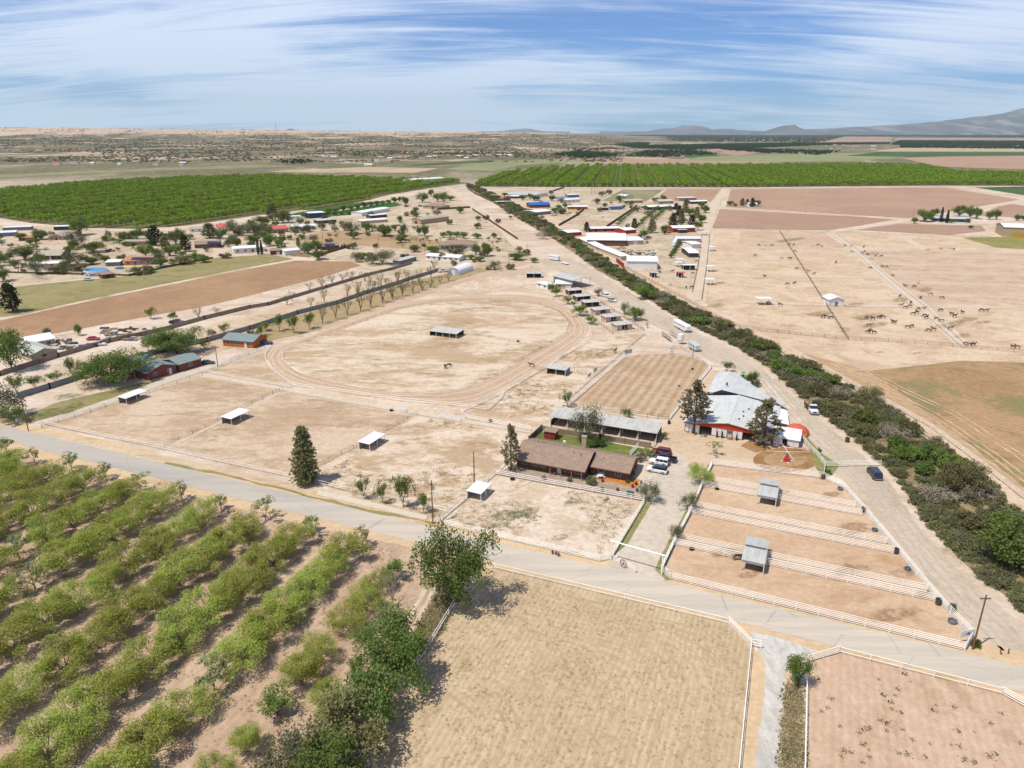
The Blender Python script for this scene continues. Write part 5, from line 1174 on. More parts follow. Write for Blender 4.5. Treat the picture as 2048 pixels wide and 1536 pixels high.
w2 = MB(); w2.add([(-26.3, 202.6, 0), (-8.2, 203.9, 0), (-20.6, 223.6, 0), (-26.3, 221.7, 0), (-26.3, 202.6, 3.0), (-8.2, 203.9, 2.66), (-20.6, 223.6, 2.7), (-26.3, 221.7, 3.0)], [(1, 2, 6, 5), (2, 3, 7, 6), (3, 0, 4, 7)]); w2.build('wall', WM['w'], b2)
MB().add([(-26.3, 202.5, 2.2), (-8.2, 203.8, 2.2), (-8.2, 203.8, 2.75), (-22.3, 202.25, 5.08), (-26.3, 202.5, 3.05)], [(0, 1, 2, 3, 4)]).build('gable', M_gable, b2)
MB().tube((-21.5, 206.5, 5.2), (-21.5, 206.5, 6.0), .25, .25, 8).build('roof_vent', M_darkp, b2)
MB().slab([(-10.5, 209.5, 2.3), (-5.6, 204.6, 2.0), (-4.4, 206.0, 2.0), (-9.0, 212.0, 2.2)], .08).build('awning', RM['P'], b2)
b3 = at_rf('lean_to', 'white panelled lean-to with red trim on the right end of the barn', 'shed', -6.2, 180.2)
MB().slab([(-.1, -.3, 2.15), (6.5, -.3, 2.05), (6.5, 5.6, 2.9), (-.1, 5.6, 2.95)], .09).build('roof', RM['W'], b3)
for a, b in ((.1, 1.3), (1.36, 2.3), (3.5, 4.9), (4.96, 6.25)): MB().box(a, 0, .15, b, .06, 2.0).build('panel', M_panelw, b3)
for a in (0.05, 2.35, 3.42, 6.3): MB().box(a - .05, -.03, -.1, a + .05, .08, 2.06).build('post', M_redd, b3)
MB().box(6.22, .1, 0, 6.3, 5.4, 2.0).box(.1, 5.3, 0, 6.2, 5.4, 2.7).build('wall', M_redd, b3); MB().box(0, -.03, 0, 6.3, .07, .14).build('skirting', M_redd, b3)
b4 = at_rf('storage_roof', 'low pale roof tucked between the barn and the tall pine', 'shed', -6.4, 190)
MB().slab([(0, 0, 2.4), (3.4, 0, 2.1), (2.2, 11, 2.1), (0, 11, 2.4)], .08).build('roof', RM['W'], b4)
for x, y in ((.2, .2), (3.1, .3), (2.0, 10.7), (.2, 10.7)): put('post', post_mesh(2.1, .06, M_white), b4, (x, y, 0))
b5 = at_rf('hay_tarp_stack', 'heaped stack under an orange-red tarp beside the barn lean-to', 'stack', -3.2, 188.2)
MB().ball((2.2, 1.6, .2), (3.3, 2.6, 2.5), 14, 8).build('tarp', paint('tarp_orange', S(232, 110, 82), .7, var=.1), b5, smooth=True)
MB().box(-.2, -.4, 0, 4.8, 3.6, .9).build('hay_block', paint('hay_side', S(200, 170, 110), .95), b5)
tag(MB().box(-.9, 0, 0, .9, .9, 1.1).build('crate', paint('pale_green_crate', S(186, 196, 176), .8)), 'pale green crate by the stacked hay at the barn corner', 'crate').location = RF(-4.5, 196.5)

# ---------------------------------------------------------------- ranch house
H1 = at_rf('ranch_house', 'long brown ranch house with a low shingled gable roof and covered porch', 'house', -60.8, 142.6)
def house_block(o, x0, x1, y0, y1, he, yr, zr, ovf, ovb, wm, rm, ends=(1, 1), t=.14, over=.5):
    kf = (zr - he) / (yr - y0 + ovf)
    a0, a1 = x0 - over * ends[0], x1 + over * ends[1]
    MB().slab([(a0, y0 - ovf, he + t), (a1, y0 - ovf, he + t), (a1, yr, zr + t), (a0, yr, zr + t)], t).build('roof', rm, o)
    MB().slab([(a0, yr, zr + t), (a1, yr, zr + t), (a1, y1 + ovb, he + t), (a0, y1 + ovb, he + t)], t).build('roof', rm, o)
    MB().box(a0, y0 - ovf - .05, he - .08, a1, y0 - ovf, he + t + .01).build('gutter', paint('eave_trim', S(150, 96, 84), .6), o)
    zf = he + kf * ovf; kb = (zr - he) / (y1 + ovb - yr); zb = he + kb * ovb
    m = MB(); m.add([(x0, y0, -.2), (x1, y0, -.2), (x1, y1, -.2), (x0, y1, -.2), (x0, y0, zf - .01), (x1, y0, zf - .01), (x1, y1, zb - .01), (x0, y1, zb - .01), (x0, yr, zr - .01), (x1, yr, zr - .01)],
        [(0, 1, 5, 4), (2, 3, 7, 6), (1, 2, 6, 9, 5), (3, 0, 4, 8, 7)]); m.build('wall', wm, o)
M_shing = NT('shingles_brown'); _t = M_shing; _P = _t.obj()
_bk = _t.n('ShaderNodeTexBrick', inp={'Vector': _P, 'Color1': S(184, 156, 138), 'Color2': S(166, 140, 124), 'Mortar': S(138, 116, 102), 'Scale': 1.0, 'Mortar Size': .012, 'Brick Width': .5, 'Row Height': .22})
_n = _t.noise(_P, .8, 5, .65); M_shing = _t.done(_t.mix(_t.math('MULTIPLY', _t.rng(_n, .42, .7), .5), _bk.outputs['Color'], S(198, 172, 154)), .9, spec=.15)
house_block(H1, 0, 16.9, 0, 11.2, 2.35, 5.0, 4.5, 1.6, .5, WM['b'], M_shing, (1, 1))
house_block(H1, 17.4, 26.4, 2.6, 11.0, 2.3, 7.0, 3.85, .8, .5, WM['b'], M_shing, (0, 1))
MB().box(8.6, -.3, -.05, 16.9, 0, .1).build('porch_slab', M_conc, H1)
for x in (9.0, 11.6, 14.2, 16.6): MB().box(x - .07, -1.5, 0, x + .07, -1.36, 2.36).build('post', paint('porch_post', S(170, 150, 138), .7), H1)
for x, k in ((2.0, 0), (4.6, 0), (6.6, 0), (12.6, 0), (15.3, 0), (20.0, 2.6), (24.0, 2.6)): fw, pn = win_mesh(1.3, 1.0); q = put('window', fw, H1, (x, k, .95)); put('pane', pn, q)
MB().box(10.2, -.05, 0, 11.2, -.003, 2.05).build('door', M_door['w'], H1)
MB().box(12.9, 9.4, 2.0, 14.0, 10.2, 6.0).box(12.8, 9.3, 6.0, 14.1, 10.3, 6.2).build('chimney', paint('chimney_stone', S(206, 182, 152), .9, var=.2), H1)
q = MB().tube((9.0, 8.5, 3.4), (9.0, 8.5, 4.4), .04).build('dish_mast', M_steel, H1); MB().ball((9.0, 8.3, 4.5), (.45, .14, .4), 10, 6).build('satellite_dish', M_panelw, q)
for x, y, h in ((3.2, 5.6, .5), (4.2, 6.1, .4), (4.7, 6.0, .4), (13.0, 3.6, .5), (14.9, 3.0, .9), (19.8, 5.0, .4), (14.2, .8, .3)):
    z = 2.35 + (y + 1.6) * (4.5 - 2.35) / 6.6 if x < 17 else 2.3 + (y - 1.8) * (3.85 - 2.3) / 5.2
    if x < 17 and y > 5: z = 4.5 - (y - 5) * (4.5 - 2.35) / 6.7
    MB().tube((x, y, z), (x, y, z + h + .1), .08, .08, 7).build('roof_vent', M_darkp, H1)

# ---------------------------------------------------------------- stable roof with six stalls
S1 = at_rf('stall_shed', 'long open stall shed with grey roof sheets and rusty strips behind the house', 'stable', -62.0, 168.8)
for k in range(20):
    x0, x1 = -.3 + k * 1.46, -.3 + (k + 1) * 1.46 - .015; rusty = k in (2, 5, 11, 13, 15, 17, 18)
    poly3([(x0, -.5, 2.92 + .015 * (k % 2)), (x1, -.5, 2.92 + .015 * (k % 2)), (x1, 6.2, 3.3 + .015 * (k % 2)), (x0, 6.2, 3.3 + .015 * (k % 2))], RM['P'] if rusty else RM['G'], 'roof_panel', S1, .06)
MB().box(0, 5.9, 0, 28.6, 6.0, 3.1).build('wall', WM['d'], S1)
for k in range(7):
    x = 28.6 * k / 6; put('post', post_mesh(2.85, .07, M_whitew), S1, (x, 0, 0)); put('post', post_mesh(2.9, .07, M_whitew), S1, (x, 3, 0))
    if k in (0, 6): MB().box(x - .04, .1, .1, x + .04, 5.85, 1.7).build('partition', WM['d'], S1)
    else:
        m = MB()
        for z in (.4, .75, 1.1, 1.45): m.tube((x, -2.4, z), (x, 5.8, z), .04, n=4)
        m.build('partition', M_whitew, S1)
P_ = [RF(-62, 166.2), RF(-33.4, 166.2)]
fence('pale front fence of the long stall shed pens', [RF(-62, 168.6), RF(-62, 166.2), RF(-33.4, 166.2), RF(-33.4, 168.6)], [.4, .8, 1.2, 1.5], 2.4, .06, .035, M_whitew, world=True)
sh = at_rf('garden_shed', 'small red garden shed with flat brown roof at the corner of the back lawn', 'shed', *[c for c in rfp(1088, 877)])
MB().box(0, 0, 0, 3.0, 2.4, 2.1).build('wall', paint('shed_red', S(150, 62, 58), .8), sh); MB().slab([(-.3, -.3, 2.2), (3.3, -.3, 2.2), (3.3, 2.7, 2.35), (-.3, 2.7, 2.35)], .1).build('roof', RM['B'], sh); MB().box(.9, -.04, 0, 1.9, -.003, 1.85).build('door', M_redd, sh)

# ---------------------------------------------------------------- loafing sheds
for lab, u, v, w, d in (('first white-roofed loafing shed, nearest the left house driveway', -180.6, 134.6, 7.0, 3.0), ('white-roofed loafing shed between the left and middle tan paddocks', -141.1, 134.7, 6.8, 3.3), ('white-roofed loafing shed between the middle paddock and the pine paddock', -97.5, 135.6, 6.7, 3.0)):
    shelter(lab, RF(u, v), w, d, 2.0, 2.15, RD + math.pi / 2, 'b', 'W', 'g', 2, group='loafing sheds in the tan paddocks')
shelter('bright white shelter roof on the left fence of the house pasture', RF(-61.0, 123.4), 4.8, 3.1, 1.95, 2.05, RD + math.pi / 2, 'b', 'W', 'g', 2)
shelter('open four-bay shed in the middle of the track infield', RF(-137.2, 235.4), 11.6, 6.2, 1.95, 2.25, RD, 'bl', 'P', 'd', 4)
shelter('small two-bay shed in the narrow paddock beside the track', RF(*rfp(1093.5, 748)), 6.4, 4.4, 2.1, 2.3, RD, 'blr', 'P', 'g', 2)
shelter('grey two-bay shed near the far corner of the track', G(1053, 556), 8, 4.5, 2.4, 2.6, 0.0, 'blr', 'G', 'd', 2)
for lab, v in (('two-part grey metal shelter on the topmost double fence', 145.9), ('two-part grey metal shelter on the lowest double fence with a horse beside it', 119.2)):
    o = at_rf('paddock_shelter', lab, 'shed', -6.6, v, 'two-part shelters on the double fences')
    MB().slab([(-.15, -.2, 2.35), (3.95, -.2, 2.35), (3.95, 4.1, 2.75), (-.15, 4.1, 2.75)], .07).build('roof', RM['G'], o); MB().slab([(-.15, 3.9, 3.25), (3.95, 3.9, 3.25), (3.95, 8.3, 2.5), (-.15, 8.3, 2.5)], .07).build('roof', RM['G'], o)
    MB().box(.05, 0, 1.75, 3.75, .04, 2.3).build('valance', M_roofb, o); MB().box(.02, 4.0, .1, 3.78, 4.06, 3.1).build('wall', WM['g'], o); MB().box(3.74, .3, .1, 3.8, 7.9, 2.3).build('wall', WM['g'], o)
    for x in (0, 3.8):
        for y, h in ((-.05, 2.3), (4.0, 3.2), (8.1, 2.5)): put('post', post_mesh(h, .09, M_whitew), o, (x, y, 0))
# run-in sheds along the lane
RS = [((1137.6, 590.5), (1163.5, 588.5), 0), ((1153.6, 603), (1180.5, 600.5), 0), ((1169.4, 615), (1198, 613), 0), ((1190.2, 630.5), (1219.8, 627.5), 1), ((1211, 645), (1241.2, 642), 1), ((1232.8, 661.5), (1264, 658), 1)]
for j, (a, b, cl) in enumerate(RS):
    A, B = G(*a), G(*b); w = (B - A).length
    lab = f'{nth(j)} run-in shed from the hay barn, ' + ('pale panelled front with a dark middle opening' if cl else 'dark red-brown open front under a pale roof')
    o = shelter(lab, A, w, 4.2, 2.25, 2.45, ang(A, B), 'blr', 'P', 'be' if cl else 'b', 2, ov=.5, group='run-in sheds in the row by the dirt road')
    if cl:
        MB().box(.05, .0, .05, w * .36, .06, 2.2).build('front_panel', WM['be'], o); MB().box(w * .68, .0, .05, w - .05, .06, 2.2).build('front_panel', WM['be'], o); MB().box(w * .5, -.03, .05, w * .5 + .1, .05, 2.2).build('door_post', M_darkp, o); MB().box(w * .5 + .12, -.8, .05, w * .68, -.72, 1.2).build('stall_gate', M_rust, o)
# hay barn and the white sheds behind them
A, B = G(1144.5, 577.5), G(1179.8, 572); hb_ = thing('hay_barn', 'tall open hay barn with grey gable roof at the end of the run-in sheds', 'barn', A, ang(A, B)); w_ = (B - A).length
for q in roof_mb(w_, 15, 4.2, 'gy', .9, .5): q.build('roof', RM['G'], hb_)
for x in (0, w_ / 2, w_):
    for y in (0, 7.5, 15): put('post', post_mesh(4.2, .11, M_steel), hb_, (x, y, 0))
MB().box(-.05, .2, 0, .05, 14.8, 4.1).box(.1, 14.7, .6, w_ * .7, 14.8, 4.1).build('wall', WM['g'], hb_); MB().box(1.5, 12, 0, w_ * .6, 14, 2.6).build('bale_stack', paint('wrapped_bales', S(150, 160, 178), .8), hb_)
building('tack_shed', 'beige tack shed with white roof and pale roll-up door beside the hay barn', 'shed', (1111, 577.5), (1143, 578), 9, 2.5, 'sf', .3, 'be', 'W', 'f2', 'f:w:.8:2.6x2.1')
building('tack_shed', 'low white-roofed shed at the left end behind the young trees', 'shed', (1095, 580), (1110.4, 577.6), 9, 2.3, 'flat', .3, 'w', 'W', 'f2 l2')

# ---------------------------------------------------------------- the brick houses on the left
o = building('brick_house', 'red brick house with green-grey gable roof beside the big round tree', 'house', (297, 761), (354, 744.5), 17, 2.6, 'gy', 1.5, 'k', 'S', 'f2 r3', 'f:w:.78', .6); MB().box(5.5, 10, 4.0, 7.2, 11.4, 5.1).build('cooler', WM['bl'], o)
building('brick_garage', 'brick garage wing with green-grey roof next to the parked dark car', 'house', (360, 744), (404, 731), 9, 2.6, 'gx', 1.0, 'k', 'S', 'f1', 'r:w:.5:2.6x2.1', .4)
building('brick_house', 'orange stuccoed house with slate roof by the curve of the track', 'house', (447, 692), (507, 697), 9, 2.6, 'gx', 1.3, 'or', 'S', 'f3 r1', 'f:w:.75', .5)
building('block_house', 'block house with pale blue-grey gable roof at the left edge', 'house', (65, 725), (117, 713), 16, 2.6, 'gy', 1.5, 'be', 'G', 'f1', 'f:b:.45', .6)
building('block_house', 'pale roofed building behind the block house at the left edge', 'house', (60, 700), (112, 690), 10, 2.6, 'gx', 1.3, 'be', 'W', 'f2')
# ---------------------------------------------------------------- village on the left, compound beyond the ditch
HS = [
 ('canopy', 'white flat canopy at the left edge before the orchard', 'shed', 6, 462, 62, 460, 8, 2.6, 'flat', .2, 'g', 'W', '', ''),
 ('workshop', 'blue-trimmed workshop with pale roof at the left edge', 'shed', -6, 474, 33, 472, 10, 3, 'gx', .8, 'bl', 'W', 'f2', ''),
 ('cottage', 'small cottage with tan-orange roof at the left below the workshop', 'house', 38, 482, 68, 481, 8, 2.4, 'gx', 1, 'b', 'O', 'f2', 'f:d:.3'),
 ('house', 'cream gabled house with two windows facing the olive field', 'house', 98, 481, 128, 480, 22, 2.6, 'gy', 1.7, 't', 'C', 'f2', 'f:d:.5'),
 ('garage', 'dark garage with white roof edge behind the cream gabled house', 'shed', 108, 461, 143, 460, 9, 3, 'flat', .3, 'd', 'W', '', ''),
 ('house', 'house with big cream roof and dark lower walls among trees', 'house', 70, 520, 122, 519, 14, 2.6, 'gx', 2.2, 'd', 'C', 'f3', 'f:w:.6'),
 ('mobile_home', 'long low white-roofed home behind grey willow', 'house', 58, 537, 132, 534, 7, 2.4, 'gx', .6, 'be', 'W', 'f4', ''),
 ('house', 'flat roofed orange adobe house before the orchard', 'house', 244, 492, 300, 491, 10, 2.9, 'flat', .2, 'o', 'C', 'f4', 'f:b:.5'),
 ('house', 'adobe house with solar panels on its tiled roof', 'house', 250, 531, 304, 529, 13, 2.7, 'gx', 1.6, 'o', 'O', 'f4', 'f:b:.4'),
 ('shed', 'small brown shed beside the parked cars at the olive field', 'shed', 206, 558, 229, 555, 6, 2.2, 'sf', .4, 'b', 'B', '', 'f:d:.5'),
 ('shed', 'grey-roofed shed behind the round blue pool', 'shed', 212, 533, 240, 532, 7, 2.4, 'sf', .4, 'g', 'W', '', ''),
 ('house', 'tan-white roofed house left of the red roofed house', 'house', 380, 465, 406, 464, 12, 2.6, 'gx', 1.2, 'w', 'C', 'f2', ''),
 ('house', 'white house with red roof half hidden by grey trees', 'house', 434, 462, 459, 461, 12, 2.9, 'gx', 1.9, 'w', 'R', 'f2', 'f:b:.5'),
 ('house', 'brown house with solar panels on the near roof slope', 'house', 390, 497, 440, 495, 12, 2.6, 'gx', 1.6, 'b', 'B', 'f3 r1', 'f:d:.5'),
 ('house', 'white house with metal roof behind two dark cypresses', 'house', 468, 507, 530, 503, 11, 3, 'gx', .8, 'w', 'W', 'f4', 'f:d:.6'),
 ('house', 'tan house with bright salmon roof in the middle of the village', 'house', 540, 467, 577, 464, 11, 3, 'gx', 1.9, 't', 'R', 'f2', 'f:b:.3'),
 ('greenhouse', 'long white twin-roofed shed right of the salmon roofed house', 'shed', 586, 460, 632, 457, 12, 2.4, 'gx', .8, 'w', 'W', 'f3', ''),
 ('tall_shed', 'navy blue tall shed with white roof by the green field', 'shed', 618, 437, 650, 435, 10, 4.6, 'sf', .4, 'n', 'W', '', ''),
 ('trailer_home', 'white trailer home left of the navy shed', 'house', 573, 439, 600, 438, 5, 2.6, 'gx', .4, 'w', 'W', 'f3', ''),
 ('shed', 'dark shed with pale grey roof below the navy shed', 'shed', 637, 448, 673, 445, 9, 2.6, 'sf', .5, 'd', 'G', '', ''),
 ('shed', 'long white-blue shed at the right end of the green field', 'shed', 724, 432, 780, 422, 12, 3, 'gx', .6, 'w', 'W', '', ''),
 ('shed', 'white-roofed shed in front of the long white-blue shed', 'shed', 742, 437, 774, 434, 8, 2.6, 'gx', .5, 'd', 'W', '', ''),
 ('shed', 'long pale shed roofs in the middle village lot', 'shed', 722, 448, 776, 444, 8, 2.4, 'sf', .4, 'be', 'W', '', ''),
 ('shed', 'brown low shed left of the white metal shed', 'shed', 541, 510, 567, 509, 7, 2.6, 'sf', .4, 'b', 'B', '', 'f:w:.6:2x2'),
 ('shed', 'white metal shed between brown shed and green trees', 'shed', 570, 511, 600, 508, 9, 2.8, 'gx', .7, 'w', 'W', '', 'f:w:.3:2x2'),
 ('house', 'brown house with solar roof above the plowed field', 'house', 645, 501, 679, 498, 11, 2.6, 'gx', 1.5, 'b', 'B', 'f2', ''),
 ('house', 'brown hip-roofed house with dark porch near the far road', 'house', 846, 417, 886, 419, 14, 3, 'hip', 2.6, 't', 'B', 'f3', 'f:d:.5:3x2.2'),
 ('metal_building', 'long tan metal building with red door', 'shed', 824, 447, 842, 449, 34, 4, 'gy', 1.2, 't', 'C', '', 'f:r:.45:3x2.8'),
 ('house', 'white house with brown hip roof and two violet garage doors', 'house', 880, 499, 955, 498, 13, 3, 'hip', 2.4, 'w', 'B', 'f5', 'f:p:.08:2.4x2.2 f:p:.19:2.4x2.2'),
 ('mobile_home', 'long mobile home with white metal roof beside the lane', 'house', 852, 519, 918, 523.5, 10, 2.4, 'gx', .9, 'w', 'W', 'f6', 'f:d:.4'),
 ('shed', 'grey flat shed left of the bare trees lot', 'shed', 800, 530, 833, 521, 5, 2.4, 'flat', .2, 'g', 'G', '', ''),
 # compound beyond the ditch
 ('arena_barn', 'huge white-roofed covered arena in the horse compound', 'barn', 1174, 491.5, 1252, 492.5, 34, 4, 'gx', 2.6, 'b', 'W', '', ''),
 ('annex', 'white-roofed beige annex on the right end of the covered arena', 'shed', 1254, 490, 1287, 489, 20, 3, 'gx', 1, 'be', 'W', '', 'f:w:.5:3x2.4'),
 ('metal_barn', 'pale blue-white metal barn with ribbed front at the ditch side', 'barn', 1255, 538, 1314, 539, 18, 4.6, 'gx', 1.6, 'w', 'W', '', ''),
 ('stable_row', 'red stable row with white roof behind the covered arena', 'stable', 1180, 464, 1240, 463, 9, 2.6, 'gx', .8, 'r', 'W', '', 'f:d:.2:2x2 f:d:.5:2x2 f:d:.8:2x2'),
 ('shed', 'white-roofed shed with red front at the left of the compound', 'shed', 1136, 473, 1163, 471, 14, 2.8, 'gx', .8, 'r', 'W', '', ''),
 ('shed', 'white gable roof behind the covered arena annex', 'shed', 1250, 468, 1272, 466, 14, 2.8, 'gx', .9, 'r', 'W', '', ''),
 ('red_barn', 'red barn with white roof under the dark trees', 'barn', 1346, 465, 1390, 464, 12, 3.4, 'gx', 1.2, 'r', 'W', '', 'f:d:.45:6x2.4'),
 ('shed', 'low dark shed in front of the red barn', 'shed', 1358, 466.5, 1374, 466, 4, 2.6, 'flat', .2, 'd', 'G', '', ''),
 ('stable_row', 'white-roofed stable row with red left end', 'stable', 1353, 485, 1401, 485, 9, 2.8, 'gx', .8, 'be', 'W', '', ''),
 ('shed', 'square white-roofed shed above the lane corner', 'shed', 1383, 497, 1401, 496, 14, 2.8, 'gx', .7, 'w', 'W', '', ''),
 ('shed', 'long white-roofed shed with red gate below the stable row', 'shed', 1378, 515, 1397, 515, 22, 2.8, 'gx', .7, 'd', 'W', '', ''),
 ('house', 'house with bright blue roof and brick walls beyond the ditch', 'house', 1060, 416, 1100, 415, 14, 3, 'gx', 2.0, 'k', 'BL', 'f3', 'f:d:.5'),
 ('shed', 'long grey-white shed running away beyond the blue roof', 'shed', 1068, 396, 1096, 391, 40, 3, 'gy', 1, 'w', 'G', '', ''),
 ('trailer_home', 'white trailer home right of the long grey-white shed', 'house', 1100, 399, 1130, 398, 7, 3, 'gx', .6, 'w', 'G', 'f3', ''),
 ('trailer_home', 'bright white double trailer by the far utility poles', 'house', 1126, 406, 1160, 404, 9, 3.2, 'gx', .8, 'w', 'W', 'f4', ''),
 ('trailer_home', 'small white trailer behind the double trailer', 'house', 1136, 395, 1158, 394, 7, 3, 'gx', .6, 'bl', 'W', 'f2', ''),
 ('house', 'small house with salmon roof near the far road', 'house', 1000, 402, 1020, 402, 9, 2.8, 'hip', 1.8, 'k', 'R', 'f2', ''),
 ('shed', 'small red shed left of the salmon roof near the far road', 'shed', 983, 396, 995, 396, 8, 3, 'gx', 1, 'r', 'B', '', ''),
 ('shed', 'white-roofed long shed right of the salmon roof', 'shed', 1012, 397, 1048, 397, 8, 2.6, 'gx', .8, 'd', 'W', '', ''),
 ('shed', 'long low white shed in front of the salmon roofed house', 'shed', 994, 408, 1028, 407, 6, 2.4, 'flat', .2, 'd', 'W', '', ''),
 ('canopy', 'white canopy over the dark horse pens', 'shed', 1072, 431, 1102, 428, 18, 3, 'gx', .8, 'g', 'W', '', ''),
 ('shed', 'white roof over an orange side wall in the compound', 'shed', 1136, 419, 1175, 419, 8, 2.8, 'gx', .8, 'or', 'W', '', ''),
 ('house', 'tan house beyond the small orchard of the compound', 'house', 1249, 407, 1286, 406, 14, 2.8, 'gx', 1.4, 't', 'T', 'f4', 'f:d:.3'),
 ('shed', 'white gabled roof behind the tan house', 'shed', 1248, 398, 1266, 397, 14, 3, 'gy', 1.6, 'w', 'W', '', ''),
 ('house', 'house with pale grey gables right of the tan house', 'house', 1318, 408, 1347, 407, 12, 2.8, 'gx', 1.4, 't', 'G', 'f3', ''),
 ('canopy', 'long white roof at the edge of the far pink field', 'shed', 1358, 402, 1393, 401, 10, 3.4, 'flat', .2, 't', 'W', '', ''),
 ('house', 'long low house with white roof and dark blue front', 'house', 1297, 420, 1352, 419, 14, 3, 'gx', .9, 'n', 'W', 'f3', ''),
 ('container', 'dark shipping container in the sandy lot', 'container', 1203, 421, 1217, 421, 3, 2.8, 'flat', .1, 'd', 'G', '', ''),
 ('container', 'blue shipping container right of the dark container', 'container', 1222, 420, 1245, 419, 4, 2.8, 'flat', .1, 'bl', 'BL', '', ''),
 ('shed', 'two small white-roofed sheds at the lane end by the dark trees', 'shed', 1382, 408, 1414, 407, 8, 2.6, 'gx', .8, 'd', 'W', '', ''),
 ('house', 'pale house with blue-white roof behind two cypresses on the right', 'house', 1868, 443, 1940, 445, 13, 2.8, 'gx', 1.3, 'n', 'G', 'f4', 'f:b:.4'),
 ('warehouse', 'tan metal warehouse with yellow doors at the right edge', 'warehouse', 2005, 473, 2075, 476, 26, 7, 'gx', 1.6, 't', 'W', '', 'f:y:.62:16x3.2'),
 ('house', 'small white house among trees left of the pink fields', 'house', 1498, 414, 1514, 414, 10, 3, 'gx', 1.2, 'w', 'W', 'f2', ''),
 ('tool_shed', 'small white hut with violet door in the horse pasture', 'hut', 1657, 613, 1687, 613, 7, 3.2, 'gy', 1.2, 'w', 'W', '', 'f:p:.5:1.4x2.1'),
 ('packing_shed', 'long white packing shed roof at the corner of the left orchard', 'shed', 828, 368, 890, 364, 26, 6, 'gx', 1.0, 'w', 'W', '', ''),
]
for n, lab, cat, ax, ay, bx, by, d, h, kd, rh, wm_, rm_, wi, do in HS: building(n, lab, cat, (ax, ay), (bx, by), d, h, kd, rh, wm_, rm_, wi, do, .5)
M_solar = paint('solar_glass', S(52, 60, 110), .2, .0, var=.05, spec=.6)
def solar(lab, px, z0, w, d, rise, rz=0.0):
    o = thing('solar_array', lab, 'solar panel', G(*px), rz)
    for k in range(4): MB().slab([(k * w / 4, 0, z0), ((k + 1) * w / 4 - .08, 0, z0), ((k + 1) * w / 4 - .08, d, z0 + rise), (k * w / 4, d, z0 + rise)], .06).build('solar_panel', M_solar, o)
solar('blue solar panels on the brown house in the village', (414, 496), 3.0, 9, 3.6, 1.0); solar('blue solar panels on the tiled adobe house', (262, 530), 3.1, 14, 3.6, .95); solar('blue solar panels on the house above the plowed field', (648, 500.5), 3.05, 7, 3.6, 1.0)
o = thing('quonset_hut', 'white arched metal hut with blue-grey front beside the lane', 'shed', G(895, 549), ang(G(895, 549), G(919, 551))); w_ = (G(919, 551) - G(895, 549)).length
arc = [(w_ / 2 + w_ / 2 * math.cos(math.pi - math.pi * k / 12), 1.6 + 2.6 * math.sin(math.pi * k / 12)) for k in range(13)]
MB().prism([(0, 0)] + arc + [(w_, 0)], .15, 17).build('shell', RM['W'], o); MB().prism([(.1, 0)] + [(.1 + (x) * (w_ - .2) / w_, z - .1) for x, z in arc] + [(w_ - .1, 0)], 0, .12).build('front_wall', paint('hut_front', S(190, 200, 212), .6), o); MB().box(w_ * .35, -.04, 0, w_ * .65, -.003, 2.6).build('door', M_door['w'], o)
for lab, a, b in (('far half of the long strip shed along the levee', (1157, 483), (1193, 501)), ('near half of the long strip shed along the levee', (1195, 502), (1242, 521))):
    A, B = G(*a), G(*b); o = thing('strip_shed', lab, 'stable', A, ang(A, B)); w_ = (B - A).length
    wall_mb(w_, 5, 2.5, 'sf', .5).build('wall', WM['be'], o)
    for q in roof_mb(w_, 5, 2.5, 'sf', .5, .5): q.build('roof', RM['W'], o)
wall('red board fence at the near end of the strip shed', [(1233, 524), (1247, 535)], 2.4, M_redd, name='board_fence')
# small lane shelters
for lab, ax, bx, y, rm_, hf in (('white shelter roof on the lane by the far end of the red barn', 1404, 1416, 471, 'W', 3), ('white shelter roof on the lane beside the second pasture', 1419, 1431, 503, 'W', 3), ('white shelter roof on the lane beside the third pasture', 1414, 1430, 544, 'W', 3.2), ('white shelter roof nearest the lane mouth', 1412, 1429, 571, 'W', 3.2), ('low white shelter left of the lane sheds, upper', 1355, 1367, 527, 'W', 2.6), ('low white shelter left of the lane sheds, lower', 1352, 1365, 534, 'W', 2.6), ('wide white-blue shelter in the sandy pens', 1366, 1393, 541, 'W', 3), ('salmon-roofed shelter in the front pen', 1356, 1370, 556, 'R', 2.8), ('pale pink shelter in front of the ribbed metal barn', 1302, 1316, 556, 'P', 2.8), ('white shelter on posts at the left of the horse pasture', 1515, 1543, 611, 'W', 3.2)):
    A, B = G(ax, y), G(bx, y); shelter(lab, A, (B - A).length, 4.5, hf, hf - .2, 0.0, 'b' if 'pink' in lab or 'salmon' in lab or 'blue' in lab else '', rm_, 'd', 2, name='lane_shelter')
# far settlement: small houses one can still tell apart
rnd = random.Random(23); FH = []
for x0, x1, y0, y1, n in ((780, 1020, 306, 318, 26), (500, 760, 301, 322, 14), (100, 380, 322, 331, 9), (1030, 1290, 286, 310, 26), (1300, 1480, 282, 305, 12), (1600, 1790, 290, 300, 14), (1780, 2040, 283, 298, 14), (690, 800, 318, 336, 8)):
    for k in range(n):
        x, y = rnd.uniform(x0, x1), rnd.uniform(y0, y1); s = rnd.uniform(9, 20); FH.append((x, y))
        o = building('far_house', f'tiny distant house, {nth(len(FH) - 1)} across the valley village', 'house', (x, y), (x + 1, y), rnd.uniform(8, 14), rnd.uniform(3, 4.5), rnd.choice(['gx', 'gx', 'flat', 'hip']), 1.6, rnd.choice(['w', 'w', 'be', 't']), rnd.choice(['W', 'W', 'C', 'G', 'B', 'R']), '', '', .4, 'distant valley houses', w=s)
FHO = sorted([o for o in COL.objects if o.name.startswith('far_house')], key=lambda o: PX(o.location)[0])
for k, o in enumerate(FHO): o['label'] = f'tiny distant house in the valley, {nth(k)} from the left below the horizon'

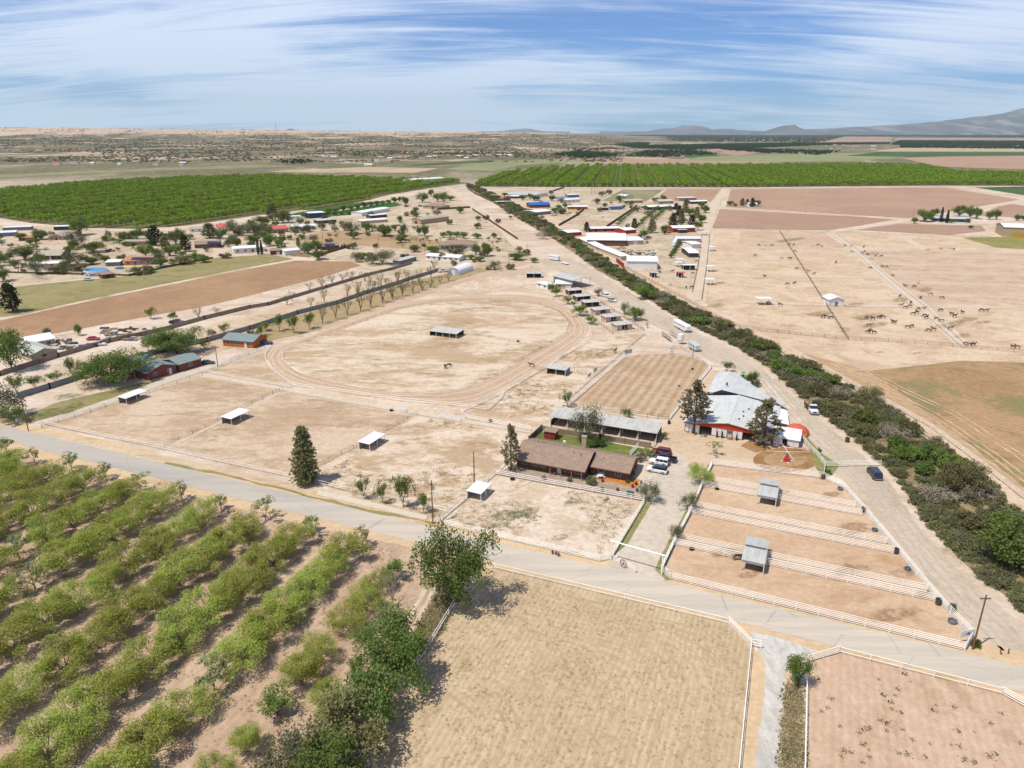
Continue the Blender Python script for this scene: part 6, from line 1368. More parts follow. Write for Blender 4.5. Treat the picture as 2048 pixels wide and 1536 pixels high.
# ================================================================ VEHICLES
def loft(secs, cap=True):
    """secs: list of (x, [(y, z), ...]) rings of equal length"""
    m = MB(); n = len(secs[0][1]); vs = []; fs = []
    for x, r in secs: vs += [(x, y, z) for y, z in r]
    for k in range(len(secs) - 1):
        for i in range(n): fs.append((k * n + i, k * n + (i + 1) % n, (k + 1) * n + (i + 1) % n, (k + 1) * n + i))
    if cap: fs += [tuple(range(n - 1, -1, -1)), tuple(range((len(secs) - 1) * n, len(secs) * n))]
    return m.add(vs, fs)
def ringb(hw, z0, z1, r=.14): return [(-hw + .05, z0), (-hw, z0 + .15), (-hw, z1 - r), (-hw + r * .7, z1 - .02), (-hw + r * 1.6, z1), (hw - r * 1.6, z1), (hw - r * .7, z1 - .02), (hw, z1 - r), (hw, z0 + .15), (hw - .05, z0)]
_w = {}
def wheel_meshes(r):
    if r not in _w:
        _w[r] = (MB().tube((0, -.12, 0), (0, .12, 0), r, r, 14).mesh('tyre', [M_black]), MB().tube((0, -.125, 0), (0, .125, 0), r * .6, r * .6, 10).mesh('rim', [M_steel]))
    return _w[r]
def wheels(o, xs, hw, r):
    for x in xs:
        for y in (-hw, hw):
            t, q = wheel_meshes(r); w = put('wheel', t, o, (x, y, r)); put('rim', q, w)
def carpaint(n, c, rough=.3, metal=.1): return paint(n, c, rough, metal, var=.03, spec=.5)
M_head = paint('headlamp', S(240, 240, 240), .2, var=.02); M_tail = paint('tail_lamp', S(190, 30, 34), .3, var=.02); M_cab = paint('car_glass', S(34, 44, 60), .08, var=.03, spec=.7)
def car(label, x, y, head, kind, pm, roofm=None, group=None, px2=None, name=None, cat=None):
    """x forward; head = heading (radians)"""
    o = thing(name or {'suv': 'parked_suv', 'jeep': 'parked_jeep', 'pickup': 'parked_pickup', 'sedan': 'parked_car', 'van': 'parked_van'}[kind], label, cat or {'suv': 'car', 'jeep': 'car', 'pickup': 'pickup', 'sedan': 'car', 'van': 'van'}[kind], G(x, y), head, group)
    L, hw, hb, ht, c0, c1, r = {'suv': (4.8, .96, 1.12, 1.74, 1.25, -2.25, .37), 'jeep': (4.5, .92, 1.18, 1.84, .75, -2.15, .41), 'pickup': (5.9, 1.0, 1.12, 1.88, 1.35, -.85, .40), 'sedan': (4.6, .9, .95, 1.42, 1.0, -1.75, .33), 'van': (5.3, 1.0, 1.2, 1.95, 1.7, -2.5, .37)}[kind]
    h = L / 2; b = .34
    hood = hb - (.0 if kind == 'jeep' else .07)
    secs = [(h, ringb(hw * .84, b + .06, hood - .22)), (h - .12, ringb(hw * .93, b, hood - .10)), (h - .7, ringb(hw, b, hood)), (c0, ringb(hw, b, hb)), (0, ringb(hw, b, hb)), (-h + .3, ringb(hw, b, hb)), (-h, ringb(hw * .93, b + .06, hb - .08))]
    if kind == 'pickup': secs = secs[:4] + [(c1 - .1, ringb(hw, b, hb))]
    loft(secs).build('body', pm, o, smooth=False)
    if kind == 'pickup':
        m = MB(); m.box(-h, -hw, b + .1, c1 - .1, -hw + .1, hb).box(-h, hw - .1, b + .1, c1 - .1, hw, hb).box(-h, -hw + .1, b + .1, -h + .1, hw - .1, hb).box(-h + .1, -hw + .1, b + .1, c1 - .1, hw - .1, b + .35); m.build('cargo_bed', pm, o)
    s0, s1 = (.12, .06) if kind == 'jeep' else (.62, .35)
    g0, g1 = hw * .95, hw * (.9 if kind == 'jeep' else .78)
    rg = lambda w, z0, z1, w2: [(-w, z0), (-w2, z1), (w2, z1), (w, z0)]
    loft([(c0, rg(g0, hb - .02, hb, g0)), (c0 - s0, rg(g0, hb - .02, ht - .05, g1)), ((c0 + c1) / 2, rg(g0, hb - .02, ht - .02, g1)), (c1 + s1, rg(g0, hb - .02, ht - .06, g1)), (c1, rg(g0, hb - .02, hb + .1, g0 * .96))]).build('glass', M_cab, o)
    MB().slab([(c0 - s0 - .08, -g1 - .01, ht - .02), (c1 + s1 - .02, -g1 - .01, ht - .02), (c1 + s1 - .02, g1 + .01, ht - .02), (c0 - s0 - .08, g1 + .01, ht - .02)], .05).build('roof', roofm or pm, o)
    m = MB(); k = 3 if kind != 'pickup' else 2
    for i in range(k + 1):
        xx = c0 - s0 + (c1 + s1 - c0 + s0) * i / k
        for s in (-1, 1): m.tube((xx + (s0 * .7 if i == 0 else (-.25 if i == k else 0)), s * (g0 + .005), hb), (xx, s * (g1 + .01), ht - .05), .045, n=4)
    m.build('pillar', roofm or pm, o)
    for s in (-1, 1):
        MB().box(h - .06, s * hw * .62 - .16, hood - .34, h + .02, s * hw * .62 + .16, hood - .18).build('headlight', M_head, o); MB().box(-h - .02, s * hw * .78 - .1, hb - .42, -h + .05, s * hw * .78 + .1, hb - .16).build('taillight', M_tail, o)
        MB().box(c0 - .45, s * (hw + .02) - .0, hb - .02, c0 - .25, s * (hw + .2), hb + .16).build('mirror', pm, o)
    MB().box(h - .06, -hw * .8, b, h + .06, hw * .8, b + .2).build('front_bumper', M_black if kind == 'jeep' else pm, o); MB().box(-h - .08, -hw * .85, b, -h + .04, hw * .85, b + .2).build('rear_bumper', M_steel if kind in ('pickup', 'van') else M_black, o)
    if kind == 'jeep': q = MB().tube((-h - .2, 0, .95), (-h, 0, .95), .38, .38, 14).build('spare_wheel', M_black, o)
    wheels(o, (h - .92, -h + .95), hw - .1, r); return o
P_w = carpaint('car_white', S(244, 244, 248, .76)); P_k = carpaint('car_black', S(50, 52, 62)); P_r = carpaint('car_maroon', S(134, 28, 46)); P_n = carpaint('car_navy', S(62, 72, 96)); P_b = carpaint('car_blue', S(70, 110, 180)); P_lb = carpaint('car_pale_blue', S(180, 208, 236)); P_red = carpaint('car_red', S(206, 50, 60)); P_v = carpaint('car_violet', S(92, 60, 110)); P_gr = carpaint('tractor_green', S(60, 170, 66))
HW_ = RD + math.pi
car('dark red car at the far end of the four parked beside the house', 1322.5, 908, HW_, 'suv', P_r, group='cars parked beside the brown house')
car('black pickup parked between the dark red car and the white boxy one', 1328, 921, HW_, 'pickup', P_k, group='cars parked beside the brown house')
car('white boxy off-roader with dark side windows parked next to the black pickup', 1317.5, 929, HW_, 'jeep', P_w, group='cars parked beside the brown house')
car('white car with black roof, nearest of the four parked beside the house', 1314, 944, HW_, 'suv', P_w, M_cab, group='cars parked beside the brown house')
car('dark blue-grey van standing on the dirt road below the white gate', 1748, 952, ang(G(1757, 962), G(1738, 938)), 'van', P_n)
for lab, x, y, a, k, p in (('dark car parked at the end of the brick garage', 415, 728, .1, 'sedan', P_n), ('dark pickup by the far end of the brown block wall', 354, 647, .1, 'pickup', P_k), ('blue car in the junk-strewn yard behind the brown wall', 167, 697, .3, 'sedan', P_b), ('black car next to the blue one in the junk yard', 182, 694, .3, 'sedan', P_k), ('red car on the far side of the junk yard', 187, 680, .1, 'sedan', P_red), ('white car at the right of the junk yard', 199, 691, .2, 'sedan', P_w), ('purple buggy beside the orange house', 533, 689, .1, 'sedan', P_v),
        ('pale blue car standing on the olive field edge', 177, 561, .1, 'sedan', P_lb), ('pale car nearest the small brown shed', 188, 552, .4, 'sedan', P_lb), ('dark car left of the pale cars by the round pool', 169, 550, .2, 'sedan', P_n), ('blue-white car in the middle of the row by the round pool', 179, 551, .3, 'sedan', P_w), ('dark car on the village drive behind the round dark bush', 211, 482, .1, 'sedan', P_n), ('dark pickup beside the container behind the round dark bush', 221, 503, 0, 'pickup', P_k),
        ('white pickup beside the arched metal hut', 886, 544, .6, 'pickup', P_w), ('red car by the tan metal building', 797, 452, .1, 'sedan', P_red), ('dark car before the brown hip-roofed house', 813, 414, .1, 'suv', P_k), ('blue car beside the brown hip-roofed house', 841, 413, .1, 'suv', P_b), ('white car among the shrubs by the run-in sheds', 1212, 594, -.9, 'suv', P_w), ('second white car beside the shrubs, nearer the small leafless tree', 1224, 603, -.9, 'suv', P_w), ('dark car under the bright round tree in the compound', 1297, 476, .1, 'sedan', P_n)):
    car(lab, x, y, a, k, p)
# stake truck
A = ang(G(1613, 808), G(1630, 830)); o = thing('stake_truck', 'white flatbed stake truck with open dark slatted bed at the edge of the ditch', 'truck', G(1622, 822), A)
loft([(3.5, ringb(.95, .5, 1.2)), (3.3, ringb(1.0, .45, 1.45)), (2.2, ringb(1.05, .45, 1.55)), (.9, ringb(1.05, .45, 1.55))]).build('body', P_w, o)
loft([(2.3, [(-.98, 1.5), (-.98, 1.55), (.98, 1.55), (.98, 1.5)]), (1.9, [(-.98, 1.5), (-.85, 2.35), (.85, 2.35), (.98, 1.5)]), (.95, [(-.98, 1.5), (-.85, 2.4), (.85, 2.4), (.98, 1.5)])]).build('cab_glass', M_cab, o); MB().slab([(1.95, -.9, 2.42), (.88, -.9, 2.42), (.88, .9, 2.42), (1.95, .9, 2.42)], .07).build('roof', P_w, o); MB().box(.86, -1.0, 1.0, .95, 1.0, 2.4).build('cab_back', P_w, o)
MB().box(-3.6, -1.15, .85, .8, 1.15, 1.0).build('flatbed', paint('bed_wood', S(150, 118, 90), .9), o)
for s in (-1, 1):
    for z in (1.2, 1.5, 1.8): MB().box(-3.6, s * 1.13 - .025, z, .8, s * 1.13 + .025, z + .16).build('slat', paint('stake_dark', S(74, 62, 58), .8) if s == -1 and z == 1.2 else bpy.data.materials['stake_dark'], o)
    for x in (-3.5, -2.1, -.7, .7): MB().box(x - .04, s * 1.1 - .04, .9, x + .04, s * 1.1 + .04, 2.0).build('stake', M_darkp, o)
    MB().box(3.48, s * .7 - .15, .95, 3.54, s * .7 + .15, 1.15).build('headlight', M_head, o)
MB().box(3.48, -.45, .75, 3.53, .45, 1.15).build('grille', M_darkp, o); MB().box(3.45, -1.0, .45, 3.65, 1.0, .65).build('bumper', M_steel, o); wheels(o, (2.6, -2.2, -2.9), .95, .45)
# trailers
def trailer(label, p0, p1, w, hh, m, nose=True, name='horse_trailer', cat='trailer', goose=False):
    A, B = G(*p0), G(*p1); L = (B - A).length; o = thing(name, label, cat, A.lerp(B, .5), ang(A, B)); h = L / 2
    loft([(h - (.8 if nose else .02), ringb(w / 2, .5, hh)), (-h, ringb(w / 2, .5, hh))]).build('body', m, o)
    if nose: loft([(h, ringb(w / 2 * .7, 1.2 if goose else .6, hh - .3)), (h - .8, ringb(w / 2, 1.2 if goose else .5, hh))]).build('nose', m, o)
    MB().box(-h + .4, -w / 2 - .015, hh * .66, h - 1.1, w / 2 + .015, hh * .66 + .22).build('stripe', M_cab, o)
    MB().tube((h - .1, 0, .6), (h + 1.2, 0, .55), .07).build('drawbar', M_darkp, o); wheels(o, (-.9, .0) if L > 4 else (0,), w / 2 - .08, .36); return o
trailer('long white horse trailer parked along the ditch bushes', (1351, 652), (1377, 666), 2.5, 2.9, P_w, True, goose=True)
trailer('squarish pale trailer near the white tank and the arena corner', (1382, 695), (1395, 704), 2.4, 2.6, carpaint('trailer_pale', S(220, 232, 238)))
trailer('white camper trailer at the far end of the dirt road', (1099, 519), (1118, 522), 2.5, 3.2, P_w, name='camper_trailer'); trailer('white horse trailer in the middle of the compound yard', (1347, 494), (1352, 484), 2.5, 3.2, P_w)
o = thing('flat_trailer', 'low white flat trailer behind the camper trailer', 'trailer', G(1130, 528), ang(G(1123, 525), G(1138, 530))); MB().box(-3.5, -1.2, .55, 3.5, 1.2, .75).build('deck', P_w, o); wheels(o, (-.5, .5), 1.0, .33)
# tractors
for lab, x, y, a in (('bright green tractor beside the rear barn roof', 1487, 759, -.8), ('green tractor in the compound yard beside the beige annex', 1294, 487, 1.2)):
    o = thing('tractor', lab, 'tractor', G(x, y), a); loft([(1.7, ringb(.35, .7, 1.35, .08)), (.1, ringb(.4, .7, 1.45, .08))]).build('hood', P_gr, o); MB().box(-1.0, -.5, .7, .1, .5, 1.1).build('seat_deck', P_gr, o); MB().box(-.9, -.65, 2.2, .2, .65, 2.3).build('canopy', P_gr, o)
    for px_ in ((-.85, -.6), (-.85, .6), (.1, -.6), (.1, .6)): MB().tube((px_[0], px_[1], 1.0), (px_[0], px_[1], 2.2), .04).build('canopy_post', M_darkp, o)
    t, q = wheel_meshes(.7); t2, q2 = wheel_meshes(.4)
    for s in (-.75, .75): w = put('wheel', t, o, (-.6, s, .7)); put('rim', q, w); w = put('wheel', t2, o, (1.3, s * .85, .4)); put('rim', q2, w)

# ================================================================ POLES, TANK, WALKER, SIGNS, SMALL THINGS
def pole(label, x, y, top, r=.14, arm=None, extra=None, cat='utility pole', lean=0):
    h = HZ(x, y, top); o = thing('utility_pole', label, cat, G(x, y)); MB().tube((0, 0, -.5), (lean * h, 0, h), r, r * .72, 8).build('pole', M_wood, o)
    if arm: MB().box(-arm / 2, -.06, h - .7, arm / 2, .06, h - .55).build('crossarm', M_wood, o); [MB().tube((s * arm * .42, 0, h - .55), (s * arm * .42, 0, h - .35), .05, .03, 6).build('insulator', M_steel, o) for s in (-1, 1)]
    if extra == 'can': MB().tube((.32, -.05, h - 2.1), (.32, -.05, h - 1.2), .24, .24, 10).build('transformer', M_steel, o)
    if extra == 'lamp': q = MB().tube((0, 0, h - .5), (-1.6, -.2, h - .1), .04).build('lamp_arm', M_steel, o); MB().ball((-1.8, -.22, h - .12), (.35, .16, .1), 8, 5).build('lamp_head', M_panelw, q)
    return o
pole('tall brown utility pole at the road corner by the paddock sign', 1945, 1299, 1190, arm=1.6)
pole('utility pole with transformer at the road by the house pasture', 866, 1047, 960, extra='can'); pole('bare brown pole rising behind the white shelter roof', 948.5, 968, 903)
pole('utility pole with lamp at the left road driveway', 57, 862, 795, extra='lamp'); pole('leaning pole in front of the big round tree', 276, 776, 744, lean=-.08); pole('pole with street lamp beside the brick garage', 436, 733, 693, extra='lamp')
for k, (x, y, t_) in enumerate(((850, 508, 485), (874, 458, 444), (904, 530, 512), (1018, 531, 504), (1054, 513, 487), (646, 487, 464), (758, 495, 466), (602, 485, 472), (1610, 426, 405), (1825, 438, 417), (1441, 413, 395), (1385, 718, 690), (90, 725, 700))):
    pole(('pole among the trees of the left village lane', 'thin pole in the tan pen by the metal building', 'pole in front of the long mobile home', 'pole at the bushy end of the lane', 'pole on the ditch bank beyond the lane', 'pole above the tan village field, left', 'pole above the tan village field, right', 'short pole near the white metal shed', 'lone pole at the edge of the pink field', 'pole beside the right-hand farmhouse trees', 'pole at the crossing of the far sandy tracks', 'thin post by the pale squarish trailer', 'pole in the vacant lot between the block walls')[k], x, y, t_, r=.12)
for k, x in enumerate((1128, 1140, 1183, 1188, 1194, 1199, 1204)): pole(f'{nth(k)} pole from the left in the far pole yard before the orchard', x, 387 + (k > 1) * 2, 373 + k % 3, r=.16)
for o in COL.objects:
    if 'far pole yard' in o.get('label', ''): o['group'] = 'poles in the far pole yard'
# white feed tank on legs
o = thing('feed_tank', 'white feed tank on legs beside the arena chute', 'tank', G(1361, 688), .2); MB().tube((0, 0, 1.7), (0, 0, 3.8), 1.15, 1.15, 18).build('drum', P_w, o, smooth=False); MB().tube((0, 0, 3.8), (0, 0, 4.15), 1.15, .3, 18).build('lid', P_w, o); MB().tube((0, 0, .9), (0, 0, 1.7), .3, 1.1, 14).build('hopper', P_w, o)
for k in range(4): a = k * math.pi / 2 + .6; MB().tube((math.cos(a) * 1.05, math.sin(a) * 1.05, 0), (math.cos(a) * 1.05, math.sin(a) * 1.05, 1.9), .06).build('leg', M_steel, o)
fence('dark barred chute panel left of the white tank', [(1324, 672), (1341, 684)], [.3, .7, 1.1, 1.5, 1.9], 1.6, .07, .06, M_darkp, name='chute_panel'); fence('grey barred chute panel behind the white tank', [(1340, 670), (1352, 677)], [.3, .7, 1.1, 1.5, 1.9], 1.6, .07, .06, M_steel, name='chute_panel'); fence('pale steel gate panels in front of the chute', [(1332, 690), (1340, 700), (1350, 696)], [.4, .8, 1.2, 1.6], 1.6, .06, .05, M_whitew, name='chute_panel')
o = thing('horse_figure', 'small white horse cut-out figure at the head of the arena', 'statue', G(1343, 708), .4); MB().prism([(-.9, .9), (-.8, .1), (-.65, .1), (-.6, .75), (.45, .75), (.5, .1), (.65, .1), (.7, 1.0), (1.15, 1.55), (1.05, 1.75), (.8, 1.7), (.5, 1.35), (-.7, 1.35)], -.08, .08).build('figure', P_w, o); MB().box(-1, -.3, -.05, 1, .3, .1).build('plinth', M_steel, o)
# hot walker
o = at_rf('hot_walker', 'red hot walker with four long white arms in the dark sand ring', 'hot walker', *rfp(1573, 922))
m = MB(); m.add([(-.75, -.75, 0), (.75, -.75, 0), (.75, .75, 0), (-.75, .75, 0), (-.3, -.3, 1.5), (.3, -.3, 1.5), (.3, .3, 1.5), (-.3, .3, 1.5)], [(0, 3, 2, 1), (4, 5, 6, 7), (0, 1, 5, 4), (1, 2, 6, 5), (2, 3, 7, 6), (3, 0, 4, 7)]); m.build('base', P_red, o); MB().tube((0, 0, 1.5), (0, 0, 2.9), .14, .1, 8).build('mast', M_redd, o); MB().tube((0, 0, 2.3), (0, 0, 2.55), .3, .3, 10).build('hub', P_w, o)
for k in range(4): a = .35 + k * math.pi / 2; MB().tube((math.cos(a) * .2, math.sin(a) * .2, 2.42), (math.cos(a) * 5.2, math.sin(a) * 5.2, 2.55), .07, .05, 6).build('arm', P_w, o); MB().tube((math.cos(a) * 5.0, math.sin(a) * 5.0, 2.5), (math.cos(a) * 5.0, math.sin(a) * 5.0, 1.6), .02, n=4).build('lead_rope', M_darkp, o); MB().box(math.cos(a) * 1.2 - .2, math.sin(a) * 1.2 - .2, -.05, math.cos(a) * 1.2 + .2, math.sin(a) * 1.2 + .2, .15).build('anchor', M_panelw, o)
# entrance arch and gate
o = at_rf('entrance_arch', 'tall white pipe arch over the driveway entrance', 'gate', *rfp(1222, 1121)); q = RF(*rfp(1323, 1150)) - o.location; L = q.length
for x in (0, L): MB().tube((x, 0, -.3), (x, 0, 4.1), .11, .11, 10).build('post', M_white, o)
MB().tube((-.4, 0, 4.12), (L + .4, 0, 4.12), .13, .13, 10).build('beam', M_white, o); o.rotation_euler.z = math.atan2(q.y, q.x)
A, B = G(1226, 1124), G(1270, 1147); o = thing('farm_gate', 'open white swing gate with a rosy wagon-wheel emblem at the driveway', 'gate', A, ang(A, B)); L = (B - A).length
for z in (.25, .65, 1.05, 1.45): MB().tube((0, 0, z), (L, 0, z), .045, n=6).build('rail', M_white, o)
for x in (0, L / 2, L): MB().tube((x, 0, .2), (x, 0, 1.5), .05, n=6).build('stile', M_white, o)
def wagon_wheel(parent, c, R, m):
    for k in range(16): a, b = 2 * math.pi * k / 16, 2 * math.pi * (k + 1) / 16; MB().tube((c[0] + R * math.cos(a), c[1], c[2] + R * math.sin(a)), (c[0] + R * math.cos(b), c[1], c[2] + R * math.sin(b)), .06, n=5).build('rim', m, parent)
    for k in range(8): a = 2 * math.pi * k / 8; MB().tube(c, (c[0] + R * math.cos(a), c[1], c[2] + R * math.sin(a)), .035, n=4).build('spoke', m, parent)
wagon_wheel(o, (L * .48, -.1, .9), .75, paint('emblem_rose', S(176, 104, 108), .6))
o = at_rf('wagon_wheel', 'dark violet wagon wheel leaning at the middle of the barn front', 'wheel', *rfp(1459, 880)); wagon_wheel(o, (0, 0, .8), .75, paint('wheel_violet', S(108, 74, 96), .7))
# paddock sign
A, B = G(1917, 1287), G(1942, 1282); o = thing('paddock_sign', 'white board sign with a dark violet bird-like emblem at the paddock corner', 'sign', A, ang(A, B)); L = 2.7
for x in (.15, L - .15): MB().tube((x, .1, -.2), (x, .1, 2.3), .05, n=6).build('post', M_white, o)
MB().box(0, -.03, 1.15, L, .03, 2.25).build('board', M_panelw, o)
MB().prism([(.95, 1.45), (1.25, 1.62), (1.2, 1.9), (1.5, 1.75), (1.85, 2.0), (1.65, 1.62), (1.75, 1.4), (1.4, 1.52)], -.05, -.032).build('emblem', paint('emblem_violet', S(96, 70, 120), .6), o)
# painted boards along the lanes
def slatboard(label, a, b, h, n, m, name='slat_bench'):
    A, B = G(*a), G(*b); L = (B - A).length; o = thing(name, label, 'bench', A, ang(A, B))
    for k in range(n): z = .25 + k * (h - .25) / n; MB().box(0, -.05 + k * .22, z, L, .03 + k * .22, z + (h - .3) / n * .78).build('slat', m, o)
    for x in (.2, L / 2, L - .2): MB().tube((x, n * .22, -.1), (x, n * .22, h), .05, n=5).build('post', M_whitew, o)
slatboard('short white slatted stand by the wire fence at the left of the lane', (549, 779), (565, 783), 1.1, 2, P_w); slatboard('white slatted stand at the middle of the farm lane', (796, 820), (813, 824), 1.3, 3, P_w); slatboard('long white slatted stand on the farm lane above the pine paddock', (878, 835), (921, 844), 1.4, 3, P_w)
o = thing('arena_board', 'white-blue board sign across the corner of the arena', 'sign', G(1248.5, 711), ang(G(1248.5, 711), G(1267, 707))); MB().box(0, -.03, .4, 3.6, .03, 1.7).build('board', carpaint('board_pale_blue', S(206, 212, 238)), o); MB().box(0, -.05, 1.7, 3.6, .05, 1.8).build('cap', P_v, o); [put('post', post_mesh(1.75, .05, M_white), o, (x, .1, 0)) for x in (.1, 3.5)]
for lab, x, y in (('grey-green banner panel on the arena alley fence, upper', 1190, 744), ('grey-green banner panel on the arena alley fence, lower', 1178, 755)):
    A = ang(G(1128, 806), G(1262, 690)); o = thing('fence_banner', lab, 'banner', G(x, y), A); MB().box(-1.6, -.1, .3, 1.6, -.06, 1.35).build('panel', paint('banner_grey_green', S(178, 188, 176), .7), o)
# water hydrants by the road
for lab, x, y, c, h in (('orange fire hydrant between two dark green posts at the road', 1112, 1110, S(196, 84, 54), .95), ('dark green post left of the orange hydrant', 1105, 1108, S(70, 104, 104), .9), ('dark green post right of the orange hydrant', 1117, 1113, S(70, 104, 104), .9)):
    o = thing('hydrant', lab, 'hydrant', G(x, y)); pm = carpaint('hydrant_' + lab.split()[0] + lab.split()[3], c); MB().tube((0, 0, 0), (0, 0, h * .75), .17, .15, 10).build('barrel', pm, o); MB().ball((0, 0, h * .78), (.19, .19, .2), 10, 6).build('bonnet', pm, o)
    if 'orange' in lab: MB().tube((-.32, 0, h * .5), (.32, 0, h * .5), .08, n=8).build('outlet', pm, o)
def tub(label, x, y, r, h, m, cat='trough', name='water_tub'):
    o = thing(name, label, cat, G(x, y)); k = MB(); n = 12; vs = [(math.cos(2 * math.pi * i / n) * q, math.sin(2 * math.pi * i / n) * q, z) for q, z in ((r * .9, 0), (r, h), (r * .9, h), (r * .82, .1)) for i in range(n)]
    k.add(vs, [(a * n + i, a * n + (i + 1) % n, (a + 1) * n + (i + 1) % n, (a + 1) * n + i) for a in range(3) for i in range(n)] + [tuple(range(3 * n, 4 * n))]); k.build('tub', m, o); return o
for lab, x, y, r, h, m in (('dark barrel at the right end of the topmost paddock fence', 1646, 958, .45, 1.2, M_darkp), ('round grey tub on the bend of the diagonal paddock fence', 1680, 980, .6, .6, M_stonep), ('dark barrel where the topmost double fence meets the diagonal fence', 1727, 1024, .5, 1.1, M_darkp), ('pale blue tub in the second paddock by the diagonal fence', 1749, 1062, .6, .5, M_bluegrey), ('dark barrel at the right end of the middle double fence', 1791, 1107, .5, 1.1, M_darkp), ('blue-green tub in the third paddock by the diagonal fence', 1815, 1140, .55, .5, M_bluegrey),
        ('dark barrel at the right end of the lowest double fence', 1876, 1209, .5, 1.1, M_darkp), ('round grey tank in the lowest paddock near the sign', 1904, 1246, .7, .6, M_stonep), ('black tub in the lowest paddock near the driveway', 1383, 1100, .45, .5, M_black), ('dark tub on spilled hay in the second paddock', 1434, 979, .5, .5, M_black), ('dark tub under the yard fence of the house pasture', 1025, 960, .55, .4, M_black), ('dark rusty barrel beside the ditch on the dirt road', 1694, 884, .55, 1.2, M_darkp), ('black bucket on the fence of the stable yard lane', 1338, 848, .4, .9, M_black), ('dark tub on the lane by the middle paddock fence', 783, 822, .6, .5, M_black), ('dark box on the farm lane near the garden shed', 981, 844, .5, .8, M_black), ('grey tub inside the arena', 1358, 773, .4, .4, M_stonep), ('black tub near the far corner of the arena', 1385, 739, .4, .5, M_black), ('blue trough in a stall pen of the long shed', 1264, 884, .6, .5, M_bluegrey), ('dark trough in the middle stall pen', 1203, 872, .8, .6, M_darkp), ('white round propane tank in the junk yard', 153, 700, .9, 1.2, P_w), ('black tub in the track infield fence gap', 1036, 684, .5, .6, M_black)):
    tub(lab, x, y, r, h, m)
o = thing('swimming_pool', 'round bright blue above-ground pool behind the parked cars', 'pool', G(192, 543)); MB().tube((0, 0, 0), (0, 0, 1.2), 6.2, 6.2, 24).build('pool_wall', P_w, o); MB().tube((0, 0, 1.2), (0, 0, 1.24), 6.0, 6.0, 24).build('water', carpaint('pool_water', S(40, 170, 230), .1), o)
o = thing('splash_pool', 'small bright blue pool right of the round pool', 'pool', G(239, 537)); MB().tube((0, 0, 0), (0, 0, .7), 2.4, 2.4, 18).build('pool_wall', carpaint('pool_rim', S(60, 160, 220)), o); MB().tube((0, 0, .7), (0, 0, .73), 2.2, 2.2, 18).build('water', bpy.data.materials['pool_water'], o)
# yard of the house
o = thing('boulder', 'pale rounded boulder in the house pasture near the yard fence', 'rock', G(1211, 1000), .5); MB().ball((0, 0, .4), (.8, .5, .55), 9, 6).build('stone', paint('pale_stone', S(214, 196, 180), .9, var=.2), o)
o = at_rf('fountain', 'grey tiered fountain against the right wing of the house', 'fountain', *rfp(1203, 952)); [MB().tube((0, 0, z), (0, 0, z2), r, r2, 12).build('tier', M_stonep, o) for z, z2, r, r2 in ((0, .5, .9, 1.0), (.5, 1.3, .18, .15), (1.25, 1.4, .25, .6), (1.4, 1.9, .12, .1), (1.88, 2.0, .15, .35), (2.0, 2.4, .08, .03))]
o = at_rf('patio_table', 'pale patio table in the orange mulch bed', 'table', *rfp(1201, 956)); MB().tube((0, 0, .68), (0, 0, .74), .7, .7, 14).build('tabletop', P_w, o); MB().tube((0, 0, 0), (0, 0, .68), .06, n=6).build('leg', M_steel, o)
ch = at_rf('patio_chair', 'white patio chair left of the pale patio table', 'chair', *rfp(1195, 957)); MB().box(-.25, -.25, .4, .25, .25, .46).build('seat', P_w, ch); MB().box(-.25, .21, .46, .25, .26, .95).build('backrest', P_w, ch)
for x in (-.22, .22):
    for y in (-.22, .22): MB().tube((x, y, 0), (x, y, .4), .025, n=4).build('leg', P_w, ch)
dup(ch, RF(*rfp(1208, 957)), RD + 1.2, label='white patio chair right of the pale patio table')
o = at_rf('garden_bench', 'blue-grey garden bench in the gravel yard near the driveway corner', 'bench', *rfp(1260, 991)); MB().box(-.8, -.3, .4, .8, .3, .48).build('seat', M_bluegrey, o); MB().box(-.8, .26, .5, .8, .32, 1.0).build('backrest', M_bluegrey, o)
for x in (-.7, .7): MB().box(x - .04, -.28, 0, x + .04, .28, .4).build('leg', M_bluegrey, o)
o = at_rf('grill', 'dark round grill in the gravel yard behind the white fence', 'grill', *rfp(1204, 983)); MB().ball((0, 0, .8), (.45, .45, .25), 10, 6).build('bowl', M_darkp, o); [MB().tube((math.cos(a) * .3, math.sin(a) * .3, 0), (math.cos(a) * .2, math.sin(a) * .2, .7), .03, n=4).build('leg', M_darkp, o) for a in (0, 2.1, 4.2)]
for lab, x, y, c in (('red clay chiminea at the left of the mulch bed', 1205, 964, S(150, 50, 50)), ('red clay chiminea at the right end of the mulch bed', 1265, 975, S(150, 50, 50)), ('dark clay pot at the right tip of the mulch bed', 1272, 970, S(110, 60, 50)), ('grey stone pot beside the drive corner of the yard', 1282, 967, S(150, 140, 130)), ('orange pot by the right end of the house front', 1243, 956, S(190, 100, 60)), ('wagon planter pot by the wall of the right wing', 1232, 953, S(170, 130, 110)), ('small dark pot in the gravel near the garden bench', 1274, 983, S(100, 80, 74)), ('red pot on the porch edge', 1110, 950, S(170, 60, 50)), ('round clay pot by the porch posts', 1132, 953, S(150, 90, 70)), ('dark garden statue in the gravel yard', 1235, 982, S(70, 66, 66))):
    o = at_rf('clay_pot', lab, 'pot', *rfp(x, y)); pm = paint('clay_%d_%d' % (x, y), c, .8); MB().tube((0, 0, 0), (0, 0, .45), .22, .36, 10).build('bowl', pm, o); MB().tube((0, 0, .45), (0, 0, .9), .34, .12, 10).build('neck', pm, o)
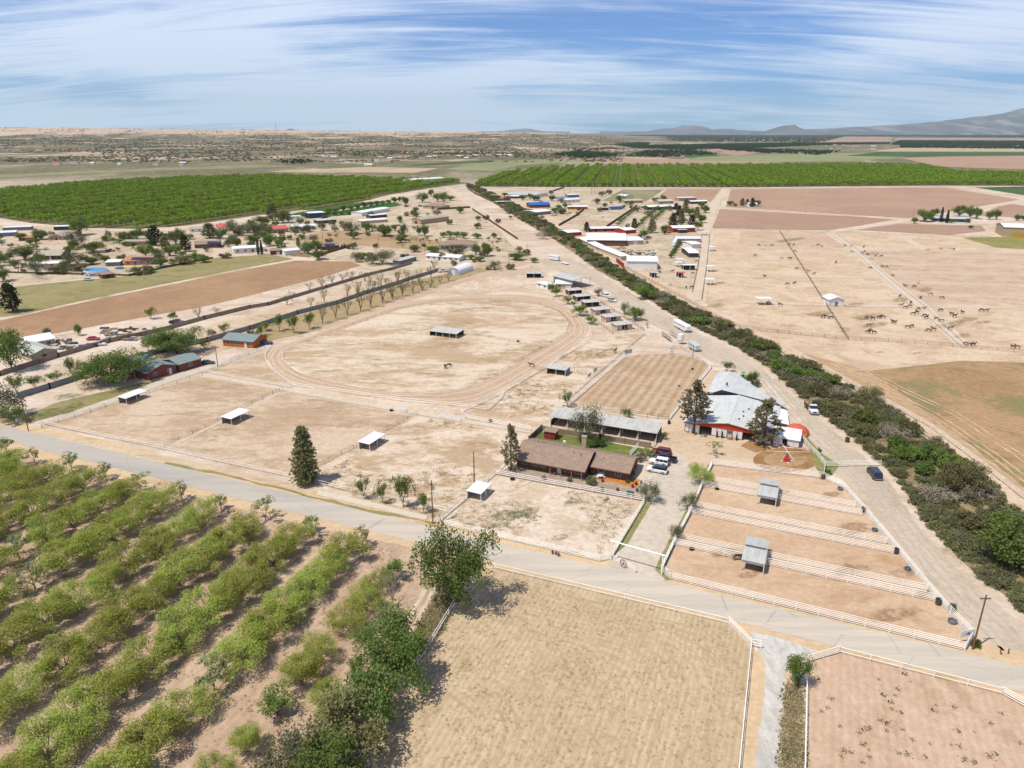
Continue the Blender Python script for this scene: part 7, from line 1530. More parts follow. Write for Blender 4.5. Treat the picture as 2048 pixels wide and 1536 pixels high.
for lab, x, y in (('upright short post beside the road at the right edge', 2016, 1308), ('tilted guy anchor post beside the road at the right edge', 2005, 1310)):
    o = thing('anchor_post', lab, 'post', G(x, y)); MB().tube((0, 0, -.2), ((-.5 if 'tilted' in lab else .05), .1, .9), .09, .09, 7).build('post', M_wood, o)
o = thing('radio_mast', 'thin lattice radio mast on the mesa beside the small dark hill', 'mast', (-420 * 7000 / 1440 * 1.06, 7000, 70)); MB().tube((0, 0, 0), (0, 0, 95), 2.2, .8, 4).build('mast', M_darkp, o)

# ================================================================ HORSES
def horse_mesh(pose):
    """one continuous skin over a skeleton; x is forward"""
    V, E, R = [], [], []
    def chain(start, pts):
        p = start
        for (x, y, z, rx) in pts:
            V.append((x, y, z)); R.append(rx); i = len(V) - 1
            if p is not None: E.append((p, i))
            p = i
        return p
    chain(None, [(.0, 0, 1.16, .30)]); r0 = 0
    sh = chain(r0, [(.38, 0, 1.18, .31), (.62, 0, 1.25, .25)]); rp = chain(r0, [(-.42, 0, 1.18, .30), (-.72, 0, 1.22, .26)])
    if pose == 'graze': hd = chain(sh, [(.92, 0, 1.02, .17), (1.14, 0, .66, .13), (1.24, 0, .40, .12), (1.34, 0, .20, .09), (1.40, 0, .06, .065)])
    elif pose == 'walk': hd = chain(sh, [(.88, 0, 1.45, .18), (1.12, 0, 1.68, .13), (1.22, 0, 1.78, .12), (1.46, 0, 1.62, .09), (1.62, 0, 1.52, .065)])
    else: hd = chain(sh, [(.82, 0, 1.52, .18), (1.00, 0, 1.80, .13), (1.08, 0, 1.92, .12), (1.30, 0, 1.72, .09), (1.44, 0, 1.60, .065)])
    st = {'stand': (0, 0, 0, 0), 'graze': (.08, -.1, .05, -.05), 'walk': (.22, -.18, -.2, .2)}[pose]
    for k, s in enumerate((-1, 1)):
        o = st[k]; chain(sh, [(.60, s * .17, .98, .12), (.60 + o * .4, s * .17, .62, .075), (.60 + o, s * .17, .34, .045), (.62 + o, s * .17, .06, .06)])
        o = st[2 + k]; chain(rp, [(-.66, s * .18, .98, .17), (-.58 + o * .3, s * .18, .74, .10), (-.78 + o, s * .18, .50, .06), (-.72 + o, s * .18, .28, .045), (-.70 + o, s * .18, .06, .06)])
    e = V[hd - 2 if pose != 'graze' else hd - 3]
    me = bpy.data.meshes.new('horse_skel'); me.from_pydata(V, E, []); ob = bpy.data.objects.new('horse_skel', me); COL.objects.link(ob)
    md = ob.modifiers.new('skin', 'SKIN'); md.use_smooth_shade = True
    for i, sv in enumerate(me.skin_vertices[0].data): sv.radius = (R[i] * (.82 if i < 5 else 1), R[i]); sv.use_root = (i == 0)
    sb = ob.modifiers.new('sub', 'SUBSURF'); sb.levels = 1; sb.render_levels = 1
    dg = bpy.context.evaluated_depsgraph_get(); out = bpy.data.meshes.new_from_object(ob.evaluated_get(dg)); bpy.data.objects.remove(ob); out.name = 'horse'
    H = {'graze': (1.22, .44), 'walk': (1.2, 1.80), 'stand': (1.06, 1.94)}[pose]
    ears = MB(); [ears.tube((H[0] - .04, s * .06, H[1] + .06), (H[0] - .03, s * .08, H[1] + .24), .035, .008, 5) for s in (-1, 1)]
    mane = MB(); nk = {'graze': [(.62, 1.5), (.95, 1.2), (1.2, .74)], 'walk': [(.6, 1.5), (.86, 1.63), (1.08, 1.84)], 'stand': [(.58, 1.5), (.72, 1.70), (.92, 1.95)]}[pose]
    for a, b in zip(nk, nk[1:]): mane.slab([(a[0], -.05, a[1]), (b[0], -.05, b[1]), (b[0], .05, b[1] + .01), (a[0], .05, a[1] + .01)], .22)
    tail = MB(); tail.tube((-.93, 0, 1.30), (-1.08, 0, 1.05), .05, .09, 6); tail.tube((-1.08, 0, 1.05), (-1.10, 0, .45), .09, .03, 6)
    return out, ears.mesh('ears', [M_darkp]), mane.mesh('mane', [M_darkp]), tail.mesh('tail', [M_darkp])
HM = {p: horse_mesh(p) for p in ('stand', 'graze', 'walk')}
HC = {'dark bay': paint('coat_dark_bay', S(84, 62, 54), .6, var=.1), 'black': paint('coat_black', S(52, 48, 52), .5, var=.08), 'brown': paint('coat_brown', S(126, 82, 62), .6, var=.1), 'chestnut': paint('coat_chestnut', S(150, 92, 64), .6, var=.1), 'grey': paint('coat_grey', S(178, 170, 164), .6, var=.1), 'white': paint('coat_white', S(226, 220, 212), .6, var=.06)}
HP = {(p, c): None for p in HM for c in HC}
for (p, c) in HP:
    b, e, mn, tl = HM[p]; b2_ = b.copy(); b2_.materials.clear(); b2_.materials.append(HC[c]); HP[(p, c)] = b2_
HORSES = []
def horse(x, y, c, pose, h, lab=None, s=1.0):
    o = thing('horse', lab or '', 'horse', G(x, y), h, 'loose horses in the sandy pastures' if lab is None else None); o.scale = (s, s, s)
    put('body', HP[(pose, c)], o); put('ears', HM[pose][1], o); put('mane', HM[pose][2], o); put('tail', HM[pose][3], o); HORSES.append((x, y, c, pose, o)); return o
z1 = [(137, 478, 'd'), (180, 478, 'w'), (232, 478, 'd'), (352, 471, 'b'), (385, 473, 'b'), (395, 521, 'b'), (107, 552, 'd'), (297, 574, 'g'), (353, 570, 'c'), (366, 575, 'd'), (405, 648, 'd'), (493, 668, 'b'), (531, 686, 'b'), (690, 603, 'd'), (560, 476, 'd'), (588, 486, 'g'), (757, 483, 'b'), (797, 486, 'g'), (890, 490, 'd'), (897, 523, 'b'), (880, 538, 'k'), (917, 543, 'd'), (977, 556, 'b'), (1016, 557, 'd'), (945, 581, 'g'), (1022, 632, 'd'), (1053, 635, 'd'), (937, 643, 'b'), (1100, 700, 'b'), (1190, 775, 'k'), (1257, 778, 'd'), (1283, 750, 'w'), (1152, 845, 'b'), (1370, 832, 'd'), (1300, 859, 'k'), (1453, 859, 'c'), (1160, 914, 'b'), (1230, 895, 'd'), (1190, 930, 'b'), (1225, 920, 'd'), (1447, 950, 'k'), (1287, 940, 'b'), (1320, 940, 'c'), (1245, 976, 'd'), (1275, 966, 'd'), (1332, 988, 'd'), (1342, 1003, 'k'), (1415, 1012, 'c'), (1450, 1026, 'c'), (1602, 966, 'b'), (1525, 978, 'k'), (1545, 992, 'k'), (1738, 948, 'k'), (1773, 952, 'k'), (910, 1006, 'd'), (955, 1011, 'd'), (1000, 1001, 'd'), (1030, 1000, 'k'), (1100, 1032, 'b'), (1112, 1040, 'c'), (928, 1059, 'c'), (1210, 1072, 'c'), (1235, 1065, 'b'), (600, 998, 'c'), (622, 996, 'b'), (655, 1003, 'd'), (920, 1108, 'd'), (965, 1112, 'k'), (932, 1096, 'b'), (1393, 1089, 'k'), (1358, 1096, 'd'), (1515, 1082, 'd'), (1625, 1192, 'c'), (1655, 1199, 'b'), (1678, 1202, 'd'), (1965, 1217, 'c'), (1998, 1219, 'c'), (178, 704, 'd'), (343, 760, 'k'), (390, 754, 'd'), (205, 897, 'b'), (290, 911, 'k'), (1447, 505, 'g'), (1515, 505, 'g'), (1540, 506, 'd'), (808, 526, 'g')]
cc = {'d': 'dark bay', 'w': 'white', 'b': 'brown', 'g': 'grey', 'k': 'black', 'c': 'chestnut'}
hr = random.Random(12)
for x, y, c in z1: horse(1480 + x / 3.606, 360 + y / 3.606, cc[c], hr.choice(['stand', 'graze', 'graze', 'walk', 'stand']), hr.choice([0, math.pi]) + hr.uniform(-.7, .7))
LMK = [(1670, 600, 'the white hut'), (1528, 604, 'the post shelter'), (1750, 640, 'the middle of the front pasture'), (1835, 610, 'the mid lane'), (1930, 690, 'the near lane end'), (2030, 700, 'the right edge'), (1880, 640, 'the pasture right of the lane'), (1740, 510, 'the lane cross fences'), (1600, 530, 'the long dark fence'), (1545, 500, 'the far left pasture'), (1900, 500, 'the far right pasture'), (1700, 660, 'the front pipe fence'), (1815, 575, 'the lane bend')]
cnt = {}
for x, y, c, pose, o in sorted(HORSES, key=lambda t: t[0]):
    l = min(LMK, key=lambda t: (t[0] - x) ** 2 + 4 * (t[1] - y) ** 2)[2]; k = (c, pose, l); cnt.setdefault(k, []).append(o)
for (c, pose, l), os_ in cnt.items():
    v = {'stand': 'standing', 'graze': 'grazing', 'walk': 'walking'}[pose]
    for i, o in enumerate(os_): o['label'] = f'{c} horse {v} near {l}' + (f', {nth(i)} from the left' if len(os_) > 1 else '')
horse(1475, 1121, 'dark bay', 'graze', RD + .3, 'dark bay horse grazing at the left of the lowest paddock shelter'); horse(1063, 734, 'chestnut', 'walk', 3.3, 'chestnut horse walking on the track side beside the narrow paddock')
for lab, x, y, c, p, h in (('dark bay horse inside the pale pen of the front compound', 1344, 545, 'dark bay', 'stand', 0), ('brown horse at the lane fence of the compound pens', 1386, 549, 'brown', 'graze', 3), ('brown horse beside the pink shelter', 1319, 546, 'brown', 'stand', 2), ('pale horse in the corner of the front compound pen', 1340, 573, 'white', 'graze', .4), ('dark horse facing the camera at the pen corner', 1372, 578, 'black', 'stand', -1.5), ('dark bay horse by the lane gate posts', 1383, 577, 'dark bay', 'graze', .3), ('dark horse on the ring left of the red post', 1237, 500, 'black', 'stand', 0), ('dark horse trotting on the ring behind the first', 1243, 497, 'dark bay', 'walk', .3), ('black horse at the right of the exercise ring', 1249, 499, 'black', 'graze', 3), ('brown horse in the red gate pen of the long shed', 1393, 525, 'chestnut', 'stand', 0), ('dark horse in the far sandy lot beside the stock fence', 1205, 436, 'black', 'graze', 0), ('black foal-sized horse at the middle of the track infield', 890, 737, 'black', 'stand', -1.4), ('black horse lying close to the small one in the infield', 897, 735, 'black', 'graze', .4), ('bay horse at the rail of the track alley', 1230, 706, 'brown', 'stand', 1.0)):
    horse(x, y, c, p, h, lab)

# ================================================================ INDIVIDUAL TREES AND SHRUBS
tree(P_NARROW, 'pine_tree', 'dense dark cone-shaped pine standing alone by the road fence', 613, 967, 853, 64, cat='pine tree', one=False)
tree(P_BARN[0], 'pine_tree', 'tall open-crowned pine at the left end of the barn front', 1387, 866, 763, 60, cat='pine tree', one=False); tree(P_BARN[1], 'pine_tree', 'bushy tall pine in front of the right end of the barn', 1526, 888, 799, 68, cat='pine tree', one=False)
tree(P_BARN[1], 'pine_tree', 'slender pine at the left end of the brown house', 1022, 941, 850, 40, cat='pine tree', one=False)
tree(GREYT, 'half_dead_tree', 'grey half-bare tree rising over the long stall shed', 1171, 886, 802, 56, one=False)
for lab, x, y in (('left dark round bush under the half-bare tree', 1168, 888), ('middle dark round bush under the half-bare tree', 1184, 893), ('right dark round bush under the half-bare tree', 1199, 892)): tree(SH_DK, 'round_bush', lab, x, y, y - 18, 19, cat='bush', one=False)
for lab, x, y, t, w, p in (('leftmost sparse young tree on the road verge', 728, 998, 950, 28, YOUNG), ('second sparse young tree on the road verge', 766, 1007, 962, 24, YOUNG), ('tallest of the sparse young trees on the road verge', 807, 1015, 946, 40, YOUNG), ('rightmost sparse young tree by the transformer pole', 848, 1025, 983, 26, YOUNG),
    ('small bushy tree on the driveway corner of the house yard', 1297, 1004, 957, 40, GREYT), ('small tree at the far end of the paddock drive fence', 1428, 912, 882, 28, PECANS), ('round leafy tree at the second corner of the drive fence', 1401, 968, 926, 44, PECAN), ('grey-green tree at the third corner of the drive fence', 1378, 1020, 983, 32, GREYT), ('thin grey tree at the lowest corner of the drive fence', 1352, 1078, 1047, 26, GREYT),
    ('small dark green tree beside the white gravel drive', 1594, 1372, 1302, 42, DARKT), ('slim little tree on the fence round the hot walker', 1638, 912, 893, 9, YOUNG), ('small green tree at the left corner of the dragged arena', 1135, 814, 780, 24, YOUNG), ('small green tree behind the stall shed roof', 1253, 838, 812, 22, BRITE), ('small bush right of the stall shed', 1328, 879, 863, 13, YOUNG), ('leafy green tree behind the rear barn roof', 1455, 744, 722, 22, YOUNG), ('leafy green tree beside the green tractor', 1504, 770, 740, 24, DARKT), ('small grey tree right of the green tractor', 1514, 774, 757, 14, GREYT),
    ('bright hedge bush beside the parked dark red car', 1291, 913, 893, 26, BRITE), ('grey bush between the lawn fence and the parked cars', 1280, 922, 902, 24, GREYT), ('small shrub at the right gable of the house', 1266, 952, 940, 12, GREYT), ('round pale bush at the left of the orange mulch bed', 1182, 969, 952, 20, SH_OL), ('small round bush in the orange mulch bed', 1255, 966, 958, 8, SH_OL), ('small spiky bush in the gravel yard, left', 1087, 959, 951, 10, SH_OL), ('small spiky bush in the gravel yard, below the porch', 1139, 963, 955, 10, SH_OL),
    ('dark bush on the outside of the sign corner', 1950, 1294, 1277, 17, SH_DK), ('dark bush outside the lower diagonal fence', 1903, 1222, 1206, 14, SH_DK), ('green bush in the grass by the white corner gate', 1655, 948, 938, 12, SH_DK)):
    tree(p, 'small_tree' if p not in (SH_DK, SH_OL) else 'small_bush', lab, x, y, t, w, cat='tree' if p not in (SH_DK, SH_OL) else 'bush', one=False)
# left
for lab, x, y, t, w, p in (('big dark tree over the block house at the left edge', 24, 741, 656, 66, DARKT), ('huge round shade tree beside the green-roofed brick house', 226, 764, 700, 112, BIGT), ('wide dark green tree behind the brick houses', 355, 707, 655, 86, BIGT), ('smaller green tree left of the wide dark one', 325, 705, 668, 34, SHADE), ('small orchard tree by the left end of the grey wall', 34, 790, 747, 38, YOUNG), ('second little tree along the grey wall', 72, 778, 750, 30, YOUNG), ('third little tree along the grey wall', 111, 767, 742, 30, YOUNG), ('slim tree just left of the huge round shade tree', 148, 758, 712, 26, YOUNG), ('young tree in the lot between the walls', 297, 702, 674, 22, YOUNG), ('little bushy tree above the green-roofed house', 283, 717, 702, 16, YOUNG), ('dark tree cut by the left edge above the road', 8, 836, 762, 70, GREYT), ('bright green bush tree by the left roadside pole', 30, 846, 805, 44, BRITE),
    ('green bush tree at the edge of the plowed field', 302, 638, 612, 20, YOUNG), ('light bush right of the green bush tree at the plowed field', 347, 641, 623, 18, BRITE), ('dark cypress-like tree on the plowed field edge, right', 158, 671, 647, 13, DARKT), ('dark bushy tree on the plowed field edge, left', 97, 677, 655, 14, DARKT), ('bush by the far wall end beside the wide dark tree', 449, 668, 644, 22, YOUNG), ('grey shrub beside the wide dark tree', 425, 674, 655, 18, GREYT), ('small tree left of the orange house', 410, 700, 676, 22, YOUNG),
    ('big dark oval tree at the left end of the plowed field', 26, 624, 566, 42, P_GEN), ('dark tree on the left edge above the oval tree', 0, 532, 500, 24, DARKT), ('dark green tree left of the olive field', 8, 562, 534, 28, DARKT)):
    tree(p, 'yard_tree', lab, x, y, t, w, one=False)
# pruned bare trees along the wall
bt = [(645, 647, 604), (672, 639, 600), (695, 631, 590), (721, 623, 578), (742, 615, 568), (765, 606, 566), (786, 600, 560), (805, 593, 562), (826, 587, 560), (844, 581, 560), (862, 575, 560)]
for k, (x, y, t) in enumerate(bt): tree(BARE, 'bare_tree', f'{nth(k)} bare pruned tree from the left in the row along the track road', x, y, t - 4, 22, group='bare pruned trees by the block wall', one=False)
for k, (x, y, t) in enumerate([(622, 614, 594), (649, 605, 575), (695, 592, 566), (717, 587, 564), (574, 610, 592), (584, 602, 582), (619, 579, 566), (644, 576, 555), (664, 568, 550), (685, 562, 548), (704, 566, 542), (398, 639, 612), (434, 631, 614), (741, 570, 545), (762, 575, 543), (796, 576, 541), (816, 566, 540), (838, 565, 540), (862, 556, 532), (783, 595, 566), (868, 538, 520), (897, 562, 540), (806, 581, 566), (880, 566, 552), (730, 563, 545), (722, 600, 574), (748, 588, 560), (775, 583, 555)]):
    tree(BARE, 'bare_tree', f'{nth(k)} bare or thin tree in the lots between the two block walls', x, y, t - 3, 18, group='bare trees between the block walls', one=False)
for k, (x, y, t) in enumerate([(522, 672, 650), (559, 662, 626), (588, 667, 626), (620, 658, 620), (532, 662, 644), (505, 678, 658)]): tree(YOUNG, 'leafy_tree', f'{nth(k)} leafy green young tree at the near end of the bare tree row', x, y, t, 22, one=False)
# village trees: (x, y, top, width, kind)
VT_ = '''83 479 455 26 1;156 495 458 36 2;160 470 428 34 1;187 505 482 44 1;50 520 487 40 1;18 522 502 16 2;37 543 515 16 4;76 549 518 36 2;155 530 499 46 2;135 543 527 60 5;211 525 508 20 1;244 521 507 20 1;219 479 457 14 2;248 481 462 24 1;274 479 454 30 1;312 491 451 34 3;330 497 473 26 3;352 489 454 28 1;291 513 487 27 0;315 516 494 24 1;322 533 514 27 0;352 507 488 20 0;372 503 470 26 3;391 521 504 28 1;287 547 531 44 5;365 527 512 44 5;228 486 473 17 6;340 512 490 24 1;360 478 458 20 1;300 480 458 18 1;408 525 508 22 0;
470 471 441 36 2;510 471 440 52 2;545 441 407 28 3;566 446 419 32 1;525 453 430 26 0;420 476 447 36 3;440 478 458 20 0;589 465 448 22 2;618 463 447 18 2;645 461 442 18 2;704 467 440 40 2;733 464 442 15 0;768 472 447 24 0;474 495 474 16 0;504 491 468 17 0;540 492 466 22 0;556 494 478 15 0;565 488 469 13 0;597 494 475 11 3;616 509 480 27 1;634 506 479 24 1;636 519 500 27 0;714 524 500 24 2;765 529 498 44 2;745 528 505 26 2;450 516 505 22 5;465 487 468 24 2;486 466 446 28 2;745 462 446 18 2;690 462 448 18 2;670 464 450 14 2;
845 405 383 21 1;862 393 377 11 0;876 403 384 17 1;888 405 383 17 1;900 401 390 17 1;811 411 392 13 0;808 471 446 14 1;838 471 449 10 1;850 473 446 16 1;771 473 448 24 0;887 475 463 13 1;900 475 461 14 1;914 475 462 14 1;927 477 462 16 1;955 477 464 16 1;829 504 488 19 0;864 506 491 26 0;904 504 486 12 2;914 504 487 12 2;925 503 487 12 2;952 510 487 17 1;975 512 490 19 0;941 519 508 18 0;960 523 511 18 0;1031 520 505 28 0;990 539 521 24 2;833 434 424 12 0;790 462 448 12 0;800 445 430 10 0;
1241 405 388 17 1;1193 408 396 15 2;1173 464 444 14 3;1268 460 437 15 3;1288 479 453 22 7;1303 466 438 21 3;1346 455 426 23 3;1362 451 419 17 3;1370 426 398 15 3;1358 433 411 14 3;1383 453 429 19 3;1395 461 440 18 7;1401 446 427 19 0;1393 433 414 17 3;1379 431 414 19 0;1410 426 409 16 0;1403 415 404 12 0;1352 420 406 12 3;1310 404 394 13 0;1290 420 411 12 0;1281 476 468 10 0;1060 398 386 12 1;1046 400 388 14 1;1010 396 384 10 0;1118 420 408 12 1;1130 416 405 10 1;1110 426 414 14 0;1126 428 416 12 0;1210 416 404 9 1;1247 417 409 8 1;1262 418 410 8 1;
1849 443 418 29 0;1868 432 415 17 1;1918 433 409 27 1;1940 436 410 20 1;1953 438 413 18 1;1978 439 419 15 1;1992 439 417 15 1;1829 447 434 11 0;2034 442 427 12 1;2046 441 430 10 1;1902 446 437 9 0;1936 446 436 9 0;1484 412 397 12 3;1494 412 398 9 3;1504 414 396 13 3;1515 413 399 12 1;1460 411 401 13 0;1470 413 406 8 0;1941 457 450 9 0'''
KN = [(SHADE, 'green', 'leafy green tree'), (DARKT, 'dark', 'dark green tree'), (GREYT, 'grey', 'grey-green tree'), (P_GEN, 'pine', 'dark pine-like tree'), (BARE, 'bare', 'bare leafless tree'), (SH_OL, 'hedge', 'grey-green hedge bush'), (BRITE, 'yellow', 'yellow-green small tree'), (BRITE, 'bright', 'bright green rounded tree')]
VL = []
for r in VT_.replace('\n', '').split(';'):
    x, y, t, w, k = [float(v) for v in r.split()]; k = int(k); o = tree(KN[k][0], 'village_tree' if x < 1000 else 'compound_tree', '', x, y, t, w, one=False); VL.append((x, y, KN[k][2], o))
for k, (x, t) in enumerate(((517, 478), (524, 482), (1881, 414), (1893, 419))): tree(CYP, 'cypress_tree', ('left tall thin cypress before the white metal-roofed house', 'right tall thin cypress before the white metal-roofed house', 'left tall thin cypress before the right-hand farmhouse', 'right tall thin cypress before the right-hand farmhouse')[k], x, (509, 509, 444, 446)[k], t, 6, cat='cypress', one=False)
for k, (x, y) in enumerate(((1433.6, 875.5), (1443.8, 876.5), (1472.8, 881))): tree(CYP, 'cypress_tree', f'{nth(k)} small clipped cypress from the left against the barn front', x, y, y - 14, 3.5, cat='cypress', one=False)
VM = [(60, 470, 'the left edge workshops'), (115, 495, 'the cream gabled house'), (60, 540, 'the long white-roofed home at left'), (200, 545, 'the round blue pool'), (270, 490, 'the orange adobe house'), (290, 525, 'the solar adobe house'), (345, 480, 'the dark tree clump'), (415, 490, 'the solar brown house'), (445, 460, 'the red roofed house'), (500, 500, 'the cypress house'), (555, 455, 'the salmon roofed house'), (610, 450, 'the white twin roofs'), (650, 505, 'the solar house by the plowed field'), (740, 460, 'the tan village pens'), (760, 525, 'the bushy end of the wall'), (860, 405, 'the brown hip-roofed house'), (840, 460, 'the tan metal building'), (910, 490, 'the hip-roofed white house'), (960, 520, 'the long mobile home'), (1030, 520, 'the lane pole'),
      (1180, 460, 'the red stable row'), (1240, 405, 'the tan house'), (1275, 465, 'the covered arena annex'), (1360, 440, 'the red barn drive'), (1395, 430, 'the end of the pine drive'), (1060, 395, 'the blue roofed house'), (1125, 415, 'the dark horse pens'), (1210, 415, 'the shipping containers'), (1490, 410, 'the small white house by the pink fields'), (1880, 430, 'the right-hand farmhouse'), (2020, 440, 'the yellow-doored warehouse')]
cnt = {}
for x, y, nm, o in sorted(VL, key=lambda t: t[0]): l = min(VM, key=lambda t: (t[0] - x) ** 2 + 4 * (t[1] - y) ** 2)[2]; cnt.setdefault((nm, l), []).append(o)
for (nm, l), os_ in cnt.items():
    for i, o in enumerate(os_): o['label'] = f'{nm} near {l}' + (f', {nth(i)} from the left' if len(os_) > 1 else ''); o['group'] = 'trees around the village and compound'
# shrubs and yard trees filling the lots of the village and the compound
yr = random.Random(57); YS = []
YP = [(SH_SM, 'low scrub bush', 7, 11), (SHADE, 'green yard tree', 12, 20), (GREYT, 'grey yard tree', 12, 20), (YOUNG, 'slim yard tree', 8, 12), (SH_OL, 'olive yard bush', 10, 16), (DARKT, 'dark yard tree', 11, 18)]
for (x0, x1, y0, y1, n) in ((0, 440, 470, 545, 88), (440, 720, 440, 508, 64), (720, 1000, 420, 520, 46), (1000, 1230, 388, 440, 26), (1240, 1420, 400, 470, 16), (860, 1080, 500, 545, 16)):
    for _ in range(n):
        x, y = yr.uniform(x0, x1), yr.uniform(y0, y1)
        if y > 548 - (x / 440) * 34 and x < 440: continue
        k = yr.choices(range(6), (24, 18, 16, 14, 14, 12))[0]; pr, nm, a, b = YP[k]; w = yr.uniform(a, b) * (y / 500) ** 1.2; o = tree(pr, 'yard_shrub' if k in (0, 4) else 'yard_tree', '', x, y, w=w, h=w * MPP(y) * yr.uniform(.75, 1.1), cat='bush' if k in (0, 4) else 'tree', one=False, group='yard trees and bushes of the valley lots'); YS.append((x, y, nm, o))
cnt = {}
for x, y, nm, o in sorted(YS, key=lambda t: t[0]): l = min(VM, key=lambda t: (t[0] - x) ** 2 + 4 * (t[1] - y) ** 2)[2]; cnt.setdefault((nm, l), []).append(o)
for (nm, l), os_ in cnt.items():
    for i, o in enumerate(os_): o['label'] = f'{nm} by {l}' + (f', {nth(i)} from the left' if len(os_) > 1 else '')
# clipped rows and small orchards
def rowtrees(lab, a, b, n, h, w, protos, grp):
    for k in range(n):
        t = k / (n - 1); A, B = G(*a), G(*b); q = A.lerp(B, t); x, y = PX(q); tree(protos, 'row_tree', f'{nth(k)} {lab}', x, y, h=h * RNG.uniform(.8, 1.2), w=w / MPP(y) * RNG.uniform(.8, 1.2), one=False, group=grp)
rowtrees('small tree from the near end of the left compound orchard row', (1235, 452), (1271, 421), 11, 4, 4.2, YOUNG, 'compound orchard rows')
rowtrees('small tree from the near end of the middle compound orchard row', (1276, 455), (1314, 420), 13, 4.2, 5, YOUNG, 'compound orchard rows')
rowtrees('small tree from the near end of the right compound orchard row', (1307, 442), (1331, 421), 10, 4.2, 5, YOUNG, 'compound orchard rows')
rowtrees('clipped narrow tree from the near end along the compound yard', (1342, 516), (1361, 488), 8, 3.4, 3.2, DARKT, 'clipped trees along the compound yard')
rowtrees('small tree from the left along the green field edge', (610, 436), (800, 404), 15, 6, 6, SHADE, 'trees edging the green field'); rowtrees('low tree from the left behind the village sheds', (655, 433), (712, 428), 5, 5, 5, SHADE, 'trees behind the village sheds')
for k, (zx, zy) in enumerate([(265, 640), (370, 625), (440, 632), (510, 650), (580, 640), (330, 618), (190, 670), (235, 690), (1110, 620), (1150, 660), (1200, 655), (1290, 655), (1200, 715), (1165, 700), (300, 640), (410, 640), (480, 620), (620, 620)]):
    x, y = 760 + zx / 5.12, 360 + zy / 5.12; tree(BARE if k % 2 else YOUNG, 'sapling', f'{nth(k)} small sapling round the hip-roofed white house', x, y, y - 8, 8, one=False, group='saplings round the white house')
# shade trees beside the run-in sheds
for k, (x, y, t, w, p) in enumerate(((1104, 584, 565, 15, BRITE), (1112, 593, 571, 19, BRITE), (1136, 608, 590, 21, YOUNG), (1146, 613, 601, 12, YOUNG), (1160, 632, 609, 27, BRITE), (1184, 648, 629, 26, BRITE))): tree(p, 'shade_tree', f'{nth(k)} bright little shade tree from the far end of the run-in sheds', x, y, t, w, one=False)
for lab, x, y, t, w, p in (('grey shrubby tree on the road side of the run-in sheds', 1197, 592, 573, 18, GREYT), ('thin tree beside the white cars', 1221, 605, 593, 11, BARE), ('grey shrub tree half way down the dirt road side', 1249, 628, 604, 18, GREYT), ('dark green tree over a dark shade patch by the dirt road', 1270, 640, 612, 31, DARKT), ('small leafless tree near the long horse trailer', 1294, 656, 643, 9, BARE)): tree(p, 'lane_tree', lab, x, y, t, w, one=False)
# the brush along the ditch, bush by bush
br = random.Random(41)
def along(P, t):
    Q = [G(*p) for p in P]; L = [0]
    for a, b in zip(Q, Q[1:]): L.append(L[-1] + (b - a).length)
    d = t * L[-1]
    for k in range(len(Q) - 1):
        if d <= L[k + 1] or k == len(Q) - 2: return Q[k].lerp(Q[k + 1], min(1, (d - L[k]) / (L[k + 1] - L[k])))
SEC = [(1560, 'near the right edge, across from the sign corner'), (1000, 'in the thicket across from the dark van'), (900, 'in the thicket behind the stake truck'), (760, 'in the thicket beside the barn road'), (640, 'in the brush behind the trailers'), (560, 'in the brush along the run-in sheds'), (480, 'in the brush beside the strip shed'), (420, 'in the far brush opposite the blue roof'), (0, 'at the far end of the brush belt')]
KS = [(SH_DK, 'dark green bush'), (SH_GN, 'mid green bush'), (SH_OL, 'olive scrub bush'), (SH_GR, 'grey leafless bush')]
BU = []
GL = [G(*p).length for p in DL]
for s in range(262):
    t = (s + br.random()) / 262; t = t ** 1.0
    a, b = along(DL, t), along(DR, t); k_ = br.uniform(.15, .85); g = a.lerp(b, k_); x, y = PX(g)
    if not (-20 < x < 2110 and y < 1330): continue
    wid = (b - a).length; i = br.choices(range(4), (14, 18, 34, 34))[0]
    if y < 470 and i == 3 and br.random() < .4: i = 2
    H = br.uniform(2.5, 4.4) * (1.0 if i != 3 else .85); W_ = br.uniform(4.0, 7.4)
    nm = KS[i][1]; o = tree(KS[i][0], 'ditch_bush', '', x, y, h=H, w=W_ / MPP(y), cat='bush', one=False, group='bushes along the ditch'); BU.append((y, x, nm, o))
for lab, x, y, t, w, p, in (('large yellow-green tree in the thicket below the dark van', 1925, 985, 918, 82, OLIVT), ('bright green bush tree in the ditch by the run-in sheds', 1287, 598, 566, 36, BRITE), ('spreading olive bush at the levee side of the thicket', 1740, 800, 770, 46, OLIVT), ('dark spiky bush sticking out towards the levee', 1815, 868, 838, 44, SH_OL), ('big dark green bush at the right edge of the ditch', 2020, 1130, 1040, 110, DARKT), ('pale leafless bush in the ditch beyond the camper', 1085, 478, 458, 26, SH_GR)): tree(p, 'ditch_tree', lab, x, y, t, w, cat='tree', one=False)
cnt = {}
for y, x, nm, o in sorted(BU, key=lambda t: -t[0]):
    sct = next(s for v, s in SEC if y >= v - (0 if v else 1)) if y < 1560 else SEC[0][1]
    sct = SEC[0][1] if y > 1030 else sct; cnt.setdefault((nm, sct), []).append(o)
for (nm, sct), os_ in cnt.items():
    for i, o in enumerate(os_): o['label'] = f'{nth(i)} {nm} counting away {sct}'
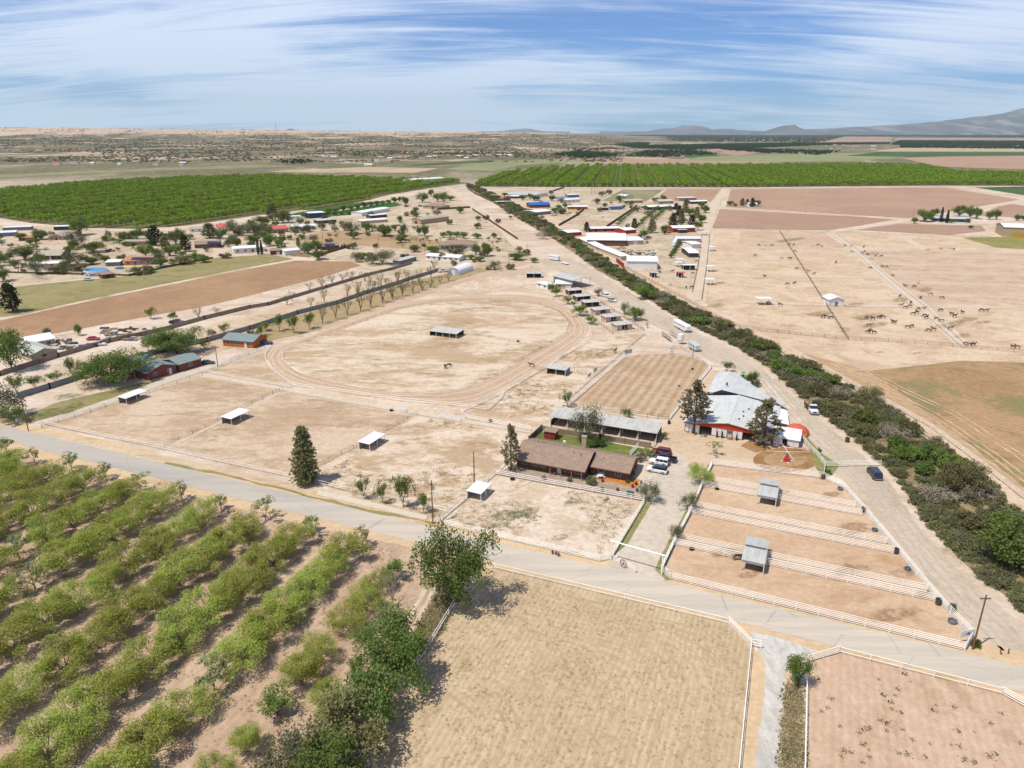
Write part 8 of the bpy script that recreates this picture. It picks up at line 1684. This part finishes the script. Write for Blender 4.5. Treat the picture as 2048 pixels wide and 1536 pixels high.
# loose ground growth: masses no one could count
def growth(name, poly, n, protos, seed, s0, s1, thresh=0.0, fr=.05):
    rs = np.random.default_rng(seed); P = [G(*p) for p in poly]; pl = [(p.x, p.y) for p in P]; xs = [p[0] for p in pl]; ys = [p[1] for p in pl]; pts = []
    X = rs.uniform(min(xs), max(xs), n * 3); Y = rs.uniform(min(ys), max(ys), n * 3); F = vnoise(X * fr, Y * fr, seed)
    for x, y, f in zip(X, Y, F):
        if f >= thresh and inside((x, y), pl): pts.append((x, y, .03))
        if len(pts) >= n: break
    return scatter(name, protos, pts, rs.uniform(0, 6.28, len(pts)), rs.uniform(s0, s1, len(pts)))
def tuft(seed, n, h, w, m):
    rs = np.random.default_rng(seed); C = rs.normal(size=(n, 3)) * np.array([w / 2, w / 2, 0]); C[:, 2] = h * .4; A = rs.normal(size=(n, 3)) * .6; A[:, 2] = 1
    return leaf_mesh('tuft', quads_mesh(C, h, rs, .35, axis=A), [m])
M_straw = foliage('straw', S(230, 206, 166), S(240, 220, 184), S(200, 172, 130), trans=.3); M_weed = foliage('weeds', S(112, 122, 74), S(136, 144, 92), S(76, 88, 48), trans=.2)
ST = [tuft(601 + i, 12, .22, .35, M_straw) for i in range(3)]; WD = [tuft(611 + i, 26, .34, .8, M_weed) for i in range(3)]; DG = [tuft(621 + i, 22, .35, .9, (M_straw, M_weed)[i % 2]) for i in range(3)]
growth('stubble', [(990, 1146), (1450, 1252), (1496, 1300), (1474, 1540), (1466, 1600), (720, 1600), (800, 1410), (895, 1262), (920, 1206)], 4500, ST, 5, .3, .8, .3, .5)
growth('weeds', [(1622, 1330), (1690, 1310), (1900, 1372), (2040, 1410), (2048, 1530), (1620, 1530)], 48, WD, 8, .4, 1.0, .5, .12)
growth('weeds', [(890, 1042), (990, 958), (1280, 1008), (1200, 1112)], 420, DG, 9, .3, .8, .5, .1)
growth('verge_grass', [(1577, 1374), (1597, 1370), (1600, 1500), (1598, 1560), (1568, 1560), (1573, 1480)], 1500, DG, 10, .5, 1.3)
growth('verge_grass', [(905, 1195), (880, 1180), (848, 1245), (845, 1290), (880, 1262)], 700, DG, 11, .5, 1.3)
growth('weeds', [(1062, 735), (1180, 690), (1250, 680), (1180, 760), (1100, 830), (990, 815)], 420, DG, 12, .4, 1.1, .55, .09)
growth('weeds', [(620, 962), (840, 835), (1050, 868), (985, 945), (872, 1036)], 420, DG, 13, .4, 1.0, .55, .07)
growth('undergrowth', DL[6:] + DR[6:][::-1], 6500, [m['one'] for m in SH_SM] + DG, 14, .6, 1.5, .25, .2)
growth('undergrowth', DL[:7] + DR[:7][::-1], 1500, [m['one'] for m in SH_SM], 15, .7, 1.5, .3, .1)
growth('orchard_litter', [(0, 910), (350, 990), (620, 1058), (800, 1105), (790, 1400), (700, 1536), (0, 1536)], 3500, ST, 16, .5, 1.2, .4, .3)
def junk(name, lab, x0, x1, y0, y1, n, seed):
    r = random.Random(seed); cs = [S(150, 130, 116), S(214, 206, 198), S(104, 84, 76), S(182, 150, 120), S(120, 130, 140)]; m = MB()
    for _ in range(n):
        g = G(r.uniform(x0, x1), r.uniform(y0, y1)); a, b, c = r.uniform(.3, 1.8), r.uniform(.2, .8), r.uniform(.2, .8); m.box(g.x - a, g.y - b, 0, g.x + a, g.y + b, c, r.randrange(5))
    stuff(m.build(name, [paint(f'{name}_{k}', c, .9) for k, c in enumerate(cs)]))
junk('junk_piles', '', 205, 320, 656, 682, 90, 1); junk('junk_piles', '', 105, 150, 678, 700, 30, 2); junk('scrap_rows', '', 1232, 1310, 501, 512, 60, 3); junk('scrap_rows', '', 1100, 1140, 422, 432, 30, 4)
